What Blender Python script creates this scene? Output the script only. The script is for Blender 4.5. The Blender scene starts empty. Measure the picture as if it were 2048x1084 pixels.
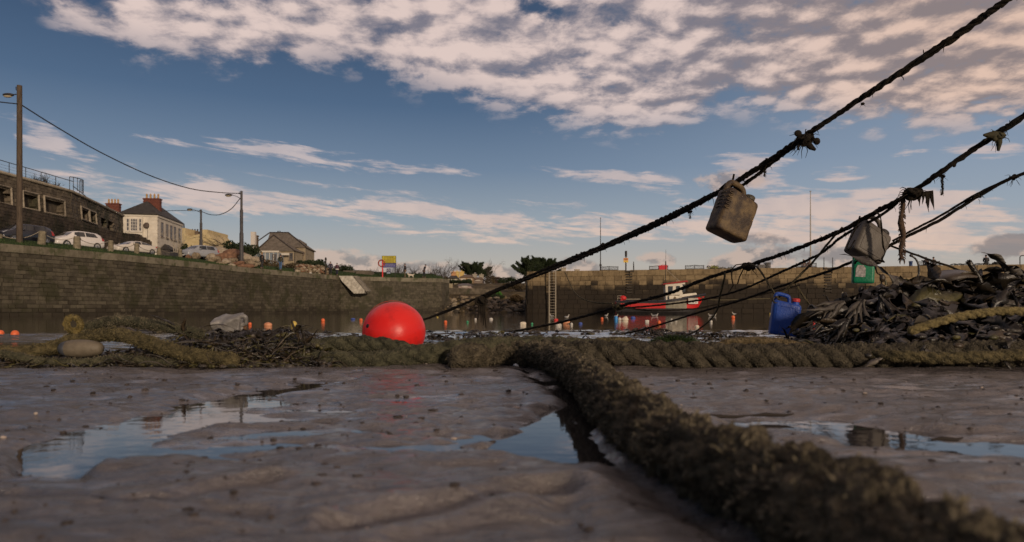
import bpy, bmesh, math, random
import numpy as np
from mathutils import Vector, Matrix
random.seed(7); R_ = random.Random(11)
F=1400.0; CH=0.25; HZ=620.0; SEA=-0.15
C=bpy.context.scene.collection
rad=math.radians
def P(px,py,d): return Vector(((px-1024)/F*d, d, CH+(HZ-py)/F*d))
def G(px,py,z=0.0):
    d=(CH-z)*F/(py-HZ); return Vector(((px-1024)/F*d,d,z))
def zof(py,d): return CH+(HZ-py)/F*d
def xof(px,d): return (px-1024)/F*d
# ---------------------------------------------------------------- noise
def _h(ix,iy,iz,s):
    n=(ix*374761393+iy*668265263+iz*2147483647+s*1274126177)&0xFFFFFFFF
    n=((n^(n>>13))*1274126177)&0xFFFFFFFF
    return ((n^(n>>16))&0xFFFF)/65535.0
def vn(x,y,z=0.0,seed=0):
    x=np.asarray(x,dtype=np.float64); y=np.asarray(y,dtype=np.float64)+0*x; z=np.asarray(z,dtype=np.float64)+0*x
    ix=np.floor(x).astype(np.int64); iy=np.floor(y).astype(np.int64); iz=np.floor(z).astype(np.int64)
    fx=x-ix; fy=y-iy; fz=z-iz
    fx=fx*fx*(3-2*fx); fy=fy*fy*(3-2*fy); fz=fz*fz*(3-2*fz)
    r=0
    for a in (0,1):
        for b in (0,1):
            for c in (0,1):
                w=(fx if a else 1-fx)*(fy if b else 1-fy)*(fz if c else 1-fz)
                r=r+w*_h(ix+a,iy+b,iz+c,seed)
    return r*2-1
def fbm(x,y,z=0.0,seed=0,o=4,g=.5):
    r=0;a=1.0
    for i in range(o):
        r=r+a*vn(x*2**i,y*2**i,np.asarray(z)*2**i,seed+i*17); a*=g
    return r
# ---------------------------------------------------------------- materials
MATS={}
def lin(c): return tuple(c)+(1.0,)
def mat(name,c1,c2=None,rough=.7,scale=5.0,bump=0.0,bscale=None,spec=.4,metal=0.0,detail=5.0,r2=None,stretch=None,ior=None,contrast=(.35,.65)):
    if name in MATS: return MATS[name]
    m=bpy.data.materials.new(name); m.use_nodes=True; nt=m.node_tree; b=nt.nodes['Principled BSDF']
    b.inputs['Roughness'].default_value=rough; b.inputs['Metallic'].default_value=metal
    b.inputs['Specular IOR Level'].default_value=spec
    if ior: b.inputs['IOR'].default_value=ior
    tc=nt.nodes.new('ShaderNodeTexCoord'); vec=tc.outputs['Object']
    if stretch:
        mp=nt.nodes.new('ShaderNodeMapping'); mp.inputs['Scale'].default_value=stretch; nt.links.new(vec,mp.inputs['Vector']); vec=mp.outputs[0]
    if c2 is not None:
        n=nt.nodes.new('ShaderNodeTexNoise'); n.inputs['Scale'].default_value=scale; n.inputs['Detail'].default_value=detail; n.inputs['Roughness'].default_value=.62
        nt.links.new(vec,n.inputs['Vector'])
        r=nt.nodes.new('ShaderNodeValToRGB'); r.color_ramp.elements[0].position=contrast[0]; r.color_ramp.elements[1].position=contrast[1]
        r.color_ramp.elements[0].color=lin(c1); r.color_ramp.elements[1].color=lin(c2)
        nt.links.new(n.outputs['Fac'],r.inputs[0]); nt.links.new(r.outputs[0],b.inputs['Base Color'])
        if r2 is not None:
            mr=nt.nodes.new('ShaderNodeMapRange'); mr.inputs['From Min'].default_value=.3; mr.inputs['From Max'].default_value=.7
            mr.inputs['To Min'].default_value=rough; mr.inputs['To Max'].default_value=r2
            nt.links.new(n.outputs['Fac'],mr.inputs['Value']); nt.links.new(mr.outputs[0],b.inputs['Roughness'])
    else: b.inputs['Base Color'].default_value=lin(c1)
    if bump>0:
        n2=nt.nodes.new('ShaderNodeTexNoise'); n2.inputs['Scale'].default_value=bscale or scale*3; n2.inputs['Detail'].default_value=4
        nt.links.new(vec,n2.inputs['Vector'])
        bp=nt.nodes.new('ShaderNodeBump'); bp.inputs['Strength'].default_value=min(1,bump); bp.inputs['Distance'].default_value=.01 if bump<=1 else .01*bump
        nt.links.new(n2.outputs['Fac'],bp.inputs['Height']); nt.links.new(bp.outputs[0],b.inputs['Normal'])
    MATS[name]=m; return m
# ---------------------------------------------------------------- object helpers
def tag(o,label=None,cat=None,group=None,kind=None):
    if label: o['label']=label
    if cat: o['category']=cat
    if group: o['group']=group
    if kind: o['kind']=kind
    return o
def root(name,loc=(0,0,0),rz=0.0,label=None,cat=None,group=None,sc=1.0):
    o=bpy.data.objects.new(name,None); C.objects.link(o); o.location=loc; o.rotation_euler=(0,0,rz); o.scale=(sc,)*3
    o.empty_display_size=.1
    return tag(o,label,cat,group)
def npmesh(name,V,Q,m,parent=None,smooth=True,T=None,idx=None):
    me=bpy.data.meshes.new(name); V=np.asarray(V,dtype=np.float32)
    fl=[];
    nq=0 if Q is None else len(Q); ntt=0 if T is None else len(T)
    li=np.concatenate([np.asarray(Q).ravel() if nq else np.zeros(0,int), np.asarray(T).ravel() if ntt else np.zeros(0,int)]).astype(np.int32)
    ls=np.concatenate([np.arange(nq)*4, nq*4+np.arange(ntt)*3]).astype(np.int32)
    me.vertices.add(len(V)); me.vertices.foreach_set('co',V.ravel())
    me.loops.add(len(li)); me.loops.foreach_set('vertex_index',li)
    me.polygons.add(nq+ntt); me.polygons.foreach_set('loop_start',ls)
    if idx is not None: me.polygons.foreach_set('material_index',np.asarray(idx,dtype=np.int32))
    me.polygons.foreach_set('use_smooth',np.full(nq+ntt,smooth))
    me.update(); me.validate()
    for mm in (m if isinstance(m,(list,tuple)) else [m]): me.materials.append(mm)
    o=bpy.data.objects.new(name,me); C.objects.link(o)
    if parent: o.parent=parent
    return o
class MB:
    def __init__(s): s.v=[]; s.f=[]; s.m=[]; s.sm=[]
    def add(s,vs,fs,mi=0,sm=False):
        o=len(s.v); s.v+= [tuple(v) for v in vs]
        for f in fs: s.f.append([i+o for i in f]); s.m.append(mi); s.sm.append(sm)
        return s
    def box(s,c,d,mi=0,rz=0,M=None):
        hx,hy,hz=d[0]/2,d[1]/2,d[2]/2
        vs=[Vector((x*hx,y*hy,z*hz)) for z in(-1,1) for y in(-1,1) for x in(-1,1)]
        if M is not None: vs=[M@v for v in vs]
        elif rz: vs=[Matrix.Rotation(rz,3,'Z')@v for v in vs]
        vs=[v+Vector(c) for v in vs]
        return s.add(vs,[(0,2,3,1),(4,5,7,6),(0,1,5,4),(2,6,7,3),(0,4,6,2),(1,3,7,5)],mi)
    def hexa(s,b,t,mi=0): # bottom 4 pts ccw, top 4 pts
        return s.add(list(b)+list(t),[(3,2,1,0),(4,5,6,7),(0,1,5,4),(1,2,6,5),(2,3,7,6),(3,0,4,7)],mi)
    def tube(s,pts,r,n=8,mi=0,cap=True,sm=True):
        pts=[Vector(p) for p in pts]; k=len(pts)
        rr=r if isinstance(r,(list,tuple)) else [r]*k
        t0=(pts[1]-pts[0]).normalized(); up=Vector((0,0,1)) if abs(t0.z)<.9 else Vector((1,0,0))
        nn=t0.cross(up).normalized(); vs=[]
        for i,p in enumerate(pts):
            t=(pts[min(i+1,k-1)]-pts[max(i-1,0)])
            if t.length<1e-9: t=t0
            t.normalize(); nn=(nn-t*nn.dot(t)).normalized(); bb=t.cross(nn)
            for j in range(n):
                a=2*math.pi*j/n; vs.append(p+(nn*math.cos(a)+bb*math.sin(a))*rr[i])
        fs=[]
        for i in range(k-1):
            for j in range(n):
                a=i*n+j; b=i*n+(j+1)%n; fs.append((a,b,b+n,a+n))
        s.add(vs,fs,mi,sm)
        if cap: s.add(vs[:n],[tuple(range(n))[::-1]],mi); s.add(vs[-n:],[tuple(range(n))],mi)
        return s
    def lathe(s,prof,c=(0,0,0),n=16,mi=0,M=None,sm=True):
        vs=[]
        for (r,z) in prof:
            for j in range(n):
                a=2*math.pi*j/n; v=Vector((r*math.cos(a),r*math.sin(a),z))
                if M is not None: v=M@v
                vs.append(v+Vector(c))
        fs=[]
        for i in range(len(prof)-1):
            for j in range(n):
                a=i*n+j; b=i*n+(j+1)%n; fs.append((a,b,b+n,a+n))
        return s.add(vs,fs,mi,sm)
    def ell(s,c,r,n=12,m=8,mi=0,M=None,jit=0,rnd=R_):
        prof=[(math.sin(math.pi*i/m),-math.cos(math.pi*i/m)) for i in range(m+1)]
        vs=[]
        for (q,z) in prof:
            for j in range(n):
                a=2*math.pi*j/n; k=1+(rnd.uniform(-jit,jit) if jit else 0)
                v=Vector((max(q,.002)*math.cos(a)*r[0]*k,max(q,.002)*math.sin(a)*r[1]*k,z*r[2]*k))
                if M is not None: v=M@v
                vs.append(v+Vector(c))
        fs=[]
        for i in range(m):
            for j in range(n):
                a=i*n+j; b=i*n+(j+1)%n; fs.append((a,b,b+n,a+n))
        return s.add(vs,fs,mi,True)
    def prism(s,poly,ext,mi=0): # poly: 3d pts, ext vector
        n=len(poly); e=Vector(ext); vs=[Vector(p) for p in poly]+[Vector(p)+e for p in poly]
        fs=[tuple(range(n))[::-1],tuple(range(n,2*n))]+[(i,(i+1)%n,(i+1)%n+n,i+n) for i in range(n)]
        return s.add(vs,fs,mi)
    def build(s,name,m,parent=None,off=None,bevel=0,seg=2):
        me=bpy.data.meshes.new(name)
        vs=s.v
        if off is not None: vs=[(a-off[0],b-off[1],c-off[2]) for a,b,c in vs]
        me.from_pydata(vs,[],s.f); me.polygons.foreach_set('material_index',s.m); me.polygons.foreach_set('use_smooth',s.sm)
        bm=bmesh.new(); bm.from_mesh(me); bmesh.ops.recalc_face_normals(bm,faces=bm.faces); bm.to_mesh(me); bm.free()
        for mm in (m if isinstance(m,(list,tuple)) else [m]): me.materials.append(mm)
        o=bpy.data.objects.new(name,me); C.objects.link(o)
        if parent: o.parent=parent
        if bevel:
            b=o.modifiers.new('b','BEVEL'); b.width=bevel; b.segments=seg; b.limit_method='ANGLE'
        return o
def spline(pts,step):
    pts=[Vector(p) for p in pts]; out=[]
    q=[pts[0]*2-pts[1]]+pts+[pts[-1]*2-pts[-2]]
    for i in range(1,len(q)-2):
        a,b,c,d=q[i-1],q[i],q[i+1],q[i+2]; L=(c-b).length; k=max(2,int(L/step))
        for j in range(k):
            t=j/k; out.append(.5*((2*b)+(c-a)*t+(2*a-5*b+4*c-d)*t*t+(3*b-a-3*c+d)*t**3))
    out.append(pts[-1]); return out
def frames(pts):
    T=[];N=[];k=len(pts)
    t0=(pts[1]-pts[0]).normalized(); up=Vector((0,0,1)) if abs(t0.z)<.9 else Vector((1,0,0)); nn=t0.cross(up).normalized()
    for i in range(k):
        t=(pts[min(i+1,k-1)]-pts[max(i-1,0)]).normalized(); nn=(nn-t*nn.dot(t)).normalized(); T.append(t); N.append(nn.copy())
    return T,N
def ptext(name,body,size,m,parent,M,extr=.002):
    cu=bpy.data.curves.new(name,'FONT'); cu.body=body; cu.size=size; cu.extrude=extr; cu.align_x='CENTER'; cu.align_y='CENTER'
    t=bpy.data.objects.new(name+'_c',cu); C.objects.link(t)
    dg=bpy.context.evaluated_depsgraph_get(); me=bpy.data.meshes.new_from_object(t.evaluated_get(dg))
    bpy.data.objects.remove(t); me.materials.clear(); me.materials.append(m)
    o=bpy.data.objects.new(name,me); C.objects.link(o); o.parent=parent; o.matrix_local=M
    return o
def dup_tree(o,parent=None):
    c=o.copy(); C.objects.link(c); c.parent=parent
    for ch in [x for x in bpy.data.objects if x.parent==o]: dup_tree(ch,c)
    return c
# ================================================================ SKY
class E:
    nt=None
    def __init__(s,v): s.v=v
    @staticmethod
    def put(inp,v):
        if isinstance(v,E): v=v.v
        if isinstance(v,(int,float)): inp.default_value=v
        elif isinstance(v,tuple): inp.default_value=v
        else: E.nt.links.new(v,inp)
    def op(op,a,b=None,c=None,clamp=False):
        n=E.nt.nodes.new('ShaderNodeMath'); n.operation=op; n.use_clamp=clamp
        for i,q in enumerate((a,b,c)):
            if q is not None: E.put(n.inputs[i],q)
        return E(n.outputs[0])
    def __add__(a,b): return E.op('ADD',a,b)
    def __radd__(a,b): return E.op('ADD',a,b)
    def __sub__(a,b): return E.op('SUBTRACT',a,b)
    def __rsub__(a,b): return E.op('SUBTRACT',b,a)
    def __mul__(a,b): return E.op('MULTIPLY',a,b)
    def __rmul__(a,b): return E.op('MULTIPLY',a,b)
    def __truediv__(a,b): return E.op('DIVIDE',a,b)
def comb(x,y,z=0.0):
    n=E.nt.nodes.new('ShaderNodeCombineXYZ')
    for i,q in enumerate((x,y,z)): E.put(n.inputs[i],q)
    return E(n.outputs[0])
def noise(v,scale,detail=5,rough=.55,dist=0.0):
    n=E.nt.nodes.new('ShaderNodeTexNoise'); n.noise_dimensions='2D'; n.inputs['Scale'].default_value=scale; n.inputs['Detail'].default_value=detail
    n.inputs['Roughness'].default_value=rough; n.inputs['Distortion'].default_value=dist; E.put(n.inputs['Vector'],v); return n
def sstep(a,b,x):
    n=E.nt.nodes.new('ShaderNodeMapRange'); n.interpolation_type='SMOOTHSTEP'
    E.put(n.inputs['Value'],x); n.inputs['From Min'].default_value=a; n.inputs['From Max'].default_value=b; return E(n.outputs[0])
def mixc(f,a,b):
    n=E.nt.nodes.new('ShaderNodeMix'); n.data_type='RGBA'; E.put(n.inputs[0],f); E.put(n.inputs[6],a); E.put(n.inputs[7],b); return E(n.outputs[2])
SUN_EL=rad(11); SUN_AZ_DIR=Vector((.42,-.91,0)).normalized()
def make_world():
    w=bpy.data.worlds.new('World'); bpy.context.scene.world=w; w.use_nodes=True; nt=w.node_tree; E.nt=nt
    nt.nodes.clear()
    out=nt.nodes.new('ShaderNodeOutputWorld'); bg=nt.nodes.new('ShaderNodeBackground'); bg.inputs['Strength'].default_value=.1
    nt.links.new(bg.outputs[0],out.inputs[0])
    tc=nt.nodes.new('ShaderNodeTexCoord'); sp=nt.nodes.new('ShaderNodeSeparateXYZ'); nt.links.new(tc.outputs['Generated'],sp.inputs[0])
    x,y,z=E(sp.outputs[0]),E(sp.outputs[1]),E(sp.outputs[2])
    a=E.op('ARCTAN2',x,y); h=E.op('SQRT',x*x+y*y); t=z/(h+.0001); zc=E.op('MAXIMUM',z,0.0)
    sky=nt.nodes.new('ShaderNodeTexSky'); sky.sky_type='NISHITA'; sky.sun_disc=False; sky.sun_elevation=SUN_EL
    sky.sun_rotation=math.atan2(SUN_AZ_DIR.x,SUN_AZ_DIR.y)
    def curve(xv,pts):
        n=nt.nodes.new('ShaderNodeFloatCurve'); c=n.mapping.curves[0]
        while len(c.points)<len(pts): c.points.new(.5,.5)
        for q,(u,v) in zip(c.points,pts): q.location=(u,v); q.handle_type='AUTO'
        n.mapping.update(); E.put(n.inputs['Value'],xv); return E(n.outputs[0])
    # clear sky gradient by elevation, pushed towards the photographed evening blue
    rp=nt.nodes.new('ShaderNodeValToRGB'); E.put(rp.inputs[0],t*1.6)
    el=rp.color_ramp.elements
    stops=[(0.0,(.47,.38,.33)),(.10,(.45,.41,.38)),(.20,(.29,.335,.39)),(.32,(.145,.205,.305)),(.46,(.064,.115,.21)),(.62,(.032,.066,.14)),(.8,(.019,.042,.096)),(1.0,(.012,.028,.068))]
    while len(el)<len(stops): el.new(.5)
    for e,(p,c) in zip(el,stops): e.position=p; e.color=lin(c)
    right=sstep(-.1,.62,a)*sstep(.02,.2,t)
    clear=mixc(right*.32,E(rp.outputs[0]),(.42,.50,.62,1))
    # clouds: altocumulus sheet seen in perspective
    zz=zc+.14
    Pv=comb(x/zz,y/zz,0.0)
    wob=noise(Pv,2.2,3); vm=nt.nodes.new('ShaderNodeVectorMath'); vm.operation='MULTIPLY_ADD'
    nt.links.new(wob.outputs['Color'],vm.inputs[0]); vm.inputs[1].default_value=(.10,.10,0); nt.links.new(Pv.v,vm.inputs[2])
    Pw=E(vm.outputs[0])
    def dens(off):
        v=nt.nodes.new('ShaderNodeVectorMath'); v.operation='ADD'; nt.links.new(Pw.v,v.inputs[0]); v.inputs[1].default_value=off
        n=E(noise(E(v.outputs[0]),5.2,8,.64).outputs['Fac'])
        vo=nt.nodes.new('ShaderNodeTexVoronoi'); vo.voronoi_dimensions='2D'; vo.feature='SMOOTH_F1'; vo.inputs['Scale'].default_value=10.0; vo.inputs['Smoothness'].default_value=.8
        nt.links.new(v.outputs[0],vo.inputs['Vector'])
        return n, 1.0-E(vo.outputs['Distance'])*1.5
    n1,p1=dens((0,0,0)); n2,p2=dens((-.03,-.055,0))
    line=[(-260,-60),(10,-10),(130,100),(330,155),(520,180),(690,165),(830,205),(1000,250),(1330,300),(1470,255),(1620,280),(1800,300),(2060,285)]
    cp=[]
    for px,py in line:
        aa=math.atan((px-1024)/F); cp.append(((aa+1)/2,max(0,(HZ-py)/F*math.cos(aa))))
    cp=[(0,.5)]+cp+[(1,.2)]
    lt=curve((a+1.0)*.5,cp)
    fw=nt.nodes.new('ShaderNodeVectorMath'); fw.operation='MULTIPLY_ADD'
    at=comb(a,t,0.0); dn=noise(at,9.0,5)
    nt.links.new(dn.outputs['Color'],fw.inputs[0]); fw.inputs[1].default_value=(.05,.022,0); nt.links.new(at.v,fw.inputs[2])
    AT=nt.nodes.new('ShaderNodeVectorMath'); AT.operation='SUBTRACT'; nt.links.new(fw.outputs[0],AT.inputs[0]); AT.inputs[1].default_value=(.025,.011,0)
    sx_=nt.nodes.new('ShaderNodeSeparateXYZ'); nt.links.new(AT.outputs[0],sx_.inputs[0])
    ATs=comb(E(sx_.outputs[0]),E(sx_.outputs[1])+E(sx_.outputs[0])*.09,0.0).v
    TILT=[0.0]; AS=[AT.outputs[0]]
    def blob(px,py,rx,ry,ang=0.0):
        aa=math.atan((px-1024)/F); c=math.cos(aa)
        tt=(HZ-py)/F*c; k=TILT[0]; tt=tt+k*aa; sx=F/(rx*c*c); sy=F/(ry*c)
        mp=nt.nodes.new('ShaderNodeVectorMath'); mp.operation='MULTIPLY_ADD'
        nt.links.new(AS[0],mp.inputs[0]); mp.inputs[1].default_value=(sx,sy,0); mp.inputs[2].default_value=(-aa*sx,-tt*sy,0)
        g=nt.nodes.new('ShaderNodeTexGradient'); g.gradient_type='SPHERICAL'; nt.links.new(mp.outputs[0],g.inputs[0]); return E(g.outputs['Fac'])
    def blobs(lst):
        s=None
        for b in lst:
            q=blob(*b[:5])*b[5]; s=q if s is None else s+q
        return s
    mask=(t-lt)
    mlow=sstep(-.015,.075,mask)
    gaps=blobs([(600,170,300,60,5,.26),(1085,15,110,32,5,.55),(0,80,170,90,0,.5),(560,60,130,60,0,.14),(1190,150,120,60,0,.18),(1330,140,60,50,0,.15)])
    adds=blobs([(870,140,230,130,20,.30),(1160,240,260,90,15,.20),(250,60,150,60,30,.22),(1500,120,420,200,0,.12),(1900,130,300,220,0,.25)])
    d1=(n1-.5)*2.1+(p1-.5)*.40+mlow*.80-.13-gaps+adds*mlow
    D1=sstep(-.02,.54,d1)*mlow
    lightv=sstep(-.11,.20,(n1-n2)*.45+(n1-.5)*.45+(p1-p2)*.10+(p1-.5)*.12+sstep(0.0,.35,d1)*.05+blobs([(870,150,260,140,0,.10),(1200,250,300,100,10,.07),(250,70,160,90,0,.07)])-blobs([(1700,60,420,130,0,.09),(1330,190,230,90,0,.05),(1950,40,200,140,0,.02)]))
    bright=mixc(sstep(.2,.62,a),(.78,.61,.55,1),(.80,.56,.44,1))
    dark=mixc(sstep(.1,.6,a),(.17,.16,.205,1),(.23,.185,.19,1))
    c1=mixc(lightv*.92+.08,dark,bright)
    # streaky clouds
    sc=comb(a*9.0+t*6.0,t*62.0+a*5.0,0.0); ns=E(noise(sc,1.0,7,.66,.4).outputs['Fac']); 
    low=[(600,312,260,34,9,1),(850,335,160,16,6,.9),(95,282,62,38,0,1.2),(155,315,62,26,10,.9),(245,334,36,14,5,.9),(300,282,130,12,5,.7),(60,240,110,20,0,.5),
         (430,368,90,26,4,.9),(330,392,320,40,6,1.2),(640,415,330,30,7,1.1),(850,420,220,22,4,.9),(860,468,260,14,4,.9),(1090,405,110,16,3,.8),(1000,440,260,22,2,.7),
         (1180,348,180,20,3,.7),(1300,368,110,34,5,.75),(1190,440,240,24,0,.8),(1620,430,340,70,0,1.5),(1480,470,420,34,0,.9),(1820,400,200,44,3,1.0),(1500,322,130,24,-8,.85),(1500,345,110,50,0,.9),(1690,345,80,22,8,.9),
         (1815,309,48,12,0,1.),(1960,300,130,30,5,.9),(1980,420,150,30,0,.9),(1940,480,260,50,0,1.0),(1100,470,300,20,3,.7),(560,500,400,20,3,.5),(700,375,420,16,7,.4)]
    TILT[0]=.09; AS[0]=ATs
    b2=E.op('MINIMUM',blobs(low),1.0)
    TILT[0]=0.0; AS[0]=AT.outputs[0]
    nf=E(noise(comb(a*30.0+t*10.0,t*150.0+a*9.0,0.0),1.0,4,.6).outputs['Fac'])
    D2=sstep(.0,1.0,b2*1.15+((ns-.5)*3.4+(nf-.5)*1.6)*sstep(0.0,.4,b2)-.25)*.9
    c2=mixc(sstep(.02,.26,t),(.80,.56,.44,1),(.55,.47,.475,1))
    c2=mixc(sstep(.35,.65,E(noise(at,22,4).outputs['Fac']))*.25,c2,(.40,.34,.36,1))
    # low cumulus
    nc=E(noise(comb(a*1.0,t*1.7,0.0),34.0,7,.6).outputs['Fac'])
    cum=[(1520,516,105,34,-6,1.2),(1455,532,80,22,0,1.1),(1648,505,64,36,0,1.1),(1700,512,60,26,0,.9),(2012,494,66,32,-4,1.6),(2050,490,60,30,0,1.3),(1310,522,56,20,-10,1.2),(1165,540,90,26,0,1.2),(1150,522,50,20,0,.8),(1515,480,95,15,-5,1.1),
         (1480,362,120,34,0,.9),(680,530,130,44,4,1.4),(780,548,150,30,0,1.2),(930,545,190,28,0,1.1),(600,545,90,26,0,.9),(1040,552,140,20,0,1.),(1900,552,160,12,0,.5),(440,530,200,30,0,.8)]
    b3=E.op('MINIMUM',blobs(cum),1.0)
    D3=sstep(.10,.62,b3+(nc-.5)*1.5*sstep(0.0,.3,b3)-.10)
    nc2=E(noise(comb(a*1.0-.006,t*1.7-.022,0.0),34.0,5,.6).outputs['Fac'])
    rimm=sstep(-.10,.16,(nc2-nc)*-1.0+blobs([(1300,520,40,30,0,.25),(660,505,110,30,0,.2),(1480,522,70,30,0,.14),(1800,540,400,20,0,.1)])-blobs([(2020,492,80,50,0,.35),(1660,505,100,40,0,.18),(1550,505,60,30,0,.12)]))
    c3=mixc(rimm,(.235,.195,.205,1),(.56,.41,.35,1))
    col=mixc(D1,clear,c1); col=mixc(D2,col,c2); col=mixc(D3*.82,col,c3)
    # combine with physical sky (scaled so that both sit in the same range)
    sc2=nt.nodes.new('ShaderNodeVectorMath'); sc2.operation='SCALE'; nt.links.new(col.v,sc2.inputs[0]); sc2.inputs['Scale'].default_value=10.0
    fin=mixc(.10,E(sc2.outputs[0]),E(sky.outputs[0]))
    nt.links.new(fin.v,bg.inputs['Color'])
    w.cycles.sampling_method='MANUAL'; w.cycles.sample_map_resolution=512
def make_sun():
    l=bpy.data.lights.new('sun','SUN'); l.energy=2.4; l.angle=rad(3); l.color=(1.0,.80,.60)
    o=bpy.data.objects.new('sun',l); C.objects.link(o)
    d=Vector((SUN_AZ_DIR.x*math.cos(SUN_EL),SUN_AZ_DIR.y*math.cos(SUN_EL),math.sin(SUN_EL)))
    o.rotation_euler=d.to_track_quat('Z','Y').to_euler(); o.location=(-20,-30,20)
def make_camera():
    cd=bpy.data.cameras.new('camera'); cd.sensor_width=36; cd.lens=F/2048*36; cd.shift_y=(HZ-542)/2048; cd.clip_end=5000; cd.clip_start=.02
    cd.dof.use_dof=True; cd.dof.focus_distance=5.5; cd.dof.aperture_fstop=4.2
    o=bpy.data.objects.new('camera',cd); C.objects.link(o); o.location=(0,0,CH); o.rotation_euler=(rad(90),0,0)
    bpy.context.scene.camera=o
    s=bpy.context.scene; s.view_settings.view_transform='Standard'; s.view_settings.look='None'; s.view_settings.exposure=0; s.view_settings.gamma=1
    s.render.resolution_x=1024; s.render.resolution_y=542
make_world(); make_sun(); make_camera()
# ================================================================ MATERIALS near
def sand_mat():
    m=bpy.data.materials.new('wet_sand'); m.use_nodes=True; nt=m.node_tree; E.nt=nt; b=nt.nodes['Principled BSDF']
    tc=nt.nodes.new('ShaderNodeTexCoord'); o=E(tc.outputs['Object'])
    sp=nt.nodes.new('ShaderNodeSeparateXYZ'); nt.links.new(o.v,sp.inputs[0]); x,y,z=[E(q) for q in sp.outputs]
    n1=E(noise(comb(x*1.3,y*3.0),2.0,5,.6).outputs['Fac']); n2=E(noise(comb(x,y*1.8),22.0,6,.65).outputs['Fac']); n3=E(noise(comb(x,y*1.3),220.0,3,.6).outputs['Fac'])
    col=mixc(sstep(.32,.68,n1*.55+n2*.45),(.060,.050,.045,1),(.150,.127,.115,1))
    col=mixc(sstep(.58,.70,n2)*.65,col,(.032,.022,.017,1))
    E.put(b.inputs['Base Color'],col)
    wet=sstep(.030,.002,z*1.0+(n1-.5)*.02)  # low places hold water and are smoother
    far=sstep(2.6,4.5,y)
    rg=E.op('MAXIMUM',.27-wet*.08-(n1-.5)*.9+(n2-.5)*.25,.10)
    E.put(b.inputs['Roughness'],rg); b.inputs['Specular IOR Level'].default_value=.6
    b.inputs['IOR'].default_value=1.6
    bp=nt.nodes.new('ShaderNodeBump'); bp.inputs['Strength'].default_value=.9; bp.inputs['Distance'].default_value=.012
    n4=E(noise(comb(x*1.0+y*.5,y*3.2),9.0,4,.6).outputs['Fac']); E.put(bp.inputs['Height'],n2*1.0+n3*.35+n4*1.6); nt.links.new(bp.outputs[0],b.inputs['Normal'])
    film=sstep(.50,.36,n1*.7+n4*.3+z*4.0)*.85+.10
    E.put(b.inputs['Coat Weight'],film); b.inputs['Coat Roughness'].default_value=.07; b.inputs['Coat IOR'].default_value=1.6
    b2=nt.nodes.new('ShaderNodeBump'); b2.inputs['Strength'].default_value=.5; b2.inputs['Distance'].default_value=.004; E.put(b2.inputs['Height'],n4+n2*.25); nt.links.new(b2.outputs[0],b.inputs['Coat Normal'])
    return m
def water_mat(name,rip,scale,col,stretch=3.0,ior=1.38):
    m=bpy.data.materials.new(name); m.use_nodes=True; nt=m.node_tree; E.nt=nt; b=nt.nodes['Principled BSDF']
    b.inputs['Base Color'].default_value=lin(col); b.inputs['Roughness'].default_value=.03; b.inputs['IOR'].default_value=ior
    b.inputs['Specular IOR Level'].default_value=.5
    tc=nt.nodes.new('ShaderNodeTexCoord'); sp=nt.nodes.new('ShaderNodeSeparateXYZ'); nt.links.new(tc.outputs['Object'],sp.inputs[0]); x,y,z=[E(q) for q in sp.outputs]
    n=E(noise(comb(x,y*stretch),scale,3,.5).outputs['Fac'])
    bp=nt.nodes.new('ShaderNodeBump'); bp.inputs['Strength'].default_value=1.0; bp.inputs['Distance'].default_value=rip
    E.put(bp.inputs['Height'],n); nt.links.new(bp.outputs[0],b.inputs['Normal'])
    return m
# ================================================================ GROUND
def sdpoly(px,py,poly,asp=2.0):
    poly=np.array(poly,dtype=float); X=px; Y=py*asp; q=poly*np.array([1,asp]); d=np.full(X.shape,1e9); ins=np.zeros(X.shape,bool); n=len(q)
    for i in range(n):
        a=q[i]; b=q[(i+1)%n]; ab=b-a; t=np.clip(((X-a[0])*ab[0]+(Y-a[1])*ab[1])/(ab@ab),0,1)
        d=np.minimum(d,np.hypot(X-a[0]-t*ab[0],Y-a[1]-t*ab[1]))
        c=((a[1]>Y)!=(b[1]>Y))&(X<(b[0]-a[0])*(Y-a[1])/(b[1]-a[1]+1e-9)+a[0]); ins^=c
    return np.where(ins,-d,d)
PUD=[[(20,960),(40,900),(120,862),(250,834),(400,800),(470,780),(560,772),(600,776),(540,800),(470,822),(400,850),(300,888),(330,905),(240,930),(160,962)],
     [(1085,822),(1130,808),(1160,850),(1205,900),(1225,925),(1150,935),(1040,925),(960,905),(985,880),(1040,860)],
     [(1380,826),(1500,834),(1640,842),(1800,850),(1900,868),(1990,880),(2080,890),(2080,925),(1940,912),(1840,905),(1700,888),(1600,868),(1480,852)],
     [(470,785),(540,772),(610,762),(680,756),(720,756),(650,772),(560,786)],
     [(1090,758),(1140,752),(1175,800),(1200,850),(1160,850),(1120,800)],[(700,905),(830,880),(960,868),(1000,874),(900,895),(780,915)]]
WETZ=[(340,800),(560,776),(860,800),(1080,810),(1190,900),(900,930),(620,905),(430,930),(300,900)]
ROPE_XY=[( (px-1024)/F*((CH-zc)*F/(py-HZ)), (CH-zc)*F/(py-HZ)) for px,py,zc in [(905,716,.052),(1060,708,.056),(1172,755,.058),(1215,795,.060),(1285,853,.057),(1400,915,.054),(1560,986,.052),(1735,1076,.051),(1960,1196,.050),(2400,1425,.050)]]
WL=-.006
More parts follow.
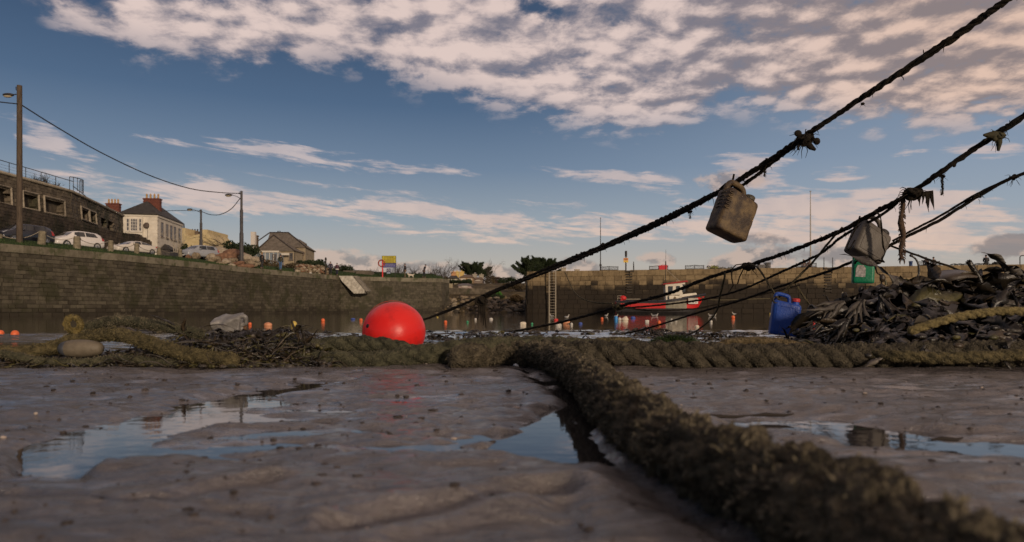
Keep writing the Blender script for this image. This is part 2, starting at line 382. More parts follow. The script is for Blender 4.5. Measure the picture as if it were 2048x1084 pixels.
def sand_height(X,Y):
    d=np.maximum(Y,.25); px=1024+F*X/d; py=HZ+(CH)*F/d
    base=.0075+np.zeros_like(X)
    n=.0075*fbm(X*1.6,Y*4.0,seed=3,o=3)+.0060*fbm(X*4.5,Y*13.0,seed=9,o=3)+.0026*fbm(X*17,Y*36,seed=5,o=3)
    # ridges and furrows left by draining water
    rg=1-np.abs(fbm(X*2.2+.6*Y,Y*8.0-X*1.2,seed=91,o=3)); n+=.0045*np.clip(rg-.55,0,1)*2
    s=X*.35+Y; n+=-.0085*np.clip(1-np.abs(np.sin(s*9+1.4*fbm(X*1.5,Y*1.5,seed=21,o=2)))*3.2,0,1)*np.clip(vn(X*1.1,Y*2.2,seed=8)+.45,0,1)
    wob=16*fbm(X*7,Y*16,seed=31,o=3)
    pd=np.full(X.shape,1e9)
    for p in PUD: pd=np.minimum(pd,sdpoly(px,py,p))
    k=np.clip((-(pd+wob)+26)/52,0,1); k=k*k*(3-2*k)
    z=base+n
    wz=np.clip(-sdpoly(px,py,WETZ)/60+.2,0,1)
    z=z-.0088*wz
    lim=WL+.0025; zc=np.where(z<lim,lim+(z-lim)*.42,z); z=zc*(1-wz)+z*wz
    # scour along the near rope
    dr=np.full(X.shape,9.0)
    for a,b in zip(ROPE_XY[:-1],ROPE_XY[1:]):
        ab=np.array(b)-np.array(a); t_=np.clip(((X-a[0])*ab[0]+(Y-a[1])*ab[1])/(ab@ab),0,1); dr=np.minimum(dr,np.hypot(X-a[0]-t_*ab[0],Y-a[1]-t_*ab[1]))
    z=z-.014*np.exp(-((dr-.056)/.026)**2)+.004*np.exp(-((dr-.135)/.03)**2)*(1+vn(X*9,Y*9,seed=77))
    for (pa,pb,dep,wd) in (((725,1055),(1115,990),.010,.022),((1250,792),(1420,770),.007,.03),((1120,1000),(1130,1084),.006,.03),((1500,800),(1700,818),.006,.03),((300,1010),(520,985),.006,.03)):
        a=G(*pa); b=G(*pb); ab=(b-a); t_=np.clip(((X-a.x)*ab.x+(Y-a.y)*ab.y)/(ab.x**2+ab.y**2),0,1); dd=np.hypot(X-a.x-t_*ab.x,(Y-a.y-t_*ab.y))+.012*fbm(X*14,Y*14,seed=66,o=2)
        z=z-dep*np.exp(-(dd/wd)**2)+dep*.6*np.exp(-((dd-wd*2)/wd)**2)
    # keep most of the flat just above the puddle water, open the puddles, leave small islands
    z=z*(1-k)+k*(WL-.010+.006*fbm(X*9,Y*26,seed=41,o=3))
    # lip on the far bank
    # beach slope
    t=np.clip((Y-3.25)/(6.2-3.25),0,1); t=t*t*(3-2*t)
    flat=SEA+.005+.017*fbm(X*.55,Y*1.5,seed=51,o=4)+.010*fbm(X*3,Y*6,seed=52,o=3)
    z=z*(1-t)+flat*t
    edge=14.6-2.2*np.clip((-X/np.maximum(Y,1)-.1)*3,0,1)
    t2=np.clip((Y-edge+1.2)/4.0,0,1); z=z-.7*t2*t2
    return z
def make_ground():
    ys=[-.45]
    while ys[-1]<18: ys.append(ys[-1]+max(.0045,.0045*(max(ys[-1],0)+.35)**1.35))
    ys=np.array(ys); us=np.linspace(-1.35,1.35,760); us=np.sign(us)*np.abs(us)**1.25*1.0
    X=us[None,:]*(ys[:,None]+.75); Y=np.repeat(ys[:,None],len(us),1)
    Z=sand_height(X,Y); n,m=X.shape
    V=np.stack([X.ravel(),Y.ravel(),Z.ravel()],1); i=np.arange(n*m).reshape(n,m)
    Q=np.stack([i[:-1,:-1].ravel(),i[:-1,1:].ravel(),i[1:,1:].ravel(),i[1:,:-1].ravel()],1)
    o=npmesh('sand',V,Q,sand_mat()); tag(o,kind='structure')
    # puddle water sheet under the near sand
    V=[(-4,-.3,WL),(4,-.3,WL),(4,3.3,WL),(-4,3.3,WL)]
    o=npmesh('puddle_water',V,[(0,1,2,3)],water_mat('puddle_mat',.0004,14,(.030,.026,.024),1.5,1.62)); tag(o,kind='structure')
    V=[(-600,4.6,SEA),(600,4.6,SEA),(600,900,SEA),(-600,900,SEA)]
    o=npmesh('harbour_water',V,[(0,1,2,3)],water_mat('sea_mat',.0032,2.6,(.030,.026,.018),2.2,1.42)); tag(o,kind='structure')
    V=[(-2500,-2500,-2),(2500,-2500,-2),(2500,2500,-2),(-2500,2500,-2)]
    o=npmesh('seabed',V,[(0,1,2,3)],mat('seabed_mat',(.05,.045,.035),(.08,.07,.055),.9,.3)); tag(o,kind='structure')
    # beach either side and behind, continuing the sand at low detail
    mb=MB(); z=-.05
    mb.add([(-60,-60,z),(60,-60,z),(60,4.4,z),(-60,4.4,z)],[(0,1,2,3)])
    o=mb.build('beach',sand_m()); tag(o,kind='structure')
    # clods, shell bits and worm casts on the sand
    rnd=random.Random(5); mb=MB()
    for i in range(1700):
        u=rnd.uniform(-.8,.8); d=rnd.choice([rnd.uniform(.55,1.6),rnd.uniform(1.2,3.0),rnd.uniform(1.2,3.0)])
        x=u*d; z=float(sand_height(np.array([x]),np.array([d]))[0]); r=rnd.choice([.0010,.0013,.0016,.0018,.0022,.003,.0045,.007])*(.48+.16*d)
        if z<WL-.001 and rnd.random()<.8: continue
        mb.ell((x,d,z+r*.15),(r*rnd.uniform(.8,2.2),r*rnd.uniform(.8,1.8),r*rnd.uniform(.3,.7)),6,4,mi=0 if rnd.random()<.96 else 1,jit=.3,rnd=rnd)
    tag(mb.build('sand_grit',[mat('grit',(.020,.015,.012),(.06,.045,.038),.7,30),mat('shell',(.42,.34,.28),rough=.5)]),'dark clods and shell bits scattered over the wet sand','grit',kind='stuff')
_sm=[]
def sand_m():
    return mat('beach_mat',(.05,.038,.032),(.10,.078,.068),.45,3,bump=.6)
make_ground()
def gz(x,y): return float(sand_height(np.array([float(x)]),np.array([float(y)]))[0])
# ================================================================ HEAVY WEEDY ROPES
def tuft_mat(name,c1,c2,rough=.75): return mat(name,c1,c2,rough,16,spec=.22,contrast=(.36,.62))
M_WEED=tuft_mat('rope_weed',(.046,.039,.026),(.18,.150,.100))
M_ROPE=mat('old_rope',(.040,.034,.018),(.150,.120,.058),.82,40,bump=1.5,bscale=160,spec=.2)
M_ROPEG=mat('green_rope',(.032,.032,.020),(.105,.098,.058),.82,30,bump=1.5,bscale=160,spec=.2)
M_YROPE=mat('yellow_rope',(.085,.066,.028),(.25,.195,.08),.75,50,bump=1.2,bscale=200,spec=.25)
M_DROPE=mat('dark_rope',(.010,.008,.006),(.034,.026,.018),.85,60,bump=1.0,bscale=300,spec=.15)
M_DROPE2=mat('dun_rope',(.045,.036,.020),(.12,.10,.06),.85,60,bump=1.0,bscale=300,spec=.15)
def heavy_rope(name,pts,R,label,group=None,twist=13.0,lump=.10,fuzz=6000,step=.005,nr=64,mats=(M_ROPE,M_WEED),fl=.010,seed=1,strand=.20,fine=.05,cat='rope',fuzzf=None,fq=4.5):
    c=spline(pts,step); T,N=frames(c); k=len(c)
    c=np.array([tuple(p) for p in c]); T=np.array([tuple(p) for p in T]); N=np.array([tuple(p) for p in N]); B=np.cross(T,N)
    seg=np.r_[0,np.cumsum(np.linalg.norm(np.diff(c,axis=0),axis=1))]
    th=np.linspace(0,2*math.pi,nr,endpoint=False)
    S,TH=np.meshgrid(seg,th,indexing='ij')
    D=N[:,None,:]*np.cos(TH)[...,None]+B[:,None,:]*np.sin(TH)[...,None]
    prof=np.abs(np.cos(1.5*(TH-S*twist)))**.7      # three strands
    rr=R*(1-strand+strand*prof**.6)
    yarn=np.cos(14*(TH)+S*twist*6.5+2*vn(S*30,TH*2,seed=seed)); rr=rr+R*.045*yarn
    Q0=c[:,None,:]+D*R
    en=np.clip(np.minimum(S,seg[-1]-S)/(R*.9),0,1); rr=rr*np.sqrt(1-(1-en)**2+.0004)
    rr=rr*(1+lump*fbm(Q0[...,0]/R*1.1,Q0[...,1]/R*1.1,Q0[...,2]/R*1.1,seed=seed,o=3)+fine*fbm(Q0[...,0]/R*fq,Q0[...,1]/R*fq,Q0[...,2]/R*fq,seed=seed+5,o=3))
    V=c[:,None,:]+D*rr[...,None]
    i=np.arange(k*nr).reshape(k,nr); j=np.roll(i,-1,1)
    Q=np.stack([i[:-1].ravel(),j[:-1].ravel(),j[1:].ravel(),i[1:].ravel()],1)
    rt=root(name,tuple(c[k//2]),label=label,cat=cat,group=group)
    off=c[k//2]
    o=npmesh('strands',V.reshape(-1,3)-off,Q,mats[0],rt)
    if fuzz:
        rg=np.random.default_rng(seed)
        if fuzzf: fr=fuzzf(rg,fuzz)
        else: fr=rg.random(fuzz)
        a=np.clip((fr*(k-1)).astype(int),0,k-2); b=(rg.random(fuzz)*nr).astype(int)%nr
        dens=fbm(V[a,b,0]/R*1.5,V[a,b,1]/R*1.5,V[a,b,2]/R*1.5,seed=seed+9,o=2)
        keep=dens>-.45; a=a[keep]; b=b[keep]; n=len(a)
        base=V[a,b]-off-D[a,b]*.002; nd=D[a,b]
        rv=rg.normal(size=(n,3)); rv/=np.linalg.norm(rv,axis=1)[:,None]
        dr=nd*rg.uniform(.5,1.1,(n,1))+rv*.75+np.array([0,0,-.15]); dr/=np.linalg.norm(dr,axis=1)[:,None]
        L=fl*rg.uniform(.35,1.25,(n,1)); w=L*rg.uniform(.16,.38,(n,1)); sd=np.cross(dr,rg.normal(size=(n,3))); sd/=np.linalg.norm(sd,axis=1)[:,None]
        dr2=dr+rg.normal(size=(n,3))*.45; dr2/=np.linalg.norm(dr2,axis=1)[:,None]
        p0=base-sd*w*.35; p1=base+sd*w*.35; p2=base+dr*L*.55+sd*w*.6; p3=base+dr*L*.55-sd*w*.6; p4=base+dr*L*.55+dr2*L*.6
        VV=np.stack([p0,p1,p2,p3,p4],1).reshape(-1,3); e=np.arange(n)*5
        npmesh('weed_growth',VV,np.stack([e,e+1,e+2,e+3],1),mats[1],rt,T=np.stack([e+3,e+2,e+4],1),smooth=False)
    return rt
def pp(lst): return [P(*q) for q in lst]
def gp(lst): # (px,py) centre with height z -> depth from height
    out=[]
    for px,py,zc in lst:
        d=(CH-zc)*F/(py-HZ); out.append(Vector(((px-1024)/F*d,d,zc)))
    return out
# near rope coming to the camera
heavy_rope('mooring_rope',gp([(905,716,.052),(980,708,.054),(1060,708,.056),(1120,722,.058),(1172,755,.058),(1215,795,.060),(1285,853,.057),(1400,915,.054),(1560,986,.052),(1735,1076,.051),(1960,1196,.050),(2400,1425,.050)]),.0525,
  'thickest weed covered rope running from the middle towards the lower right corner','mooring ropes lying on the sand',lump=.16,fuzz=24000,fl=.0095,step=.0035,nr=96,seed=3,strand=.24,fine=.20,fq=2.7,twist=17,mats=(mat('mossy_rope',(.038,.032,.022),(.145,.12,.08),.85,30,bump=2,bscale=140,spec=.15),M_WEED),
  fuzzf=lambda rg,n: rg.random(n)**.8)
heavy_rope('mooring_rope',pp([(1075,702,3.12),(1160,706,3.05),(1300,709,3.0),(1480,713,2.96),(1660,714,2.95),(1850,711,2.95),(2060,706,2.95),(2300,700,2.98)]),.058,
  'thick brown weedy rope lying across the sand on the right side','mooring ropes lying on the sand',lump=.10,fuzz=6500,fl=.007,seed=4,strand=.42,twist=25,mats=(mat('brown_rope',(.034,.029,.021),(.110,.093,.064),.85,30,bump=2,bscale=140,spec=.15),M_WEED))
heavy_rope('mooring_rope',pp([(360,706,3.4),(450,700,3.32),(560,699,3.26),(640,692,3.2),(715,688,3.18),(780,694,3.14),(850,712,3.08),(905,722,3.06)]),.040,
  'greenish three strand rope lying in front of the red buoy, upper of two','mooring ropes lying on the sand',lump=.08,fuzz=4000,fl=.007,seed=5,twist=24,mats=(M_ROPEG,M_WEED),strand=.34)
heavy_rope('mooring_rope',pp([(585,724,3.14),(680,722,3.08),(760,722,3.05),(830,712,3.04),(900,702,3.08),(980,694,3.14),(1060,692,3.2),(1130,694,3.24),(1200,700,3.24),(1290,706,3.2)]),.046,
  'greenish weedy rope on the sand, lower of two below the red buoy','mooring ropes lying on the sand',lump=.10,fuzz=6500,fl=.008,seed=6,twist=21,mats=(M_ROPEG,M_WEED),strand=.32)
heavy_rope('mooring_rope',pp([(-60,700,3.0),(20,706,3.05),(70,702,3.1),(120,690,3.15),(170,676,3.2),(230,668,3.12),(280,680,3.05),(330,696,3.0),(400,712,2.98),(480,722,2.98)]),.029,
  'yellowish weedy rope crossing over the beige fender on the left','mooring ropes lying on the sand',lump=.12,fuzz=9000,fl=.010,seed=7,twist=24,mats=(M_ROPE,tuft_mat('yweed',(.042,.036,.018),(.145,.118,.055))))
heavy_rope('mooring_rope',pp([(60,712,3.3),(110,694,3.3),(150,672,3.3),(185,652,3.3),(225,642,3.25),(265,643,3.2),(305,650,3.15),(350,657,3.12),(410,670,3.12)]),.025,
  'green weedy rope arching highest over the left seaweed heap','mooring ropes lying on the sand',lump=.12,fuzz=6000,fl=.009,seed=8,twist=26,mats=(M_ROPEG,M_WEED))
heavy_rope('mooring_rope',pp([(-80,716,2.96),(-20,706,2.96),(30,712,2.97),(90,722,2.98),(170,724,3.0),(240,716,3.0),(300,722,3.0),(360,730,3.0)]),.017,
  'thin olive rope lying lowest along the front of the left seaweed heap','mooring ropes lying on the sand',lump=.12,fuzz=3500,fl=.009,seed=18,twist=34,nr=40,mats=(M_ROPEG,M_WEED),strand=.3)
heavy_rope('rope_loop',pp([(158,668,3.25),(140,660,3.25),(133,648,3.25),(138,636,3.25),(150,634,3.26),(160,644,3.27),(160,655,3.27),(152,660,3.27)]),.011,
  'small yellow weedy loop of rope standing up at the left','rope',lump=.15,fuzz=2500,fl=.009,seed=9,twist=40,nr=30,mats=(M_YROPE,tuft_mat('yweed2',(.07,.055,.018),(.24,.18,.06))))
heavy_rope('mooring_rope',pp([(1815,664,2.85),(1845,654,2.85),(1880,643,2.86),(1920,633,2.88),(1965,626,2.9),(2010,622,2.92),(2080,624,2.95),(2200,632,3.0)]),.0185,
  'clean yellow twisted rope arching over the seaweed on the right','mooring ropes lying on the sand',lump=.04,fuzz=900,fl=.006,seed=10,twist=46,nr=48,mats=(M_YROPE,M_WEED),strand=.50)
heavy_rope('mooring_rope',pp([(1125,700,3.5),(1160,690,3.5),(1200,684,3.5),(1245,682,3.5),(1285,690,3.5),(1330,702,3.45)]),.021,
  'short brown rope loop rising behind the centre rope junction','mooring ropes lying on the sand',lump=.06,fuzz=1500,fl=.008,seed=12,twist=34,nr=40,mats=(M_ROPE,M_WEED),strand=.32)
heavy_rope('mooring_rope',pp([(1400,704,3.4),(1430,694,3.4),(1470,684,3.4),(1520,683,3.4),(1570,687,3.4),(1610,694,3.4),(1660,702,3.35)]),.022,
  'brown twisted rope loop in front of the blue jerrycan','mooring ropes lying on the sand',lump=.06,fuzz=1500,fl=.008,seed=13,twist=34,nr=40,mats=(mat('tan_rope',(.06,.045,.022),(.19,.14,.075),.82,40,bump=1.5,bscale=160,spec=.2),M_WEED),strand=.34)
heavy_rope('mooring_rope',pp([(1690,712,3.02),(1790,712,2.84),(1900,716,2.8),(1990,712,2.8),(2080,708,2.8),(2220,700,2.8)]),.024,
  'frayed weedy rope half buried under kelp at the right edge','mooring ropes lying on the sand',lump=.10,fuzz=2600,fl=.008,seed=14,twist=34,strand=.36,mats=(M_ROPE,M_WEED))
KD=1.4
def PH(px,py,d): return P(px,py,d*KD if d<11 else d)
# ================================================================ HANGING LINES
def line_rope(name,pts,r,label,m=M_DROPE,group='mooring lines hanging over the harbour',step=.02,ragged=.25,strands=3,seed=1,extra=None,cat='rope'):
    r0_=r; near=pts[0].y<10.9*KD; pts=list(pts)
    if pts[0].x/pts[0].y>.82: pts=[pts[0]+(pts[0]-pts[1]).normalized()*4]+pts
    if pts[-1].x/pts[-1].y>.82: pts=pts+[pts[-1]+(pts[-1]-pts[-2]).normalized()*4]
    r=(lambda s_:(r0_(s_) if callable(r0_) else r0_)*(KD if near else 1))
    c=spline(pts,step); T,N=frames(c); rt=root(name,tuple(c[len(c)//2]),label=label,cat=cat,group=group); mb=MB(); rnd=random.Random(seed)
    seg=0; L=[0]
    for i in range(1,len(c)): L.append(L[-1]+(c[i]-c[i-1]).length)
    rs=r if callable(r) else (lambda s:r)
    for q in range(strands):
        P_=[];RR=[]
        for i,p in enumerate(c):
            s=L[i]; R=rs(s/L[-1]); B=T[i].cross(N[i]); a=2*math.pi*q/strands+s/(R*6.5)
            P_.append(p+(N[i]*math.cos(a)+B*math.sin(a))*R*.48); RR.append(R*.60*(1+ragged*rnd.uniform(-1,1)))
        mb.tube(P_,RR,6)
    n=int(L[-1]*14*ragged*3)
    for i in range(n):  # bristly growth and frayed threads
        j=rnd.randrange(1,len(c)-1); R=rs(L[j]/L[-1]); d=Vector((rnd.gauss(0,1),rnd.gauss(0,1),rnd.gauss(-.2,1))).normalized()
        p=c[j]+d*R*.9
        if rnd.random()<.45: mb.ell(p,(R*rnd.uniform(.4,1.1),R*rnd.uniform(.3,.7),R*rnd.uniform(.3,.8)),6,4,jit=.3,rnd=rnd)
        else:
            l=R*rnd.uniform(1.2,3.2); mb.tube([p,p+d*l*.5,p+d*l*.7+Vector((0,0,-l*.5))],[R*.16,R*.13,R*.05],4)
    if extra: extra(mb,rnd)
    o=mb.build('strands',m,rt,off=rt.location); return rt
# main line: slack end lies on the mud behind the buoy and rises to the upper right, towards the camera
line_rope('mooring_line',[PH(*q) for q in [(770,664,9.0),(868,632,8.3),(960,594,7.4),(1080,543,6.5),(1250,474,5.4),(1400,402,4.6),(1455,374,4.35),(1530,327,4.1),(1615,268,3.85),(1760,172,3.5),(1900,80,3.25),(2030,-12,3.05),(2300,-200,2.7)]],
  lambda s:.0155+.006*max(0,1-abs(s-.42)*9)+.002*math.sin(s*60), 'thickest dark mooring line running up to the top right corner',ragged=.3,seed=2)
line_rope('mooring_line',[PH(*q) for q in [(1447,384,4.35),(1475,376,4.33),(1510,353,4.2),(1545,325,4.08),(1590,291,3.93),(1625,265,3.84)]],.0105,'doubled end of the top line seized alongside it above the brown jerrycan',ragged=.5,seed=3)
line_rope('mooring_line',[PH(*q) for q in [(1446,379,4.37),(1400,407,4.62),(1300,457,5.13),(1200,500,5.65),(1100,541,6.3),(1000,580,7.1),(962,600,7.4)]],.0115,'second strand twisted close under the top mooring line left of the brown jerrycan',ragged=.45,seed=4)
def knotobj(name,px,py,d,r,label,n=9,seed=1,m=M_DROPE,hang=None,wisps=6):
    rnd=random.Random(seed); r*=KD; c=PH(px,py,d); rt=root(name,tuple(c),label=label,cat='rope knot',group='weedy knots on the mooring lines'); mb=MB()
    for i in range(n):
        a=rnd.uniform(0,6.28); R=r*rnd.uniform(.55,1.0); ax=Matrix.Rotation(rnd.uniform(0,3.1),3,'Z')@Matrix.Rotation(rnd.uniform(0,3.1),3,'X')
        loop=[ax@Vector((math.cos(t)*R,math.sin(t)*R*.6,math.sin(t*2)*R*.2)) for t in [a+k*.55 for k in range(rnd.randint(7,12))]]
        mb.tube(loop,r*.17,6)
    for i in range(4): mb.ell(Vector((rnd.uniform(-1,1),rnd.uniform(-.5,.5),rnd.uniform(-.8,.6)))*r*.6,(r*.45,r*.35,r*.35),8,6,jit=.2,rnd=rnd)
    for i in range(wisps):
        d0=Vector((rnd.uniform(-1,1),rnd.uniform(-.3,.3),rnd.uniform(-1,.7))).normalized(); mb.tube([d0*r*.8,d0*r*1.3+Vector((0,0,-.1*r)),d0*r*1.7+Vector((rnd.uniform(-.4,.4)*r,0,-.5*r))],[r*.06,r*.04,r*.02],4)
    if hang: hang(mb,r,rnd)
    mb.build('knot',m,rt); return rt
def lobe(mb,r,rnd):
    mb.tube([(r*.2,0,-.3*r),(r*.7,0,-.9*r),(r*1.2,0,-1.2*r)],[r*.4,r*.34,r*.15],8); mb.ell((r*1.35,0,-.2*r),(r*.42,r*.35,r*.42),8,6)
    mb.ell((-r*.8,0,.7*r),(r*.45,r*.3,r*.4),8,6); mb.tube([(-r*.7,0,-.2*r),(-r*.8,0,-1.2*r)],[r*.1,r*.14],6)
knotobj('rope_knot',1610,279,3.86,.048,'biggest weedy knot on the top mooring line, above and right of the brown jerrycan',12,3,hang=lobe,wisps=16)
def hangtail(l,w):
    def f(mb,r,rnd,l=l*KD,w=w*KD):
        pts=[(r*.3*rnd.uniform(-1,1),0,-l*i/9) for i in range(10)]; mb.tube(pts,[w*(1+.35*rnd.uniform(-1,1)) for _ in pts],7)
        for i in range(int(l*260)):
            z=-l*rnd.random(); s=rnd.choice((-1,1)); mb.tube([(0,0,z),(s*w*1.5,0,z-w*.4),(s*w*rnd.uniform(1.6,3),0,z-w*1.8)],[w*.3,w*.2,w*.06],4)
    return f
knotobj('rope_knot',1380,423,4.72,.016,'small loose knot hanging under the top line left of the brown jerrycan',5,5,hang=hangtail(.05,.004))
knotobj('rope_knot',1529,343,4.1,.012,'tiny seaweed scrap dangling under the doubled line above the brown jerrycan',3,6,hang=hangtail(.03,.004))
knotobj('rope_knot',1545,322,4.07,.014,'small lump of weed under the doubled line, left of the biggest knot',4,61)
knotobj('rope_knot',1725,208,3.58,.012,'small weed tuft under the top line, high up near the corner',4,7)
knotobj('rope_knot',964,602,7.3,.075,'frayed clump with dark tails on the lower end of the top line',8,8,hang=lambda mb,r,rnd:[mb.tube([(o*r*.5,0,-.1*r),(o*r*.4,0,-1.4*r),(o*r*.7,0,-2.6*r-.4*r*k)],[.02,.018,.006],6) for k,o in enumerate((-.9,-.2,.3,.8))])
# second line
L2=[(2240,110,3.1),(2048,232,3.35),(1990,270,3.45),(1935,307,3.55),(1880,345,3.65),(1830,380,3.8),(1790,404,3.9),(1740,430,4.05),(1690,458,4.2),(1600,495,4.6),(1530,520,5.0),(1440,548,5.4),(1400,562,5.6),(1330,589,6.0),(1240,612,6.6),(1170,632,7.2),(1100,649,8.0),(1000,668,8.8),(900,686,9.3),(860,690,9.6)]
line_rope('mooring_line',[PH(*q) for q in L2],lambda s:.0135+.004*max(0,1-abs(s-.22)*8),'long dark mooring line passing over the grey jerrycan down to the mud near the middle',ragged=.35,seed=12)
line_rope('mooring_line',[PH(*q) for q in [(1795,405,3.9),(1760,432,4.0),(1715,455,4.1),(1680,476,4.25),(1655,497,4.4),(1630,513,4.6),(1560,545,5.0),(1480,580,5.5),(1400,600,6.0),(1300,612,6.5),(1245,616,6.8)]],.0085,'thin line running just below the grey jerrycan line towards the red boat',ragged=.3,seed=13)
line_rope('mooring_line',[PH(*q) for q in [(1685,455,4.2),(1660,482,4.3),(1625,525,4.4),(1595,555,4.45),(1566,586,4.5),(1556,596,4.5)]],.0068,'right leg of the sling holding the blue jerrycan',m=M_DROPE2,ragged=.2,seed=14)
line_rope('mooring_line',[PH(*q) for q in [(1500,528,4.9),(1515,535,4.8),(1530,556,4.7),(1546,582,4.55),(1556,596,4.5)]],.0068,'left leg of the sling holding the blue jerrycan',m=M_DROPE2,ragged=.2,seed=15)
line_rope('mooring_line',[PH(*q) for q in [(2240,270,3.3),(2048,347,3.6),(2020,357,3.65),(1950,396,3.8),(1880,440,3.95),(1830,465,4.05),(1785,488,4.15),(1760,505,4.2),(1725,515,4.3),(1650,545,4.7),(1560,573,5.2),(1480,601,5.7),(1400,624,6.3),(1310,652,7.2),(1240,668,8.0),(1100,682,9.0)]],.0092,'lowest dark mooring line on the right, passing behind the grey jerrycan',ragged=.2,seed=16)
line_rope('mooring_line',[PH(*q) for q in [(2015,359,3.66),(1950,390,3.79),(1880,432,3.94),(1830,458,4.04),(1785,482,4.14)]],.0065,'thin doubled strand just above the lowest right mooring line',ragged=.2,seed=17)
line_rope('mooring_line',[PH(*q) for q in [(1770,488,4.15),(1805,500,4.1),(1860,520,4.1),(1905,535,4.1),(1960,560,4.1)]],.0065,'short dark line sloping down right behind the kelp heap',ragged=.15,seed=18)
line_rope('mooring_line',[PH(*q) for q in [(1450,545,5.2),(1447,565,5.2),(1440,592,5.3),(1434,620,5.5),(1415,645,6.0),(1380,668,6.8),(1340,676,7.4)]],.0072,'thin dun rope hanging in a bight right of the red boat',m=M_DROPE2,ragged=.15,seed=19)
line_rope('mooring_line',[PH(*q) for q in [(1235,612,6.7),(1300,621,6.6),(1380,618,6.5),(1440,608,6.4),(1520,590,6.2),(1600,570,6.0)]],.0075,'slack weedy line crossing low in front of the red boat hull',ragged=.7,seed=20)
line_rope('mooring_line',[PH(*q) for q in [(1130,545,62),(1150,585,58),(1180,603,54),(1225,607,50)]],.05,'pale green mooring line sagging from the pier to the red boat stern',m=M_DROPE2,ragged=.05,seed=21,step=.5)
line_rope('mooring_line',[PH(*q) for q in [(1398,592,54),(1408,597,54),(1440,600,56),(1540,597,58)]],.05,'mooring line leading from the red boat bow',m=M_DROPE2,ragged=.05,seed=22,step=.5)
line_rope('mooring_line',[PH(*q) for q in [(1685,585,4.2),(1686,600,4.15),(1692,612,4.1),(1700,618,4.05)]],.0045,'short pale rope end curling over the kelp left edge',m=mat('palerope',(.40,.33,.22),(.55,.47,.33),.8,60),ragged=.05,seed=23)
line_rope('mooring_line',[PH(*q) for q in [(1590,565,12),(1605,590,12),(1620,610,12),(1635,622,11),(1660,640,10)]],.012,'thin slack line hanging behind the blue jerrycan',m=M_DROPE2,ragged=.1,seed=24,step=.1)
# coil bundle, ring knot, knots of line 2
knotobj('rope_knot',1496,534,4.95,.05,'looped bundle of thin line above the left of the blue jerrycan',9,31,wisps=3,hang=lambda mb,r,rnd:[mb.tube([(-r*.6,0,-.2*r),(-r*1.2,0,-r*1.4),(-r*1.5,0,-r*2.4)],.006,6),mb.tube([(-2.3*r,0,-.3*r),(-2.3*r,0,-r*1.6),(-2.1*r,0,-2.6*r),(-2.7*r,0,-3.6*r)],.007,6),mb.tube([(-2.3*r,0,-.3*r),(-1.7*r,0,.3*r),(-.6*r,0,.45*r),(.8*r,0,.3*r)],.006,6)])
knotobj('rope_knot',1237,613,6.62,.055,'round knot on the long line in front of the red boat stern',8,32,wisps=4,m=M_DROPE2)
def tatter(mb,r,rnd):
    for i in range(14):
        x=r*(.2+i*.14); l=r*rnd.uniform(.5,1.6)+(r*1.0 if i>9 else 0)
        mb.tube([(x,0,r*.1*i*.2),(x+rnd.uniform(-.1,.2)*r,0,-l*.5),(x+rnd.uniform(-.1,.4)*r,0,-l)],[r*.16,r*.1,r*.02],5)
knotobj('rope_knot',1826,386,3.8,.05,'ragged bunch of weed on the second line above the hanging weed strip',10,33,hang=tatter,wisps=12)
knotobj('rope_knot',1884,352,3.67,.018,'small weed knot with a thin tail on the second line',4,34,hang=hangtail(.10,.0045))
def bowtie(mb,r,rnd):
    mb.tube([(-r*1.9,0,.15*r),(-r*1.0,0,.1*r),(0,0,0),(r*.8,0,.1*r)],[r*.15,r*.5,r*.7,r*.45],8); mb.tube([(0,0,0),(.25*r,0,-r),(.1*r,0,-r*2.0)],[r*.6,r*.35,r*.18],8)
knotobj('rope_knot',1995,272,3.44,.036,'dark knotted rag on the second line near the right edge',6,35,hang=bowtie,wisps=12,m=mat('rag',(.018,.016,.006),(.06,.05,.02),.8,40))
knotobj('rope_knot',1953,393,3.78,.022,'lower small hitch where the lowest right line doubles',6,36,wisps=6)
knotobj('rope_knot',2028,354,3.65,.024,'small hitch with loose ends on the lowest line at the right edge',6,37,wisps=8)
# weed strip hanging from line 2
def hanging_strip():
    c=PH(1804,392,3.85); rt=root('hanging_seaweed',tuple(c),label='ragged brown strip of dried seaweed hanging down beside the grey jerrycan',cat='seaweed'); rnd=random.Random(4); mb=MB()
    l=.345*KD; pts=[(.006*math.sin(i*.9),.004*math.cos(i),-l*i/14) for i in range(15)]
    mb.tube(pts,[.0135*(1+.3*rnd.uniform(-1,1)) for _ in pts],8)
    for i in range(150):
        z=-l*rnd.random(); a=rnd.uniform(0,6.28); d=Vector((math.cos(a),math.sin(a)*.6,0)); r=.012
        mb.tube([Vector((0,0,z))+d*r*.6,Vector((0,0,z-.006))+d*r*1.3,Vector((0,0,z-.02))+d*r*rnd.uniform(1.2,2.0)],[.004,.003,.0008],4)
    for x in (-.008,.009): mb.tube([(x,0,-l),(x*1.5,0,-l-.025),(x*1.3,0,-l-.045)],[.006,.004,.001],5)
    mb.v=[((v[0]*KD if True else 0),v[1]*KD,v[2]) for v in mb.v]; mb.build('frond',mat('dryweed',(.035,.020,.012),(.10,.06,.035),.9,60),rt)
hanging_strip()
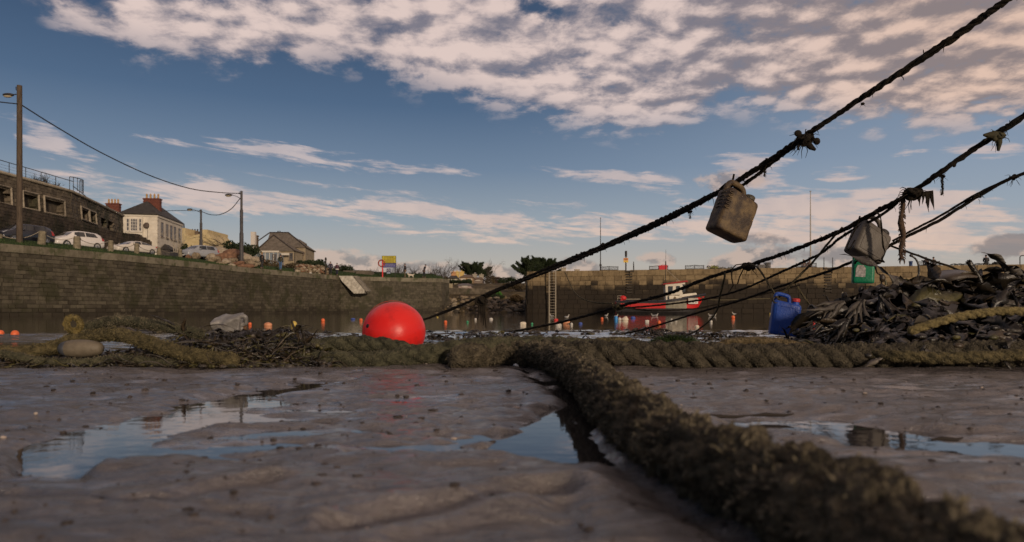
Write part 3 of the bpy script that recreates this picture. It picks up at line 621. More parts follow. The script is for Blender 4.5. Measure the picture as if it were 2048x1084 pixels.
# ================================================================ JERRYCANS
def rrect(hx,hy,r,n=5):
    out=[]
    for cx,cy,a0 in ((hx-r,hy-r,0),(-(hx-r),hy-r,90),(-(hx-r),-(hy-r),180),(hx-r,-(hy-r),270)):
        for i in range(n+1):
            a=rad(a0+90*i/n); out.append((cx+r*math.cos(a),cy+r*math.sin(a)))
    return out
def jerrycan(name,W,D,H,mb_mat,label,pos,roll,yaw,capm,cat='jerrycan',pitch=0,ribs=0,panel=True,handle='arch',capsize=1.0,spout=0.0,side_ribs=0,dent=.0,group='jerrycans used as floats',sag=1.0,wide=1.0):
    rt=bpy.data.objects.new(name,None); C.objects.link(rt); rt.empty_display_size=.05; tag(rt,label,cat,group)
    rt.matrix_world=Matrix.Translation(pos)@Matrix.Rotation(rad(roll),4,'Y')@Matrix.Rotation(rad(pitch),4,'X')@Matrix.Rotation(rad(yaw),4,'Z')
    hx,hy=W/2,D/2; rc=min(W,D)*.20
    prof=[(0,.90),(.012,.955),(.035,1.0),(.10,1.0),(.22,1.0),(.34,1.0),(.46,1.0),(.58,1.0),(.68,1.0),(.745,.985),(.785,.94),(.80,.87)]
    vs=[];fs=[]; base=rrect(hx,hy,rc); n=len(base); rnd=random.Random(hash(name)%99+int(W*1000))
    for z,k in prof:
        for (x,y) in base:
            zz=z*H; 
            # waist ribs on the narrow sides
            kk=k
            if side_ribs and abs(x)>hx*.9 and .1<z<.7: kk=k*(1-.02*(1 if int(z*25)%2 else 0))
            top=0
            if z>.7: zz+=(-(x/hx)*.035*H*sag)
            vs.append((x*(1-(1-kk)*.8)+dent*math.sin(z*9+y*30)*.3,y*(1-(1-kk)) +dent*math.sin(x*40+z*12),zz-H*.45))
    m=len(prof)
    for i in range(m-1):
        for j in range(n): a=i*n+j; b=i*n+(j+1)%n; fs.append((a,b,b+n,a+n))
    fs.append(tuple(range(n))[::-1]); fs.append(tuple(range((m-1)*n,m*n)))
    mb=MB(); mb.add(vs,fs,0,True)
    if panel:
        for s in (-1,1):
            y=s*(hy+.0006); pts=[(-hx*.74,y,-.36*H),(hx*.76,y,-.36*H),(hx*.78,y,.10*H),(hx*.5,y,.22*H),(-hx*.74,y,.25*H),(-hx*.74,y,-.36*H)]
            mb.tube(pts,H*.008,6)
    for i in range(ribs):
        z=(-.02+i*.075)*H; x0=-hx*.98
        arc=[(x0-.004+ .0*t, -hy*.55+hy*.75*(k/6), z+H*.018*math.sin(k/6*math.pi)) for k,t in enumerate(range(7))]
        mb.tube(arc,H*.010,6,mi=0)
        arc=[(-hx*.72+W*.13*math.cos(rad(90+30*k)),-(hy+.001),z+H*.024*math.sin(rad(90+30*k))) for k in range(7)]
        mb.tube(arc,H*.011,6,mi=0)
    zt=.35*H
    body=mb.build('body',mb_mat,rt,bevel=0)
    # handle
    h=MB(); w=D*.115
    if handle=='arch': pts=[(-hx*.86,0,zt-.05*H),(-hx*.86,0,zt+.11*H),(-hx*.66,0,zt+.20*H),(-hx*.10,0,zt+.19*H),(hx*.16,0,zt+.12*H),(hx*.28,0,zt-.04*H)]
    elif handle=='big': pts=[(-hx*.80,0,zt-.05*H),(-hx*.72,0,zt+.16*H),(-hx*.45,0,zt+.265*H),(0,0,zt+.27*H),(hx*.30,0,zt+.17*H),(hx*.52,0,zt-.06*H)]
    else: pts=[(-hx*.84,0,zt-.05*H),(-hx*.84,0,zt+.12*H),(-hx*.70,0,zt+.19*H),(-hx*.05,0,zt+.16*H),(hx*.12,0,zt+.11*H),(hx*.18,0,zt-.05*H)]
    sp=spline(pts,.01); hs=[]; 
    h.tube(sp,[w*1.0]*len(sp),10); h.build('handle',mb_mat,rt)
    c=MB(); cx=hx*.62; r=W*.12*capsize
    M=Matrix.Rotation(rad(spout),3,'Y')
    neck=MB(); neck.lathe([(r*1.15,-.06*H),(r*1.05,.02*H),(r*.95,.05*H)],(cx,0,zt-.01*H),18,M=M); neck.build('neck',mb_mat,rt)
    c.lathe([(0.001,.05*H),(r*1.12,.05*H),(r*1.15,.06*H),(r*1.12,.125*H),(r*1.0,.135*H),(.001,.135*H)],(cx,0,zt-.01*H),18,M=M)
    for k in range(18):
        a=2*math.pi*k/18; q=M@Vector((r*1.14*math.cos(a),r*1.14*math.sin(a),.09*H)); c.box(Vector((cx,0,zt-.01*H))+q,(r*.09,r*.09,H*.055),M=M)
    c.build('cap',capm,rt); return rt
DIRTY=mat('dirty_plastic',(.035,.021,.013),(.13,.085,.038),.62,9,bump=.5,bscale=90,contrast=(.42,.60))
GREYP=mat('grey_plastic',(.070,.058,.046),(.115,.098,.080),.55,7,bump=.3,bscale=70)
BLUEP=mat('blue_plastic',(.010,.045,.25),(.016,.065,.33),.42,10,bump=.3,bscale=90)
GREENP=mat('green_plastic',(.0,.13,.058),(.004,.18,.085),.42,8,bump=.3,bscale=60)
REDP=mat('red_cap',(.45,.03,.03),rough=.45)
DARKP=mat('dark_cap',(.025,.022,.02),rough=.5)
WHITEP=mat('white_plastic',(.42,.40,.36),(.58,.56,.52),.45,14,bump=.3,bscale=60)
jerrycan('jerrycan',.225*KD,.150*KD,.315*KD,DIRTY,'brown mud stained jerrycan hanging from the top mooring line, seen against the sky',PH(1466,428,4.2),21,15,mat('brass_cap',(.03,.025,.018),(.09,.075,.05),.5,30),pitch=-6,ribs=5,panel=False,side_ribs=1)
jerrycan('jerrycan',.20*KD,.115*KD,.235*KD,GREYP,'grey beige jerrycan with a big loop handle hanging from the second mooring line',PH(1737,484,4.1),27,8,DARKP,handle='big',pitch=-10,capsize=1.1,spout=14)
g=jerrycan('jerrycan',.122*KD,.085*KD,.175*KD,GREENP,'small green jerrycan with a pale label hanging below the grey one',PH(1726,541,4.3),2,-20,mat('green_cap',(.008,.10,.05),rough=.5),panel=False,handle='low',capsize=.7)
lb=MB(); lb.add([(a*KD,b*KD,c_*KD) for a,b,c_ in [(a*.8-.004,b,c_*.85) for a,b,c_ in [(-.052,-.0445,-.048),(.016,-.0445,-.050),(.018,-.0445,.012),(.000,-.0445,.036),(-.038,-.0445,.036),(-.050,-.0445,.010)]]],[(0,1,2,3,4,5)]); 
lb.build('label',mat('torn_label',(.20,.19,.18),(.42,.39,.37),.7,50,contrast=(.4,.6)),g)
jerrycan('jerrycan',.170*KD,.11*KD,.262*KD,BLUEP,'bright blue jerrycan with a red cap hanging just above the mud',PH(1570,634,4.45),7,-12,REDP,handle='low',capsize=1.05,panel=True,wide=1)
# cords on the cans
def cord(pts,r,label,m=M_DROPE,seed=1): return line_rope('lashing_cord',[PH(*q) for q in pts],r,label,m=m,group='cords lashing the jerrycans',step=.008,ragged=.12,strands=2,seed=seed,cat='cord')
cord([(1440,378,4.3),(1452,368,4.26),(1468,372,4.25),(1478,385,4.25),(1465,392,4.25),(1450,384,4.3),(1446,372,4.33)],.008,'cord lashing the brown jerrycan handle to the top line',seed=41)
cord([(1462,372,4.3),(1466,358,4.3),(1468,348,4.3)],.006,'short cord end standing up above the brown jerrycan',seed=42)
cord([(1720,432,3.98),(1712,455,4.02),(1700,480,4.03),(1694,494,4.03),(1698,499,3.95),(1710,480,3.93)],.0045,'cord looped down the left edge of the grey jerrycan',seed=43)
cord([(1748,422,3.9),(1760,432,3.86),(1763,455,3.84),(1766,490,3.84),(1770,505,3.86),(1764,518,3.88),(1768,524,3.9),(1755,520,3.95),(1750,527,3.96),(1754,545,3.9),(1762,552,3.85),(1763,570,3.8)],.0048,'cord hanging down the right edge of the grey jerrycan into the kelp',seed=44)
cord([(1712,520,4.2),(1716,510,4.2),(1722,516,4.2),(1736,518,4.2),(1714,522,4.2),(1710,528,4.2)],.005,'cord tying the green jerrycan handle to a line',seed=45)
cord([(1552,592,4.45),(1560,602,4.42),(1550,606,4.42),(1546,598,4.45),(1556,592,4.46)],.006,'cord tied round the blue jerrycan handle',m=M_DROPE2,seed=46)
# ================================================================ RED BUOY
def red_buoy():
    d=3.42; c=P(788,664,d); r=.1535; rt=root('mooring_buoy',tuple(c),label='big bright red round mooring buoy behind the green rope',cat='buoy')
    rt.rotation_euler=(rad(14),rad(-10),rad(20))
    mb=MB(); prof=[]; n=40
    for i in range(n+1):
        a=math.pi*i/n; q=r*math.sin(a); z=-r*math.cos(a)*.955
        if abs(z-.03)<.0065: q*=.996
        prof.append((max(q,.0005),z))
    mb.lathe(prof,n=64); m=mat('red_vinyl',(.42,.014,.012),(.66,.018,.014),.46,11,bump=.2,bscale=25,spec=.35,r2=.32,contrast=(.28,.46))
    body=mb.build('body',m,rt)
    M=rt.rotation_euler.to_matrix().inverted()
    dv=(P(744.5,651,d)-c); dv.y=-math.sqrt(max(0,(r*.985)**2-dv.x**2-dv.z**2)); dv=M@dv
    z=dv.normalized(); q=z.to_track_quat('Z','Y').to_matrix()
    h=MB(); h.lathe([(.0001,.0035),(.0080,.0035),(.0095,.0030),(.0105,-.003)],dv*1.0,16,M=q); h.build('bung_hole_shade',mat('hole_shade',(.01,.008,.008),rough=.6),rt)  # raised black disc, its colour painted as the shade inside a hole
    s=MB(); pts=[(r*1.0012*math.cos(2*math.pi*k/72),r*1.0012*math.sin(2*math.pi*k/72)*1.0,0) for k in range(73)]
    Ms=Matrix.Rotation(rad(72),3,'X')@Matrix.Rotation(rad(8),3,'Y')
    s.tube([Ms@Vector((a,b*.998,0)) for a,b,_ in pts],.0011,5); s.build('moulding_seam',mat('seam',(.40,.012,.01),rough=.5),rt)
red_buoy()
# ================================================================ FLOATS AND LITTER IN THE LEFT HEAP
def fender(px0,px1,py,d,hpx,label,rz=0,split=None,tilt=0):
    c=P((px0+px1)/2,py,d); L=(px1-px0)/F*d/2; r=hpx/F*d/2; rt=root('float',tuple(c),rz=rad(rz),label=label,cat='float'); rt.rotation_euler.y=rad(tilt)
    M=Matrix.Rotation(rad(90),3,'Y'); prof=[(.0005,-L)]+[(r*math.sin(math.acos(max(-1,min(1,-t))))**.62 if abs(t)<1 else 0.0005,L*t) for t in [-.97,-.9,-.8,-.6,-.4,-.2,0,.2,.4,.6,.8,.9,.97]]+[(.0005,L)]
    mb=MB(); mb.lathe(prof,n=24,M=M); mb.build('shell',mat('beige_float',(.10,.08,.055),(.165,.135,.095),.6,12,bump=.4),rt)
    if split:
        b=MB(); b.lathe([(rr*1.012+.0005,z) for rr,z in prof if z<=L*split]+[(.0005,L*split)],n=24,M=M); b.build('end_band',mat('slate_band',(.035,.037,.045),(.06,.062,.07),.55,12),rt)
    return rt
fender(118,206,697,3.12,36,'beige and slate grey float half buried under the left rope',split=-.42)
fender(196,272,667,3.3,34,'second beige float wedged behind the crossing ropes on the left',tilt=6)
fender(96,128,700,3.2,22,'small pale float beside the left end of the rope',rz=20)
wj=jerrycan('plastic_bottle',.090,.085,.16,mat('grubby_plastic',(.13,.12,.11),(.26,.245,.23),.5,14,bump=1.5,bscale=22),'crumpled whitish plastic bottle lying on top of the seaweed heap',P(460,650,3.45),82,25,mat('cap_brown',(.10,.05,.02),rough=.6),cat='bottle',handle='low',dent=.012,panel=False,group=None,sag=2)
# ================================================================ SEAWEED
KM=[mat('kelp_dark',(.010,.008,.006),(.026,.020,.013),.36,20,bump=.5,bscale=60,spec=.5),
    mat('kelp_brown',(.030,.020,.011),(.062,.044,.026),.42,14,bump=.5,bscale=60,spec=.45),
    mat('kelp_grey',(.036,.030,.024),(.078,.066,.052),.5,14,bump=.5,bscale=60,spec=.4),
    mat('kelp_olive',(.030,.027,.008),(.085,.072,.022),.45,14,bump=.5,bscale=60,spec=.45),
    mat('kelp_pale',(.09,.075,.058),(.17,.14,.11),.55,14,bump=.5,bscale=60,spec=.4)]
def pick(rnd,w): 
    r=rnd.random()*sum(w); 
    for i,q in enumerate(w):
        r-=q
        if r<=0: return i
    return 0
def ribbon(mb,p,dr,L,w,rnd,mi=0,droop=.8,curl=.6,n=8,thick=.12,side=None,taper=True):
    p=Vector(p); d=Vector(dr).normalized(); s=side or d.cross(Vector((rnd.gauss(0,.5),rnd.gauss(0,.5),1))).normalized()
    vs=[];tw=rnd.uniform(-1,1)*curl
    for i in range(n+1):
        t=i/n; ww=w*(.55+.9*math.sin(math.pi*min(1,t*.9+.12)))*(1 if not taper else (1-t**4*.9)); nn=d.cross(s).normalized()
        ru=ww*.25*math.sin(t*11+tw*5)
        vs+= [p-s*ww*.5+nn*ru, p+nn*ww*thick, p+s*ww*.5-nn*ru, p-nn*ww*thick]
        p=p+d*(L/n); d=(d+Vector((rnd.gauss(0,.16),rnd.gauss(0,.16),rnd.gauss(0,.12)-droop/n))).normalized()
        s=(s+nn*tw/n).normalized(); s=(s-d*s.dot(d)).normalized()
    fs=[]
    for i in range(n):
        a=i*4
        for j in range(4): fs.append((a+j,a+(j+1)%4,a+4+(j+1)%4,a+4+j))
    mb.add(vs,fs,mi,True); return p
def stipe(mb,p,dr,L,r,rnd,mi=0,droop=.4,n=7,wander=.25):
    p=Vector(p); d=Vector(dr).normalized(); pts=[p];
    for i in range(n): p=p+d*(L/n); pts.append(p); d=(d+Vector((rnd.gauss(0,wander),rnd.gauss(0,wander),rnd.gauss(0,wander)-droop/n))).normalized()
    mb.tube(pts,[r*(1-.5*i/n) for i in range(n+1)],6,mi); return p,d
def fan(mb,p,dr,up,L,rnd,k=9,spread=1.0,mi=2,w=.013):
    # holdfast blade that splits into straps
    p=Vector(p); d=Vector(dr).normalized(); u=Vector(up); s=d.cross(u).normalized()
    for i in range(k):
        a=(i/(k-1)-.5)*spread; dd=(d*math.cos(a)+s*math.sin(a)).normalized()
        ribbon(mb,p,dd,L*rnd.uniform(.75,1.1),w,rnd,mi,droop=.5,curl=.25,n=9,side=s)
def heap_h(x,y):
    px=1024+F*x/np.maximum(y,.5)
    A=np.interp(px,[1540,1580,1620,1660,1700,1750,1800,1850,1950,2048,2350],[-.09,-.075,-.052,-.03,-.006,.012,.026,.032,.036,.042,.05])
    f=np.clip((y-3.04)/1.7,0,1)**.6*np.clip((6.2-y)/1.2,0,1)
    return np.maximum(0,(CH+A*y))*f*(1+.12*fbm(x*4,y*4,seed=71,o=4))
DH=lambda py: float(np.interp(py,[545,570,600,640,690,730],[4.9,4.6,4.05,3.55,3.18,2.95]))
def right_heap():
    mb=MB(); rnd=random.Random(21)
    us=np.linspace(.34,.98,190); ys=np.linspace(3.0,6.2,130); U,Y=np.meshgrid(us,ys); X=U*Y; Z=heap_h(X,Y)+.02*fbm(X*18,Y*18,seed=72,o=3)*np.clip(heap_h(X,Y)*8,0,1)-.03-np.clip((Y-3.3)*.05,0,.2)
    n,m=X.shape; i=np.arange(n*m).reshape(n,m); Q=np.stack([i[:-1,:-1].ravel(),i[:-1,1:].ravel(),i[1:,1:].ravel(),i[1:,:-1].ravel()],1)
    V=np.stack([X.ravel(),Y.ravel(),Z.ravel()],1)
    mb.add([tuple(v) for v in V],[tuple(q) for q in Q],0,True)
    hh=lambda x,y: float(heap_h(np.array([x]),np.array([y]))[0])
    W=[.60,.18,.11,.10,.01]
    for i in range(2600):
        y=3.05+2.1*rnd.random()**1.3; x=xof(rnd.uniform(1560,2330),y); h=hh(x,y); k=y/3.3
        z=h+rnd.uniform(-.02,.01)*k; a=rnd.uniform(0,6.28); dr=(math.cos(a),math.sin(a)*.6-.15,rnd.uniform(-.35,.22)); mi=pick(rnd,W)
        q=rnd.random()
        if h<.02 and rnd.random()<.6: continue
        if q<.80: ribbon(mb,(x,y,z+.01),dr,rnd.uniform(.06,.20)*k,rnd.uniform(.010,.034)*k,rnd,mi,droop=.9,n=8,thick=.035,curl=1.1)
        elif q<.93: stipe(mb,(x,y,z+.01),dr,rnd.uniform(.08,.24)*k,rnd.uniform(.0025,.0055)*k,rnd,mi)
        else:
            r=rnd.uniform(.006,.014)*k; mb.ell((x,y,z+.012),(r*1.5,r*.9,r*.8),8,6,mi=mi,M=Matrix.Rotation(a,3,'Z'),jit=.12,rnd=rnd)
    for i in range(210):
        y=3.2+1.6*rnd.random(); x=xof(rnd.uniform(1700,2350),y); z=hh(x,y)+.015; a=rnd.uniform(0,6.28); k=y/3.3
        ribbon(mb,(x,y,z),(math.cos(a),math.sin(a)*.5-.45,.22*rnd.random()),rnd.uniform(.16,.36)*k,rnd.uniform(.03,.085)*k,rnd,pick(rnd,[.55,.25,.14,.06,0]),droop=1.1,curl=1.0,n=12,thick=.03)
    # fans of straps on the front face, as in the photograph
    for (px,py,d,dx,dz,L,k,sp,mi) in [(1805,570,3.42,.8,-.75,.27,13,.75,2),(1800,575,3.40,-.3,-1,.22,9,.8,1),(1730,600,3.35,-.7,-.8,.20,8,.7,2),(1760,590,3.33,.2,-1,.20,9,.7,0),(1880,600,3.3,.6,-1,.18,9,.9,1),
                                (1960,570,3.4,-.4,-1,.2,9,.9,0),(2020,575,3.4,.5,-1,.2,9,.9,1),(1700,640,3.25,-.9,-.5,.16,7,.7,0),(1990,600,3.3,.9,-.6,.2,8,.8,2),(1690,605,3.4,-1,-.35,.20,6,.4,2)]:
        d=DH(py)-.22; fan(mb,P(px,py,d),(dx,-.25,dz),(0,-1,.15),L*d/3.0,rnd,k+2,sp,mi,w=.020*d/3.4)
    # grey split blade at the shoulder
    ribbon(mb,P(1790,562,4.35),(1,-.15,-.9),.5,.14,rnd,2,droop=.2,curl=.15,n=12,thick=.03,side=Vector((.75,.2,.62)).normalized())
    # edge strands hanging towards the sand
    for (px,py,d,L,w,mi,dx) in [(1700,690,3.1,.13,.012,0,-.9),(1770,712,2.86,.14,.016,4,-1.0),(1850,700,2.86,.12,.020,2,.5),(1900,700,2.86,.15,.018,3,.6),(1850,690,2.9,.16,.02,2,-.3),(1980,690,2.9,.14,.02,0,.2),(2030,680,2.9,.15,.03,2,-.5)]:
        ribbon(mb,P(px,py,d),(dx,-.1,-.35),L,w,rnd,mi,droop=.5,curl=.8,n=10,thick=.1)
    # bladders at the foot of the heap
    for i in range(22):
        px=rnd.uniform(1690,2060); py=rnd.uniform(655,712); d=rnd.uniform(2.88,3.05); r=rnd.uniform(.005,.015)
        mb.ell(P(px,py,d),(r*1.9,r,r*.95),9,7,mi=pick(rnd,[.5,.2,.1,.25,.0]),jit=.08,rnd=rnd)
    tag(mb.build('seaweed_heap',KM),'tall dark heap of tangled kelp and bladders on the right','seaweed',kind='stuff')
right_heap()
def kelp(name,label,fn,group='single kelp blades standing out of the heap',m=None,at=(0,0,0)):
    mb=MB(); fn(mb); rt=tag(mb.build(name,m or KM,off=at),label,'kelp',group); rt.location=at; return rt
def blade_surface(mb,top,bot,mi=0,th=.003):
    n=len(top); vs=[]
    for a,b in zip(top,bot):
        a=Vector(a);b=Vector(b); mid=(a+b)/2+Vector((0,-.012,.006)); vs+=[a,mid,b,mid+Vector((0,th,-th))]
    fs=[]
    for i in range(n-1):
        for j in range(4): fs.append((i*4+j,i*4+(j+1)%4,(i+1)*4+(j+1)%4,(i+1)*4+j))
    mb.add(vs,fs,mi,True)
def PK(px,py,d):
    return P(px,py,d*1.35)
kelp('kelp_frond','broad smooth brown kelp blade arching over the top of the right heap',lambda mb:blade_surface(mb,spline([PK(1845,566,3.6),PK(1862,548,3.55),PK(1890,540,3.5),PK(1925,540,3.45),PK(1955,549,3.4)],.02),spline([PK(1850,570,3.3),PK(1872,566,3.25),PK(1900,562,3.2),PK(1930,556,3.2),PK(1958,556,3.25)],.02),1),at=tuple(PK(1900,555,3.4)))
def frilly(mb):
    rnd=random.Random(3); pts=spline([PK(1962,570,3.3),PK(1958,556,3.3),PK(1948,540,3.3),PK(1938,524,3.3)],.008); T,N=frames(pts)
    for i,p in enumerate(pts):
        for k in range(7):
            a=rnd.uniform(0,6.28); B=T[i].cross(N[i]); d=N[i]*math.cos(a)+B*math.sin(a); ribbon(mb,p,d+T[i]*.5,.022,.012,rnd,0,n=3,droop=.2)
    mb.tube(pts,.016,8,0)
kelp('kelp_holdfast','dark frilly kelp stump standing upright on the right heap',frilly,at=tuple(PK(1950,545,3.3)))
def curve_stipe(mb):
    p=[PK(1822,511,3.4),PK(1832,519,3.4),PK(1838,535,3.4),PK(1836,552,3.4),PK(1824,566,3.4)]; s=spline(p,.01); mb.tube(s,[.0062-.0025*i/len(s)*0 for i in range(len(s))],8,0); mb.ell(PK(1822,511,3.4),(.012,.009,.010),8,6,0)
kelp('kelp_stalk','thin dark stalk curling up left of the arched blade',curve_stipe,at=tuple(PK(1830,540,3.4)))
def left_kelp(mb):
    rnd=random.Random(9)
    for (px,py,d,dx,dz,L,w,mi,dr) in [(1600,690,3.4,-.5,.6,.10,.030,0,1.2),(1590,660,3.45,-.5,.7,.09,.014,0,2.5),(1600,680,3.4,.3,.9,.12,.05,0,.3),(1625,690,3.4,.1,.8,.12,.06,1,.4),(1585,668,3.45,.9,.3,.13,.03,0,.8),(1595,705,3.35,-.2,.8,.06,.025,3,.4),(1570,712,3.35,.3,.5,.06,.03,3,.5),(1640,700,3.35,.9,.1,.12,.03,2,.3),
          (1650,705,3.3,-.6,.2,.10,.02,0,.3),(1610,712,3.3,.8,.0,.09,.02,1,.2),(1620,660,3.45,.5,.5,.16,.018,2,.3),(1560,708,3.35,.9,.1,.10,.02,0,.3)]:
        ribbon(mb,PK(px,py,d),(dx,-.1,dz),L,w,rnd,mi,droop=dr,curl=.8,n=10,thick=.06)
    mb.ell(PK(1622,690,3.38),(.055,.04,.05),12,9,0,jit=.1,rnd=rnd); mb.ell(PK(1596,648,3.45),(.03,.02,.03),10,7,0,jit=.1,rnd=rnd)
    for i in range(60):
        px=rnd.uniform(1555,1700); py=rnd.uniform(668,716); a=rnd.uniform(0,6.28)
        ribbon(mb,PK(px,py,rnd.uniform(3.3,3.6)),(math.cos(a),-.1,math.sin(a)*.5),rnd.uniform(.04,.11),rnd.uniform(.006,.018),rnd,pick(rnd,[.5,.2,.2,.1,0]),n=6)
tag(kelp('kelp_clump','dark kelp clump beside and in front of the blue jerrycan',left_kelp,group=None,at=tuple(PK(1600,690,3.4))),kind='stuff')
def folded(mb):
    rnd=random.Random(2)
    blade_surface(mb,[PK(1618,612,3.6),PK(1628,611,3.58),PK(1645,618,3.55),PK(1660,632,3.5),PK(1672,650,3.45)],[PK(1610,632,3.6),PK(1622,640,3.55),PK(1640,648,3.5),PK(1655,655,3.45),PK(1668,662,3.4)],0)
    mb.tube(spline([PK(1612,640,3.6),PK(1616,618,3.6),PK(1624,610,3.59),PK(1634,622,3.52),PK(1645,646,3.5)],.01),.006,6,2)
    mb.tube(spline([PK(1600,655,3.6),PK(1606,640,3.6),PK(1618,618,3.6)],.01),.004,6,2)
kelp('kelp_frond','folded dark kelp blade between the blue jerrycan and the white dinghy',folded,at=tuple(PK(1640,635,3.5)))
rnd_u=random.Random(12)
for px,py,d,top in [(1705,640,3.5,606),(1720,620,3.5,580),(1772,570,3.45,556),(1690,632,3.5,600),(1700,625,3.5,592)]:
    def st(mb):
        a=PK(px,py,d); b=PK(px+rnd_u.uniform(-12,6),top,d); mb.tube([a,(a+b)/2+Vector((.01,0,0)),b],[.008,.007,.010],6,rnd_u.choice([0,2,3])); mb.ell(b,(.02,.015,.027),8,6,rnd_u.choice([0,3,1]),jit=.1,rnd=rnd_u)
    kelp('kelp_stalk','short kelp stalk tipped with a bladder, poking up below the green jerrycan',st,group='short kelp stalks',at=tuple(PK(px,(py+top)/2,d)))
# ---- left heap
def left_heap():
    mb=MB(); rnd=random.Random(33)
    def H(px): return np.interp(px,[-80,0,60,130,250,330,420,470,560,600,640,680],[.04,.05,.04,.04,.055,.12,.15,.17,.175,.17,.13,.02])
    for i in range(2900):
        px=rnd.uniform(-70,665)
        if 90<px<215 and rnd.random()<.75: continue
        h=float(H(px)); y=3.02+abs(rnd.gauss(0,.16)); z=h*min(1,((y-2.98)/.22))*rnd.uniform(.3,1.0)*math.sqrt(rnd.random()); x=xof(px,y)
        if rnd.random()<.12: y=rnd.uniform(2.93,3.02); z=.006; x=xof(px,y)
        a=rnd.uniform(0,6.28); mi=pick(rnd,[.38,.22,.16,.22,.02]); q=rnd.random()
        dr=(math.cos(a),math.sin(a)*.5-.1,rnd.uniform(-.3,.35))
        if q<.5: ribbon(mb,(x,y,z+.008),dr,rnd.uniform(.03,.11),rnd.uniform(.005,.015),rnd,mi,n=6,droop=.6,thick=.05)
        elif q<.74: stipe(mb,(x,y,z+.008),dr,rnd.uniform(.04,.14),rnd.uniform(.002,.004),rnd,mi,n=6)
        else:
            r=rnd.uniform(.004,.012); mb.ell((x,y,z+.008),(r*1.7,r*1.0,r*.85),8,6,mi=pick(rnd,[.2,.2,.12,.45,.03]),M=Matrix.Rotation(a,3,'Z'),jit=.08,rnd=rnd)
    # hidden filler body: lumpy weed mat
    for i in range(110):
        px=rnd.uniform(-70,650); h=float(H(px)); x=xof(px,3.3); mb.ell((x,3.32,h*.25),(.06,.10,h*.52+.01),9,6,mi=0,jit=.25,rnd=rnd)
    # splayed plants near px 560-620
    for (px,py,n_) in [(590,664,15),(560,690,12),(520,700,10),(430,690,10),(370,668,8),(300,700,8),(610,690,12)]:
        for k in range(n_):
            a=rnd.uniform(0,6.28); ribbon(mb,P(px,py,3.1),(math.cos(a),-.4,math.sin(a)*.8),rnd.uniform(.05,.12),rnd.uniform(.007,.014),rnd,pick(rnd,[.3,.4,.2,.1,0]),n=7,droop=.7)
    for (px,py,L,w,dx,mi) in [(330,690,.22,.010,1,2),(120,726,.2,.009,1,1),(200,722,.2,.008,1,2),(20,722,.16,.008,1,3),(350,650,.12,.008,-.4,0),(400,655,.2,.008,1,1),(230,735,.2,.007,1,1),(530,735,.1,.01,.6,2)]:
        ribbon(mb,P(px,py,3.0),(dx,-.05,.2),L,w,rnd,mi,n=9,droop=.3,curl=.2)
    tag(mb.build('seaweed_heap',KM),'low heap of bladder wrack and weed along the left of the sand','seaweed',kind='stuff')
left_heap()
def mid_weed():
    mb=MB(); rnd=random.Random(44)
    for i in range(2600):
        d=rnd.uniform(4.4,14.2); u=rnd.uniform(-.55,.75); x=u*d
        # patchy
        if fbm(np.array([x*.9]),np.array([d*1.3]),seed=81,o=3)[0]<(-.02 if u>-.15 else .12): continue
        z=max(gz(x,d),SEA)-.004; s=.35+.10*d; a=rnd.uniform(0,6.28); mi=pick(rnd,[.5,.3,.08,.12,0])
        q=rnd.random()
        if q<.6: ribbon(mb,(x,d,z+.01),(math.cos(a),math.sin(a),rnd.uniform(0,.5)),rnd.uniform(.05,.13)*s,rnd.uniform(.012,.03)*s,rnd,mi,n=4,droop=1.0)
        else: mb.ell((x,d,z),(rnd.uniform(.03,.09)*s,rnd.uniform(.03,.06)*s,rnd.uniform(.006,.018)*s),7,4,mi=mi,jit=.3,rnd=rnd)
    for (px,py,n_,L,hh) in [(1295,662,110,.30,.14),(1100,672,40,.22,.06),(1010,672,70,.26,.10),(960,668,40,.22,.07),(880,672,40,.2,.07),(1180,674,30,.2,.05),(1420,664,60,.2,.06),(1480,662,50,.2,.05),(1350,668,50,.25,.08),(920,678,40,.2,.05)]:
        c=G(px,py+8,SEA)
        for k in range(n_):
            a=rnd.uniform(0,6.28); rr=abs(rnd.gauss(0,L*.7)); ribbon(mb,(c.x+rr*math.cos(a)*1.6,c.y+rr*math.sin(a),SEA+hh*max(0,1-rr/L/1.3)*rnd.uniform(.3,1)),(math.cos(a),math.sin(a),rnd.uniform(-.3,.5)),rnd.uniform(.08,.2),rnd.uniform(.015,.035),rnd,pick(rnd,[.6,.3,.0,.1,0]),n=5,droop=1.2)
    tag(mb.build('weed_flats',KM),'dark weed strewn over the shiny mud flats at the water edge','seaweed',kind='stuff')
mid_weed()
def clump(px0,px1,py,d,h,label,m):
    mb=MB(); rnd=random.Random(px0); c=P((px0+px1)/2,py,d); w=(px1-px0)/F*d/2
    mb.ell(c,(w,w*.4,h*.6),16,8,0,jit=.1,rnd=rnd)
    for i in range(900):
        a=rnd.uniform(0,6.28); e=rnd.uniform(-.2,1.4); q=Vector((math.cos(a)*math.cos(e)*w,math.sin(a)*math.cos(e)*w*.4,math.sin(e)*h*.6)); dd=Vector((q.x/w,q.y/w*2,q.z/h+.4)); ribbon(mb,c+q,dd,rnd.uniform(.012,.028),.004,rnd,0,n=3,droop=.6)
    o=tag(mb.build('weed_clump',m,off=tuple(c)),label,'seaweed'); o.location=c
clump(1302,1396,690,3.35,.05,'bright dark green weed clump lying beyond the brown rope',mat('greenweed',(.012,.022,.006),(.035,.055,.014),.5,30))
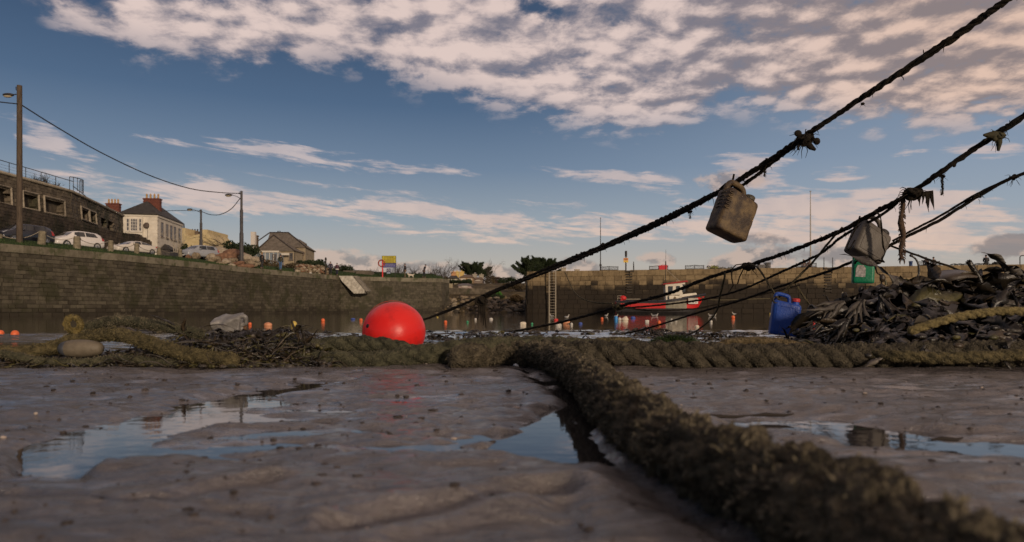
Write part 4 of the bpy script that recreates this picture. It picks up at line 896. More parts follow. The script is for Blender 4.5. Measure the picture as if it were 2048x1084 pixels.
# twig and shells on the near sand
for i,(px,py,dx) in enumerate([(1440,836,.07),(1545,833,.05),(1895,882,.03)]):
    c=G(px,py,.004); mb=MB(); mb.tube([c+Vector((-dx,0,.002)),c+Vector((-dx*.3,.004,.004)),c+Vector((dx*.5,-.003,.003)),c+Vector((dx,.002,.006))],[.002,.005,.004,.0015],6); o=tag(mb.build('driftwood_twig',mat('twig',(.02,.014,.01),rough=.8),off=tuple(c)),['dark twig at the far edge of the right puddle, left one','dark twig at the far edge of the right puddle, beside its islands','dark curled weed scrap standing in the right puddle'][i],'twig'); o.location=c
# ================================================================ HARBOUR WALLS
def stone_mat(name,c1,c2,dark=(.014,.011,.008),tide=(1.2,2.2),algae=None,rough=.8,moss=None,mscale=.8):
    m=bpy.data.materials.new(name); m.use_nodes=True; nt=m.node_tree; E.nt=nt; b=nt.nodes['Principled BSDF']; b.inputs['Roughness'].default_value=rough; b.inputs['Specular IOR Level'].default_value=.25
    g=nt.nodes.new('ShaderNodeNewGeometry'); sp=nt.nodes.new('ShaderNodeSeparateXYZ'); nt.links.new(g.outputs['Position'],sp.inputs[0]); x,y,z=[E(q) for q in sp.outputs]
    at=nt.nodes.new('ShaderNodeAttribute'); at.attribute_name='rnd'; r=E(at.outputs['Fac'])
    def n3(s,d=5):
        n=nt.nodes.new('ShaderNodeTexNoise'); n.inputs['Scale'].default_value=s; n.inputs['Detail'].default_value=d; n.inputs['Roughness'].default_value=.65; nt.links.new(g.outputs['Position'],n.inputs['Vector']); return E(n.outputs['Fac'])
    na=n3(2.6); nb=n3(mscale,4)
    col=mixc(sstep(.25,.75,na*.75+r*.25),c1+(1,),c2+(1,))
    if moss: col=mixc(sstep(.5,.62,nb)*.8,col,moss+(1,))
    if tide:
        f=1.0-sstep(tide[0],tide[1],z+(nb-.5)*2.2+(r-.5)*.7)
        col=mixc(f*.93,col,dark+(1,))
        if algae: col=mixc((sstep(-.2,.25,z)-sstep(.5,1.1,z+(nb-.5)*1.5))*.5,col,algae+(1,))
    E.put(b.inputs['Base Color'],col)
    bp=nt.nodes.new('ShaderNodeBump'); bp.inputs['Strength'].default_value=.6; bp.inputs['Distance'].default_value=.03; E.put(bp.inputs['Height'],na); nt.links.new(bp.outputs[0],b.inputs['Normal'])
    return m
def setrnd(o,vals):
    at=o.data.attributes.new('rnd','FLOAT','FACE'); at.data.foreach_set('value',vals)
def block_courses(path,courses,bw,proud,rnd,batter=0.0,nrm=-1,mb=None,vals=None,joint=.02,rough=0.0,back=.25,skip=None):
    """rows of individual stone blocks standing on a battered face; path is a list of xy, z rows given bottom up"""
    mb=mb or MB(); vals=vals if vals is not None else []
    ztop=courses[-1][1]
    for ci,(z0,z1) in enumerate(courses):
        for a,b in zip(path[:-1],path[1:]):
            a=Vector(a);b=Vector(b); L=(b-a).length; t=(b-a)/L; n=Vector((t.y,-t.x,0))*nrm*-1 if False else Vector((t.y,-t.x,0)); s=-rnd.uniform(0,bw)
            while s<L:
                w=bw*rnd.uniform(.6,1.35); s0=max(0,s)+joint/2; s1=min(L,s+w)-joint/2; s+=w
                if s1-s0<.08: continue
                p=proud+rnd.uniform(-rough,rough); r=rnd.random()
                ob=lambda z:(ztop-z)*batter
                q0=a+t*s0;q1=a+t*s1; zz0=z0+joint/2; zz1=z1-joint/2
                if skip and skip((q0+q1)/2,(z0+z1)/2): continue
                f0=[q0+n*(p+ob(zz0)),q1+n*(p+ob(zz0))]; f1=[q0+n*(p+ob(zz1)),q1+n*(p+ob(zz1))]
                bot=[Vector((f0[0].x,f0[0].y,zz0)),Vector((f0[1].x,f0[1].y,zz0)),Vector(((q1-n*back).x,(q1-n*back).y,zz0)),Vector(((q0-n*back).x,(q0-n*back).y,zz0))]
                top=[Vector((f1[0].x,f1[0].y,zz1)),Vector((f1[1].x,f1[1].y,zz1)),Vector(((q1-n*back).x,(q1-n*back).y,zz1)),Vector(((q0-n*back).x,(q0-n*back).y,zz1))]
                mb.hexa(bot,top); vals+= [r]*6
    return mb,vals
def V2(x,y): return Vector((x,y,0))
TOP=4.55
# ---- left quay
LQ=[V2(-38,-10),V2(-37,20),V2(-32.9,45),V2(-29.9,54),V2(-26.6,71),V2(-21.6,88),V2(-20.2,89.3),V2(-14.7,92.6),V2(-9.6,95.3)]
LQend=[V2(-9.6,95.3),V2(-8.9,99),V2(-11,112)]
def quay_face(name,path,label,m,top,batter=.03,end=0,cap=.55,bw=1.15,topslope=None,course=.27):
    rnd=random.Random(len(path)*7+end); cs=[]; z=-1.6
    lower=top-cap
    n=int((lower+1.6)/course); hh=(lower+1.6)/n
    for i in range(n): cs.append((-1.6+i*hh,-1.6+(i+1)*hh))
    cs.append((lower,top))
    mb,vals=block_courses(path,cs[:-1],bw*.62,.0,rnd,batter,rough=.03,joint=.045)
    # shift: batter measured from lower course top
    cb,cv=block_courses(path,[cs[-1]],bw*1.25,.05,rnd,0,back=1.0,rough=.012,joint=.03)
    # dark backing
    for a,b in zip(path[:-1],path[1:]):
        t=(b-a).normalized(); nn=Vector((t.y,-t.x,0)); bt=(lower+1.6)*batter
        bot=[Vector((p.x,p.y,-1.7)) for p in (a+nn*(bt-.07),b+nn*(bt-.07),b-nn*1.2,a-nn*1.2)]
        tp=[Vector((p.x,p.y,top-.03)) for p in (a-nn*.06,b-nn*.06,b-nn*1.2,a-nn*1.2)]
        mb.hexa(bot,tp); vals+=[.3]*6
    o=mb.build(name,m); 
    # recalc keeps face order
    setrnd(o,vals); tag(o,label,'wall'); co=cb.build('coping',stone_mat('coping_stone',(.095,.080,.055),(.20,.175,.125),tide=None,moss=(.055,.060,.025),mscale=.9),o); setrnd(co,cv); return o
M_LQ=stone_mat('quay_stone',(.042,.035,.024),(.105,.090,.062),dark=(.030,.024,.016),tide=(-.2,.9),moss=(.036,.034,.016),mscale=.55)
M_LQ_PATH=LQ+LQend[1:]
quay_face('quay_wall',[q.copy() for q in LQ+LQend[1:]],'long dark coursed stone quay wall on the left side of the harbour',M_LQ,TOP)
# ---- pier on the right
PR=[V2(9,97),V2(1.9,93),V2(1.75,78.2),V2(2.3,77.9),V2(47.9,65.8),V2(110,49)]
M_PR=stone_mat('pier_stone',(.145,.103,.056),(.285,.207,.112),dark=(.016,.012,.009),tide=(2.5,3.5),mscale=.35)
def pier():
    rnd=random.Random(5); path=PR; cs=[]; z=-1.6; lower=TOP-.62; n=11; hh=(lower+1.6)/n
    for i in range(n): cs.append((-1.6+i*hh,-1.6+(i+1)*hh))
    rec=[(1259,1253,1265),(1655,1649,1661)]
    def skip(p,z):
        px=1024+F*p.x/p.y
        return z>2.0 and any(a<=px<=b for _,a,b in rec)
    mb,vals=block_courses(path,cs,.85,.0,rnd,.055,rough=.035,skip=skip,joint=.035)
    mb,vals=block_courses(path,[(lower,TOP)],.62,.06,rnd,0,mb=mb,vals=vals,back=.8,rough=.02,skip=skip)
    for a,b in zip(path[:-1],path[1:]):
        t=(b-a).normalized(); nn=Vector((t.y,-t.x,0)); bt=(lower+1.6)*.055
        bot=[Vector((p.x,p.y,-1.7)) for p in (a+nn*(bt-.1),b+nn*(bt-.1),b-nn*1.0,a-nn*1.0)]
        tp=[Vector((p.x,p.y,TOP-.04)) for p in (a-nn*.1,b-nn*.1,b-nn*1.0,a-nn*1.0)]
        mb.hexa(bot,tp); vals+=[.2]*6
    o=mb.build('pier_wall',M_PR); setrnd(o,vals); tag(o,'coursed stone pier wall with a sunlit top, closing the harbour on the right','wall')
    # deck and outer side
    back=[V2(16,96),V2(52,74.5),V2(114,57.5)]; dz=TOP-.05
    front=[V2(2.0,92),V2(2.4,78.8),V2(48.1,66.8),V2(110,50)]
    mb=MB(); mb.add([(p.x,p.y,dz) for p in [front[0],front[1],front[2],front[3],back[2],back[1],back[0]]],[tuple(range(7))]); 
    mb.add([(front[0].x,front[0].y,dz),(back[0].x,back[0].y,dz),(back[0].x,back[0].y,-1.6),(front[0].x,front[0].y,-1.6)],[(0,1,2,3)])
    for a,b in zip(back[:-1],back[1:]): mb.add([(a.x,a.y,dz),(b.x,b.y,dz),(b.x,b.y,-1.6),(a.x,a.y,-1.6)],[(0,1,2,3)])
    tag(mb.build('pier_deck',mat('deck_mat',(.16,.13,.10),(.26,.22,.17),.85,2)),kind='structure')
pier()
M_GRASS=mat('grass_mat',(.014,.030,.007),(.040,.062,.016),.9,3,bump=2,bscale=30,spec=.1)
M_ROAD=mat('asphalt_mat',(.045,.043,.042),(.065,.062,.06),.9,6,bump=.6)
M_TURF=mat('rough_ground',(.05,.043,.022),(.12,.10,.055),.95,1.5,bump=2,bscale=8,spec=.1)
def land_h(o):
    return float(np.interp(o,[0,.6,1.2,5.5,8,14,20,40,110],[0,0,.10,.90,.95,.98,1.2,2.8,7]))
OFFD=[(V2(-1,0)),V2(-1,0),V2(-1,.05),V2(-1,.08),V2(-1,.2),V2(-.85,.45),V2(-.7,.65),V2(-.45,.85),V2(-.3,.95),V2(-.6,.7),V2(-1,.1)]
def land():
    path=LQ+LQend[1:]
    # densify
    pts=[];dr=[]
    for i in range(len(path)-1):
        k=max(2,int((path[i+1]-path[i]).length/2.0))
        for j in range(k): t=j/k; pts.append(path[i].lerp(path[i+1],t)); dr.append(OFFD[i].lerp(OFFD[i+1],t).normalized())
    pts.append(path[-1]); dr.append(OFFD[len(path)-1].normalized())
    def strip(name,offs,m,up,kd,nz=.0):
        vs=[];fs=[]; n=len(offs)
        for p,d in zip(pts,dr):
            for o in offs:
                q=p+d*o; vs.append((q.x,q.y,TOP+land_h(o)+up+(nz*float(fbm(q.x*.6,q.y*.6,seed=4,o=3)) if o>.7 else 0)))
        for i in range(len(pts)-1):
            for j in range(n-1): a=i*n+j; fs.append((a,a+1,a+n+1,a+n))
        mb=MB(); mb.add(vs,fs,0,True); tag(mb.build(name,m),kind=kd)
    strip('grass_bank',[.45,.7,1.0,1.5,2,2.8,3.5,4.5,5.5,6.3],M_GRASS,-.005,'structure',.05)
    strip('road',[6.3,8,10,12,14],M_ROAD,0,'structure')
    strip('ground',[14,16,20,26,34,44,60,85,110],M_TURF,0,'structure',.10)
    # grass blades on the bank
    rnd=random.Random(8); mb=MB(); vs=[];fs=[]
    for i in range(15000):
        k=rnd.randrange(8,len(pts)-1); o=.6+abs(rnd.gauss(0,2.2)); 
        if o>6.2: continue
        t=rnd.random(); p=pts[k].lerp(pts[k+1],t)+dr[k]*o; z=TOP+land_h(o)-.02; h=rnd.uniform(.05,.17); a=rnd.uniform(0,3.14); w=.03
        dx,dy=math.cos(a)*w,math.sin(a)*w; n=len(vs); vs+=[(p.x-dx,p.y-dy,z),(p.x+dx,p.y+dy,z),(p.x+rnd.uniform(-.05,.05),p.y,z+h)]; fs.append((n,n+1,n+2))
    mb.add(vs,fs); tag(mb.build('grass',mat('blade_mat',(.018,.038,.008),(.05,.075,.02),.9,2)),'short grass along the top of the left quay','grass',kind='stuff')
land()
def land_z(x,y):
    best=1e9
    path=LQ+LQend[1:]
    for a,b in zip(path[:-1],path[1:]):
        ab=b-a; t=max(0,min(1,(Vector((x,y,0))-a).dot(ab)/ab.dot(ab))); best=min(best,((a+ab*t)-Vector((x,y,0))).length)
    return TOP+land_h(best)
# ================================================================ PALE STEP FLANK ON THE QUAY CORNER
def chute():
    d=88.6; rt=root('quay_steps',tuple(P(705,560,d)),label='pale concrete flight of steps running down the quay wall behind the red buoy',cat='steps'); off=rt.location
    mb=MB(); poly=[P(682,552.5,d),P(708,552.5,d),P(733,581,d),P(732,587,d),P(712,587.5,d),P(688,563,d)]
    mb.prism([p+Vector((0,-1.15,0)) for p in poly],(0,1.3,0),0); mb.build('flank',mat('pale_concrete',(.30,.27,.22),(.52,.48,.40),.85,2.5,bump=1,contrast=(.38,.62)),rt,off=off)
    st=MB(); 
    for i in range(11):
        t=i/10; p=P(709+t*24,553+t*28,d); st.box(p+Vector((.35,-.55,-.05)),(.5,1.1,.16))
    st.build('treads',mat('step_stone',(.16,.14,.11),(.25,.22,.18),.85,4),rt,off=off)
chute()
# ================================================================ LADDERS, PIER FURNITURE
METAL=mat('dark_metal',(.022,.02,.018),(.05,.04,.032),.6,20,metal=.4)
PALEM=mat('weathered_metal',(.26,.22,.16),(.42,.36,.27),.7,12)
def pier_d(px):  # distance to the pier face for a photo column
    a,b=PR[3],PR[4]; u=(px-1024)/F; return (a.x*(b.y-a.y)-a.y*(b.x-a.x))/(u*(b.y-a.y)-(b.x-a.x))
def ladder(px,label,z0,z1,w=.62,off=.5,m=PALEM,rung=None,rails=True,r=.05,dz=.3):
    d=pier_d(px)-off; x=xof(px,d); rt=root('ladder',(x,d,z0),rz=rad(-14.8),label=label,cat='ladder'); H=z1-z0
    if rails:
        for s in (-1,1):
            q=MB(); q.box((s*w/2,0,H/2),(r*1.8,r*1.6,H)); q.build('side_rail',m,rt)
    n=int(H/dz)
    for i in range(n):
        q=MB(); q.tube([(-w/2,0,.15+i*dz),(w/2,0,.15+i*dz)],r*.45,6); q.build('rung',rung or m,rt)
    return rt
ladder(1105,'tall pale metal ladder fixed near the head of the pier',-.3,4.75,w=.72,off=.75,r=.055)
def wood_ladder(px,label):
    d=pier_d(px); rt=root('timber_ladder',(xof(px,d),d-.02,2.0),rz=rad(-14.8),label=label,cat='ladder')
    for i in range(9):
        q=MB(); q.box((0,0,.15+i*.28),(.62,.30,.13)); q.build('rung',mat('wet_timber',(.03,.024,.018),(.07,.055,.04),.8,10),rt)
    for s in (-1,1):
        q=MB(); q.tube([(s*.42,-.1,2.3),(s*.42,-.1,3.3),(s*.42,.0,3.42),(s*.42,.35,3.2),(s*.42,.55,2.5)],.035,8); q.build('handrail',METAL,rt)
wood_ladder(1259,'dark timber ladder with hooped handrails set in the pier left of the red boat')
def rungs2(px,label):
    d=pier_d(px); rt=root('timber_ladder',(xof(px,d),d-.02,2.0),rz=rad(-14.8),label=label,cat='ladder')
    for i in range(9):
        q=MB(); q.box((0,0,.15+i*.28),(.62,.30,.13)); q.build('rung',mat('wet_timber',(.03,.024,.018)),rt)
    for s in (-1,1):
        q=MB(); q.tube([(s*.40,-.1,2.3),(s*.40,-.1,3.5)],.035,8); q.build('handrail',METAL,rt)
rungs2(1656,'dark timber ladder with straight upright rails, left of the green jerrycan')
DK=TOP-.05
def on_deck(px,back): 
    d=pier_d(px)+back; return xof(px,d),d
def bench(px,back,w,label,group='benches along the pier'):
    x,y=on_deck(px,back); rt=root('bench',(x,y,DK),rz=rad(-14.8),label=label,cat='bench',group=group); M=METAL
    q=MB()
    for i in range(3): q.box((0,-.18+.15*i,.44),(w,.11,.035))
    q.build('seat',M,rt)
    q=MB(); n=int(w/.09)
    for i in range(n): q.box((-w/2+w*(i+.5)/n,.30,.68),(.030,.03,.34))
    q.box((0,.30,.50),(w,.04,.05)); 
    pts=[(-w/2+w*i/16,.30,.86+.05*math.exp(-((i-8)/3.0)**2)) for i in range(17)]; q.tube(pts,.035,6); q.build('backrest',M,rt)
    for s in (-1,0,1):
        q=MB(); q.box((s*(w/2-.03),.30,.46),(.08,.07,.92)); q.box((s*(w/2-.03),-.22,.22),(.07,.07,.44)); q.box((s*(w/2-.03),.04,.42),(.06,.5,.05)); q.build('leg',M,rt)
    return rt
bench(1217.5,7,2.15,'empty black bench on the pier below the thin left mast')
bench(1317,7,2.15,'black bench on the pier with a red bag hung over its end')
bench(1389,7,2.1,'empty black bench on the pier right of the red bag')
bench(1613,6,2.1,'bench on the pier with two people sitting, beside the tall mast')
bench(1859,6,2.1,'bench on the pier at the right, two dark figures sitting on it')
bench(1497,8,1.3,'small bench seen behind the looped rope bundle on the pier')
def simple(name,label,cat,x,y,z,fn,m,group=None,rz=0):
    mb=MB(); fn(mb); o=tag(mb.build(name,m),label,cat,group); o.location=(x,y,z); o.rotation_euler.z=rz; return o
x,y=on_deck(1325,6.5); simple('cool_bag','bright red bag over the right end of a pier bench','bag',x,y,DK,lambda mb:[mb.hexa([(-.42,-.3,.04),(.42,-.3,.0),(.42,.2,.0),(-.42,.2,.04)],[(-.48,-.25,.88),(.50,-.25,.93),(.48,.2,.93),(-.46,.2,.86)]),mb.tube([(-.2,-.28,.88),(-.1,-.3,.98),(.1,-.3,.98),(.2,-.28,.9)],.02,5)],mat('redbag',(.42,.012,.02),(.5,.02,.03),.7,6))
def mast(px,back,h,label,r=.05,m=None):
    x,y=on_deck(px,back); rt=root('mast',(x,y,DK),label=label,cat='mast'); q=MB(); q.tube([(0,0,0),(0,0,h*.15),(0,0,h*.6),(0,0,h)],[r,r,r*.8,r*.45],8); q.lathe([(.001,0),(r*1.4,.02),(r*1.5,.06),(.001,.1)],(0,0,h),8); q.build('pole',m or METAL,rt)
    c=MB(); c.box((0,0,h*.16),(r*4,r*3,.25)); c.build('clamp',METAL,rt)
mast(1201,7,6.6,'thin dark mast on the pier above the first bench',.06)
mast(1621,6,8.7,'tall pale mast on the pier beside the seated pair',.085,mat('silver_mast',(.30,.26,.22),(.40,.36,.31),.5,5))
def sign_post():
    x,y=on_deck(1252,3); rt=root('warning_post',(x,y,DK),label='dark post with a square orange and yellow sign on the pier',cat='sign post')
    q=MB(); q.tube([(0,0,0),(0,0,1.7)],.06,8); q.tube([(0,0,1.7),(0,0,2.2)],[.13,.10],10); q.lathe([(.13,1.9),(.13,2.3),(.09,2.36),(.001,2.38)],n=10); q.build('post',METAL,rt)
    q=MB(); q.box((-.03,-.09,1.42),(.54,.03,.28)); q.build('upper_panel',mat('orange_sign',(.50,.16,.02),(.56,.2,.03),.5,8),rt)
    q=MB(); q.box((-.03,-.09,1.16),(.54,.03,.22)); q.build('lower_panel',mat('yellow_sign',(.58,.38,.03),rough=.5),rt)
    q=MB(); [q.box((-.03+.1*i,-.108,1.42),(.05,.004,.12)) for i in (-1.4,-.4,.6,1.4)]; q.build('marks',METAL,rt)
sign_post()
def netheap(mb,w=.55,h=.5,n=40,seed=1):
    rnd=random.Random(seed); mb.ell((0,0,h*.4),(w*.8,w*.5,h*.5),10,6,0,jit=.2,rnd=rnd)
    for i in range(n):
        a=rnd.uniform(0,6.28); p=Vector((rnd.uniform(-w,w),rnd.uniform(-.3,.3),rnd.uniform(.05,h))); mb.tube([p,p+Vector((math.cos(a)*.2,.0,.12)),p+Vector((math.cos(a)*.35,0,-.02))],.03,5,1 if rnd.random()<.5 else 0)
x,y=on_deck(1427,4); simple('fishing_net','yellow green heap of netting on the pier edge','net',x,y,DK,lambda mb:netheap(mb,.55,.55,60,2),[mat('netdark',(.03,.028,.02),rough=.9),mat('netyel',(.22,.24,.03),(.34,.34,.06),.8,10)],rz=.2)
x,y=on_deck(1450,4); simple('fishing_net','low dark heap of netting next to the yellow green one','net',x,y,DK,lambda mb:netheap(mb,.6,.36,50,3),[mat('netdark',(.03,.028,.02)),mat('netgreen',(.05,.06,.03),(.09,.09,.05),.9,10)])
def slatbox(mb,w=.62,h=.62,d=.5):
    for i in range(7):
        for s in (-1,1): mb.box((-w/2+w*(i+.5)/7,s*d/2,h/2),(w/9,.02,h))
    for z in (.04,h/2,h-.04): mb.box((0,0,z),(w+.03,d+.05,.05))
for px,lab,w,h in ((1522,'pale slatted litter bin on the pier, left of a pair',.75,.72),(1535,'dark tilted slatted bin on the pier, right of a pair',.5,.95)):
    x,y=on_deck(px,5); simple('litter_bin',lab,'bin',x,y,DK,lambda mb,w=w,h=h:slatbox(mb,w,h),mat('binmat'+str(px),(.05,.045,.04) if px>1530 else (.12,.11,.10)),rz=.1 if px>1530 else 0)
x,y=on_deck(1821.5,5); simple('bollard','short dark blue bollard on the pier right of the hanging seaweed','bollard',x,y,DK,lambda mb:mb.lathe([(.001,0),(.20,0),(.19,.1),(.16,.15),(.16,.7),(.2,.75),(.2,.85),(.001,.88)],n=14),mat('bluepost',(.02,.045,.13),rough=.5))
def pot(mb,r=.33):
    for s in (-.35,0,.35): mb.tube([(r*math.cos(a),s,max(.04,r*.55+r*1.0*math.sin(a))) for a in [i*math.pi/8 for i in range(-2,11)]],.028,5)
    for k in range(7): a=k*math.pi/6; mb.tube([(r*math.cos(a),-.38,r*.55+r*math.sin(a)),(r*math.cos(a),.38,r*.55+r*math.sin(a))],.014,4)
    for k in range(10): mb.tube([(-r+.07*k,-.38,.08),(-r+.07*k+.1,-.38,.5)],.008,4)
    mb.box((0,0,.04),(r*2.1,.8,.06))
pots=[(1907,0,'leftmost'),(1918,0,'second from left'),(1930,0,'third from left'),(1954,0,'right of the kelp stump'),(1965,0,'nearest the crouching person')]
for i,(px,z,w) in enumerate(pots):
    x,y=on_deck(px,5); simple('lobster_pot','round hooped lobster pot on the pier, '+w,'lobster pot',x,y,DK,pot,mat('potmat',(.018,.016,.013),(.04,.035,.03),.85,20),'lobster pots on the pier',rz=-.25)
for i,(px,w,h) in enumerate([(1998,.9,.62),(1986,.5,.45)]):
    x,y=on_deck(px,5); simple('pot_stack',['bulky wrapped stack of lobster pots at the right end of the row','smaller heap of pots left of the wrapped stack'][i],'lobster pots',x,y,DK,lambda mb,w=w,h=h,i=i:[slatbox(mb,w,h,.6),netheap(mb,w*.5,h*.95,30,9+i)],[mat('potmat',(.018,.016,.013)),mat('potmat2',(.045,.036,.024),(.09,.07,.05),.9,9)])
x,y=on_deck(2046,3); simple('handrail','metal hoop rail on the pier at the right edge','rail',x,y,DK,lambda mb:mb.tube([(-.3,0,0),(-.3,0,.95),(-.2,0,1.08),(.3,0,1.12),(.8,0,1.12)],.045,8),METAL)
# small blocks at the pier head
for i,px in enumerate((1127,1154)):
    x,y=on_deck(px,3); simple('stone_block',['pale stone block standing on the pier head','low flat stone block on the pier right of the pale one'][i],'block',x,y,DK,lambda mb,i=i:[mb.box((0,0,.25-.1*i),(.5,.5,.5-.2*i)),mb.box((0,0,.5-.2*i+.03),(.62,.62,.08))],mat('palestone',(.3,.25,.18),(.4,.34,.26),.8,4))
# ================================================================ BOATS, BUOYS, GULLS
REDPAINT=mat('red_boat_paint',(.42,.010,.012),(.56,.018,.016),.5,1.5,bump=.3,contrast=(.3,.7))
GREYPAN=mat('grey_boat_panel',(.17,.15,.105),(.26,.23,.165),.6,2.5)
BLKP=mat('black_boat_paint',(.012,.011,.012),(.03,.026,.024),.5,3)
CREAM=mat('cream_gelcoat',(.52,.46,.36),(.64,.58,.47),.5,3)
GLASS=mat('dark_glass',(.02,.023,.028),rough=.08,spec=.6)
ROOFRED=mat('wheelhouse_red',(.30,.02,.018),rough=.5)
def fishing_boat():
    L=7.8; dist=65.; rt=root('fishing_boat',(xof(1316,dist),dist,SEA),rz=rad(-6),label='red and grey fishing boat with a small white wheelhouse moored by the pier',cat='boat'); rt.scale=(1,1,1.2)
    # hull stations: t from stern (0) to bow (1)
    def sheer(t): return .98+ .55*max(0,(t-.45)/.55)**1.7
    def half(t): return 1.25*(1-max(0,(t-.55)/.45)**2.3) if t<1 else 0.02
    N=28; mbs=MB(); rows=[]
    zb=[-.4,-.02,.22,.36]; 
    for i in range(N+1):
        t=i/N; sx=-L/2+L*t; h=half(t); sh=sheer(t); rake=max(0,(t-.8)/.2)**2*.75
        row=[]
        for z,k in ((-.45,.25),(-.05,.72),(.20,.90),(.46,.96),(.46+(sh-.46)*.5,.99),(sh-.14,1.0),(sh,1.02)):
            row.append((sx+rake*(z-.4)/1.1*(1.0) - (max(0,(t-.8)/.2)**2)*.35, -h*k, z))
        rows.append(row)
    for side in (1,-1):
        vs=[(x,y*side,z) for r in rows for x,y,z in r]; m=7
        for i in range(N):
            t=(i+.5)/N
            for j in range(m-1):
                a=i*m+j; 
                if j<3: mi=2
                elif j==5: mi=2
                elif t<.585: mi=0
                elif t<.83: mi=1
                else: mi=0
                mbs.add([vs[a],vs[a+1],vs[a+m+1],vs[a+m]],[(0,1,2,3)],mi,True)
    # transom + deck
    r0=rows[0]; mbs.add([(x,y,z) for x,y,z in r0]+[(x,-y,z) for x,y,z in r0[::-1]],[tuple(range(14))],0)
    hull=mbs.build('hull',[REDPAINT,GREYPAN,BLKP],rt)
    q=MB(); 
    for i in range(N):
        a,b=rows[i][6],rows[i+1][6]; q.add([(a[0],a[1]*.9,a[2]-.22),(b[0],b[1]*.9,b[2]-.22),(b[0],-b[1]*.9,b[2]-.22),(a[0],-a[1]*.9,a[2]-.22)],[(0,1,2,3)])
    q.build('deck',mat('boatdeck',(.12,.11,.10)),rt)
    g=MB()
    for s in (1,-1): g.tube([(r[6][0],r[6][1]*s*1.01,r[6][2]+.03) for r in rows],.055,6)
    g.build('gunwale',mat('navy_gunwale',(.02,.022,.035),rough=.5),rt)
    w=MB(); w.add([(.9,-1.0,1.15),(L*.45,-.25,1.52),(L*.45,.25,1.52),(.9,1.0,1.15),(.9,-1.0,1.42),(L*.44,-.22,1.66),(L*.44,.22,1.66),(.9,1.0,1.42)],[(0,1,5,4),(1,2,6,5),(2,3,7,6),(3,0,4,7),(4,5,6,7)]); w.build('foredeck',CREAM,rt,bevel=.02)
    # wheelhouse
    x0,x1=.62,2.05; W=.78; z0,z1=1.05,2.42
    wh=MB(); wh.hexa([(x0,-W,z0),(x1+.0,-W*.95,z0+.2),(x1,W*.95,z0+.2),(x0,W,z0)],[(x0-.04,-W*.93,z1-.12),(x1-.02+.38,-W*.85,z1+.04),(x1+.36,W*.85,z1+.04),(x0-.04,W*.93,z1-.12)]); wh.build('wheelhouse',CREAM,rt,bevel=.03)
    rf=MB(); rf.hexa([(x0-.28,-.9,z1-.16),(x1+.6,-.86,z1+.05),(x1+.6,.86,z1+.05),(x0-.28,.9,z1-.16)],[(x0-.25,-.87,z1-.07),(x1+.5,-.8,z1+.18),(x1+.5,.8,z1+.18),(x0-.25,.87,z1-.07)]); rf.build('roof',ROOFRED,rt,bevel=.03)
    def yside(z): return -(W-(W*.07)*((z-z0)/(z1-z0)))-.016
    for (a,b,za,zb_) in ((x0+.24,x0+.60,1.62,2.14),(x0+.98,x0+1.24,1.80,2.16),(x0+1.55,x0+1.75,1.7,2.14)):
        f=MB(); f.add([(a,yside(za),za),(b,yside(za)+.02,za),(b+.03,yside(zb_)+.02,zb_),(a,yside(zb_),zb_),(a,yside(za)+.05,za),(b,yside(za)+.07,za),(b+.03,yside(zb_)+.07,zb_),(a,yside(zb_)+.05,zb_)],[(0,1,2,3),(0,4,5,1),(1,5,6,2),(2,6,7,3),(3,7,4,0)]); win=f.build('window',GLASS,rt)
        fr=MB(); k=.03; fr.tube([(a,yside(za)-.01,za),(b,yside(za)+.01,za),(b+.03,yside(zb_)+.01,zb_),(a,yside(zb_)-.01,zb_),(a,yside(za)-.01,za)],.022,4); fr.build('frame',BLKP,win)
    f=MB()
    for s in (-.4,.4): f.add([(x1+.10,s-.3,1.72),(x1+.10,s+.3,1.72),(x1+.30,s+.28,2.3),(x1+.30,s-.28,2.3),(x1-.1,s-.3,1.72),(x1-.1,s+.3,1.72),(x1,s+.28,2.3),(x1,s-.28,2.3)],[(0,1,2,3),(0,3,7,4),(1,5,6,2)])
    f.build('windscreen',GLASS,rt)
    sh=MB(); sh.box((x0+.62,-W-.06,1.47),(1.25,.12,.05)); sh.box((x0+.45,-W-.05,1.25),(.25,.1,.2)); sh.ell((x0+.8,-W-.06,1.22),(.14,.08,.14)); sh.build('side_gear',mat('gear',(.06,.045,.03),(.2,.14,.07),.6,6),rt)
    m=MB(); m.tube([(x0+.05,0,z1-.1),(x0+.08,0,3.9)],.035,6); m.tube([(x0+.08,0,3.9),(x0+.10,0,5.0)],.014,5); m.box((x0+.08,0,3.95),(.10,.1,.28)); m.build('mast',METAL,rt)
    s=MB(); s.tube([(x0+.08,0,3.5),(x1-.1,0,z1+.14)],.018,5); s.build('stay',PALEM,rt)
    r=MB(); r.tube([(-L/2+.15,-1.1,1.0),(-L/2+.15,-1.1,1.42),(-L/2+.5,-1.1,1.44)],.022,6); r.tube([(-L/2+.15,-1.1,1.25),(-L/2+.5,-1.0,1.22)],.018,5); r.tube([(-L/2+.9,-1.1,1.16),(-L/2+2.2,-1.15,1.16)],.03,6); r.build('stern_rail',PALEM,rt)
    e=MB(); e.ell((-L/2+.66,-.5,1.25),(.32,.25,.20),12,8); e.box((-L/2+.60,-.5,1.05),(.32,.35,.3)); e.build('engine_cover',REDPAINT,rt)
    # name board with registration letters
    bx=L*.5*.80; nb=MB(); M=Matrix.Translation((3.05,-.93,1.02))@Matrix.Rotation(rad(16.5),4,'Z')
    nb.box((0,0,0),(.95,.03,.44)); board=nb.build('name_board',mat('board',(.30,.27,.22),(.42,.38,.31),.6,8),rt); board.matrix_local=M
    wp=MB(); wp.box((0,-.02,-.12),(.92,.02,.19)); wb=wp.build('number_plate',mat('white_board',(.62,.58,.52),rough=.6),board)
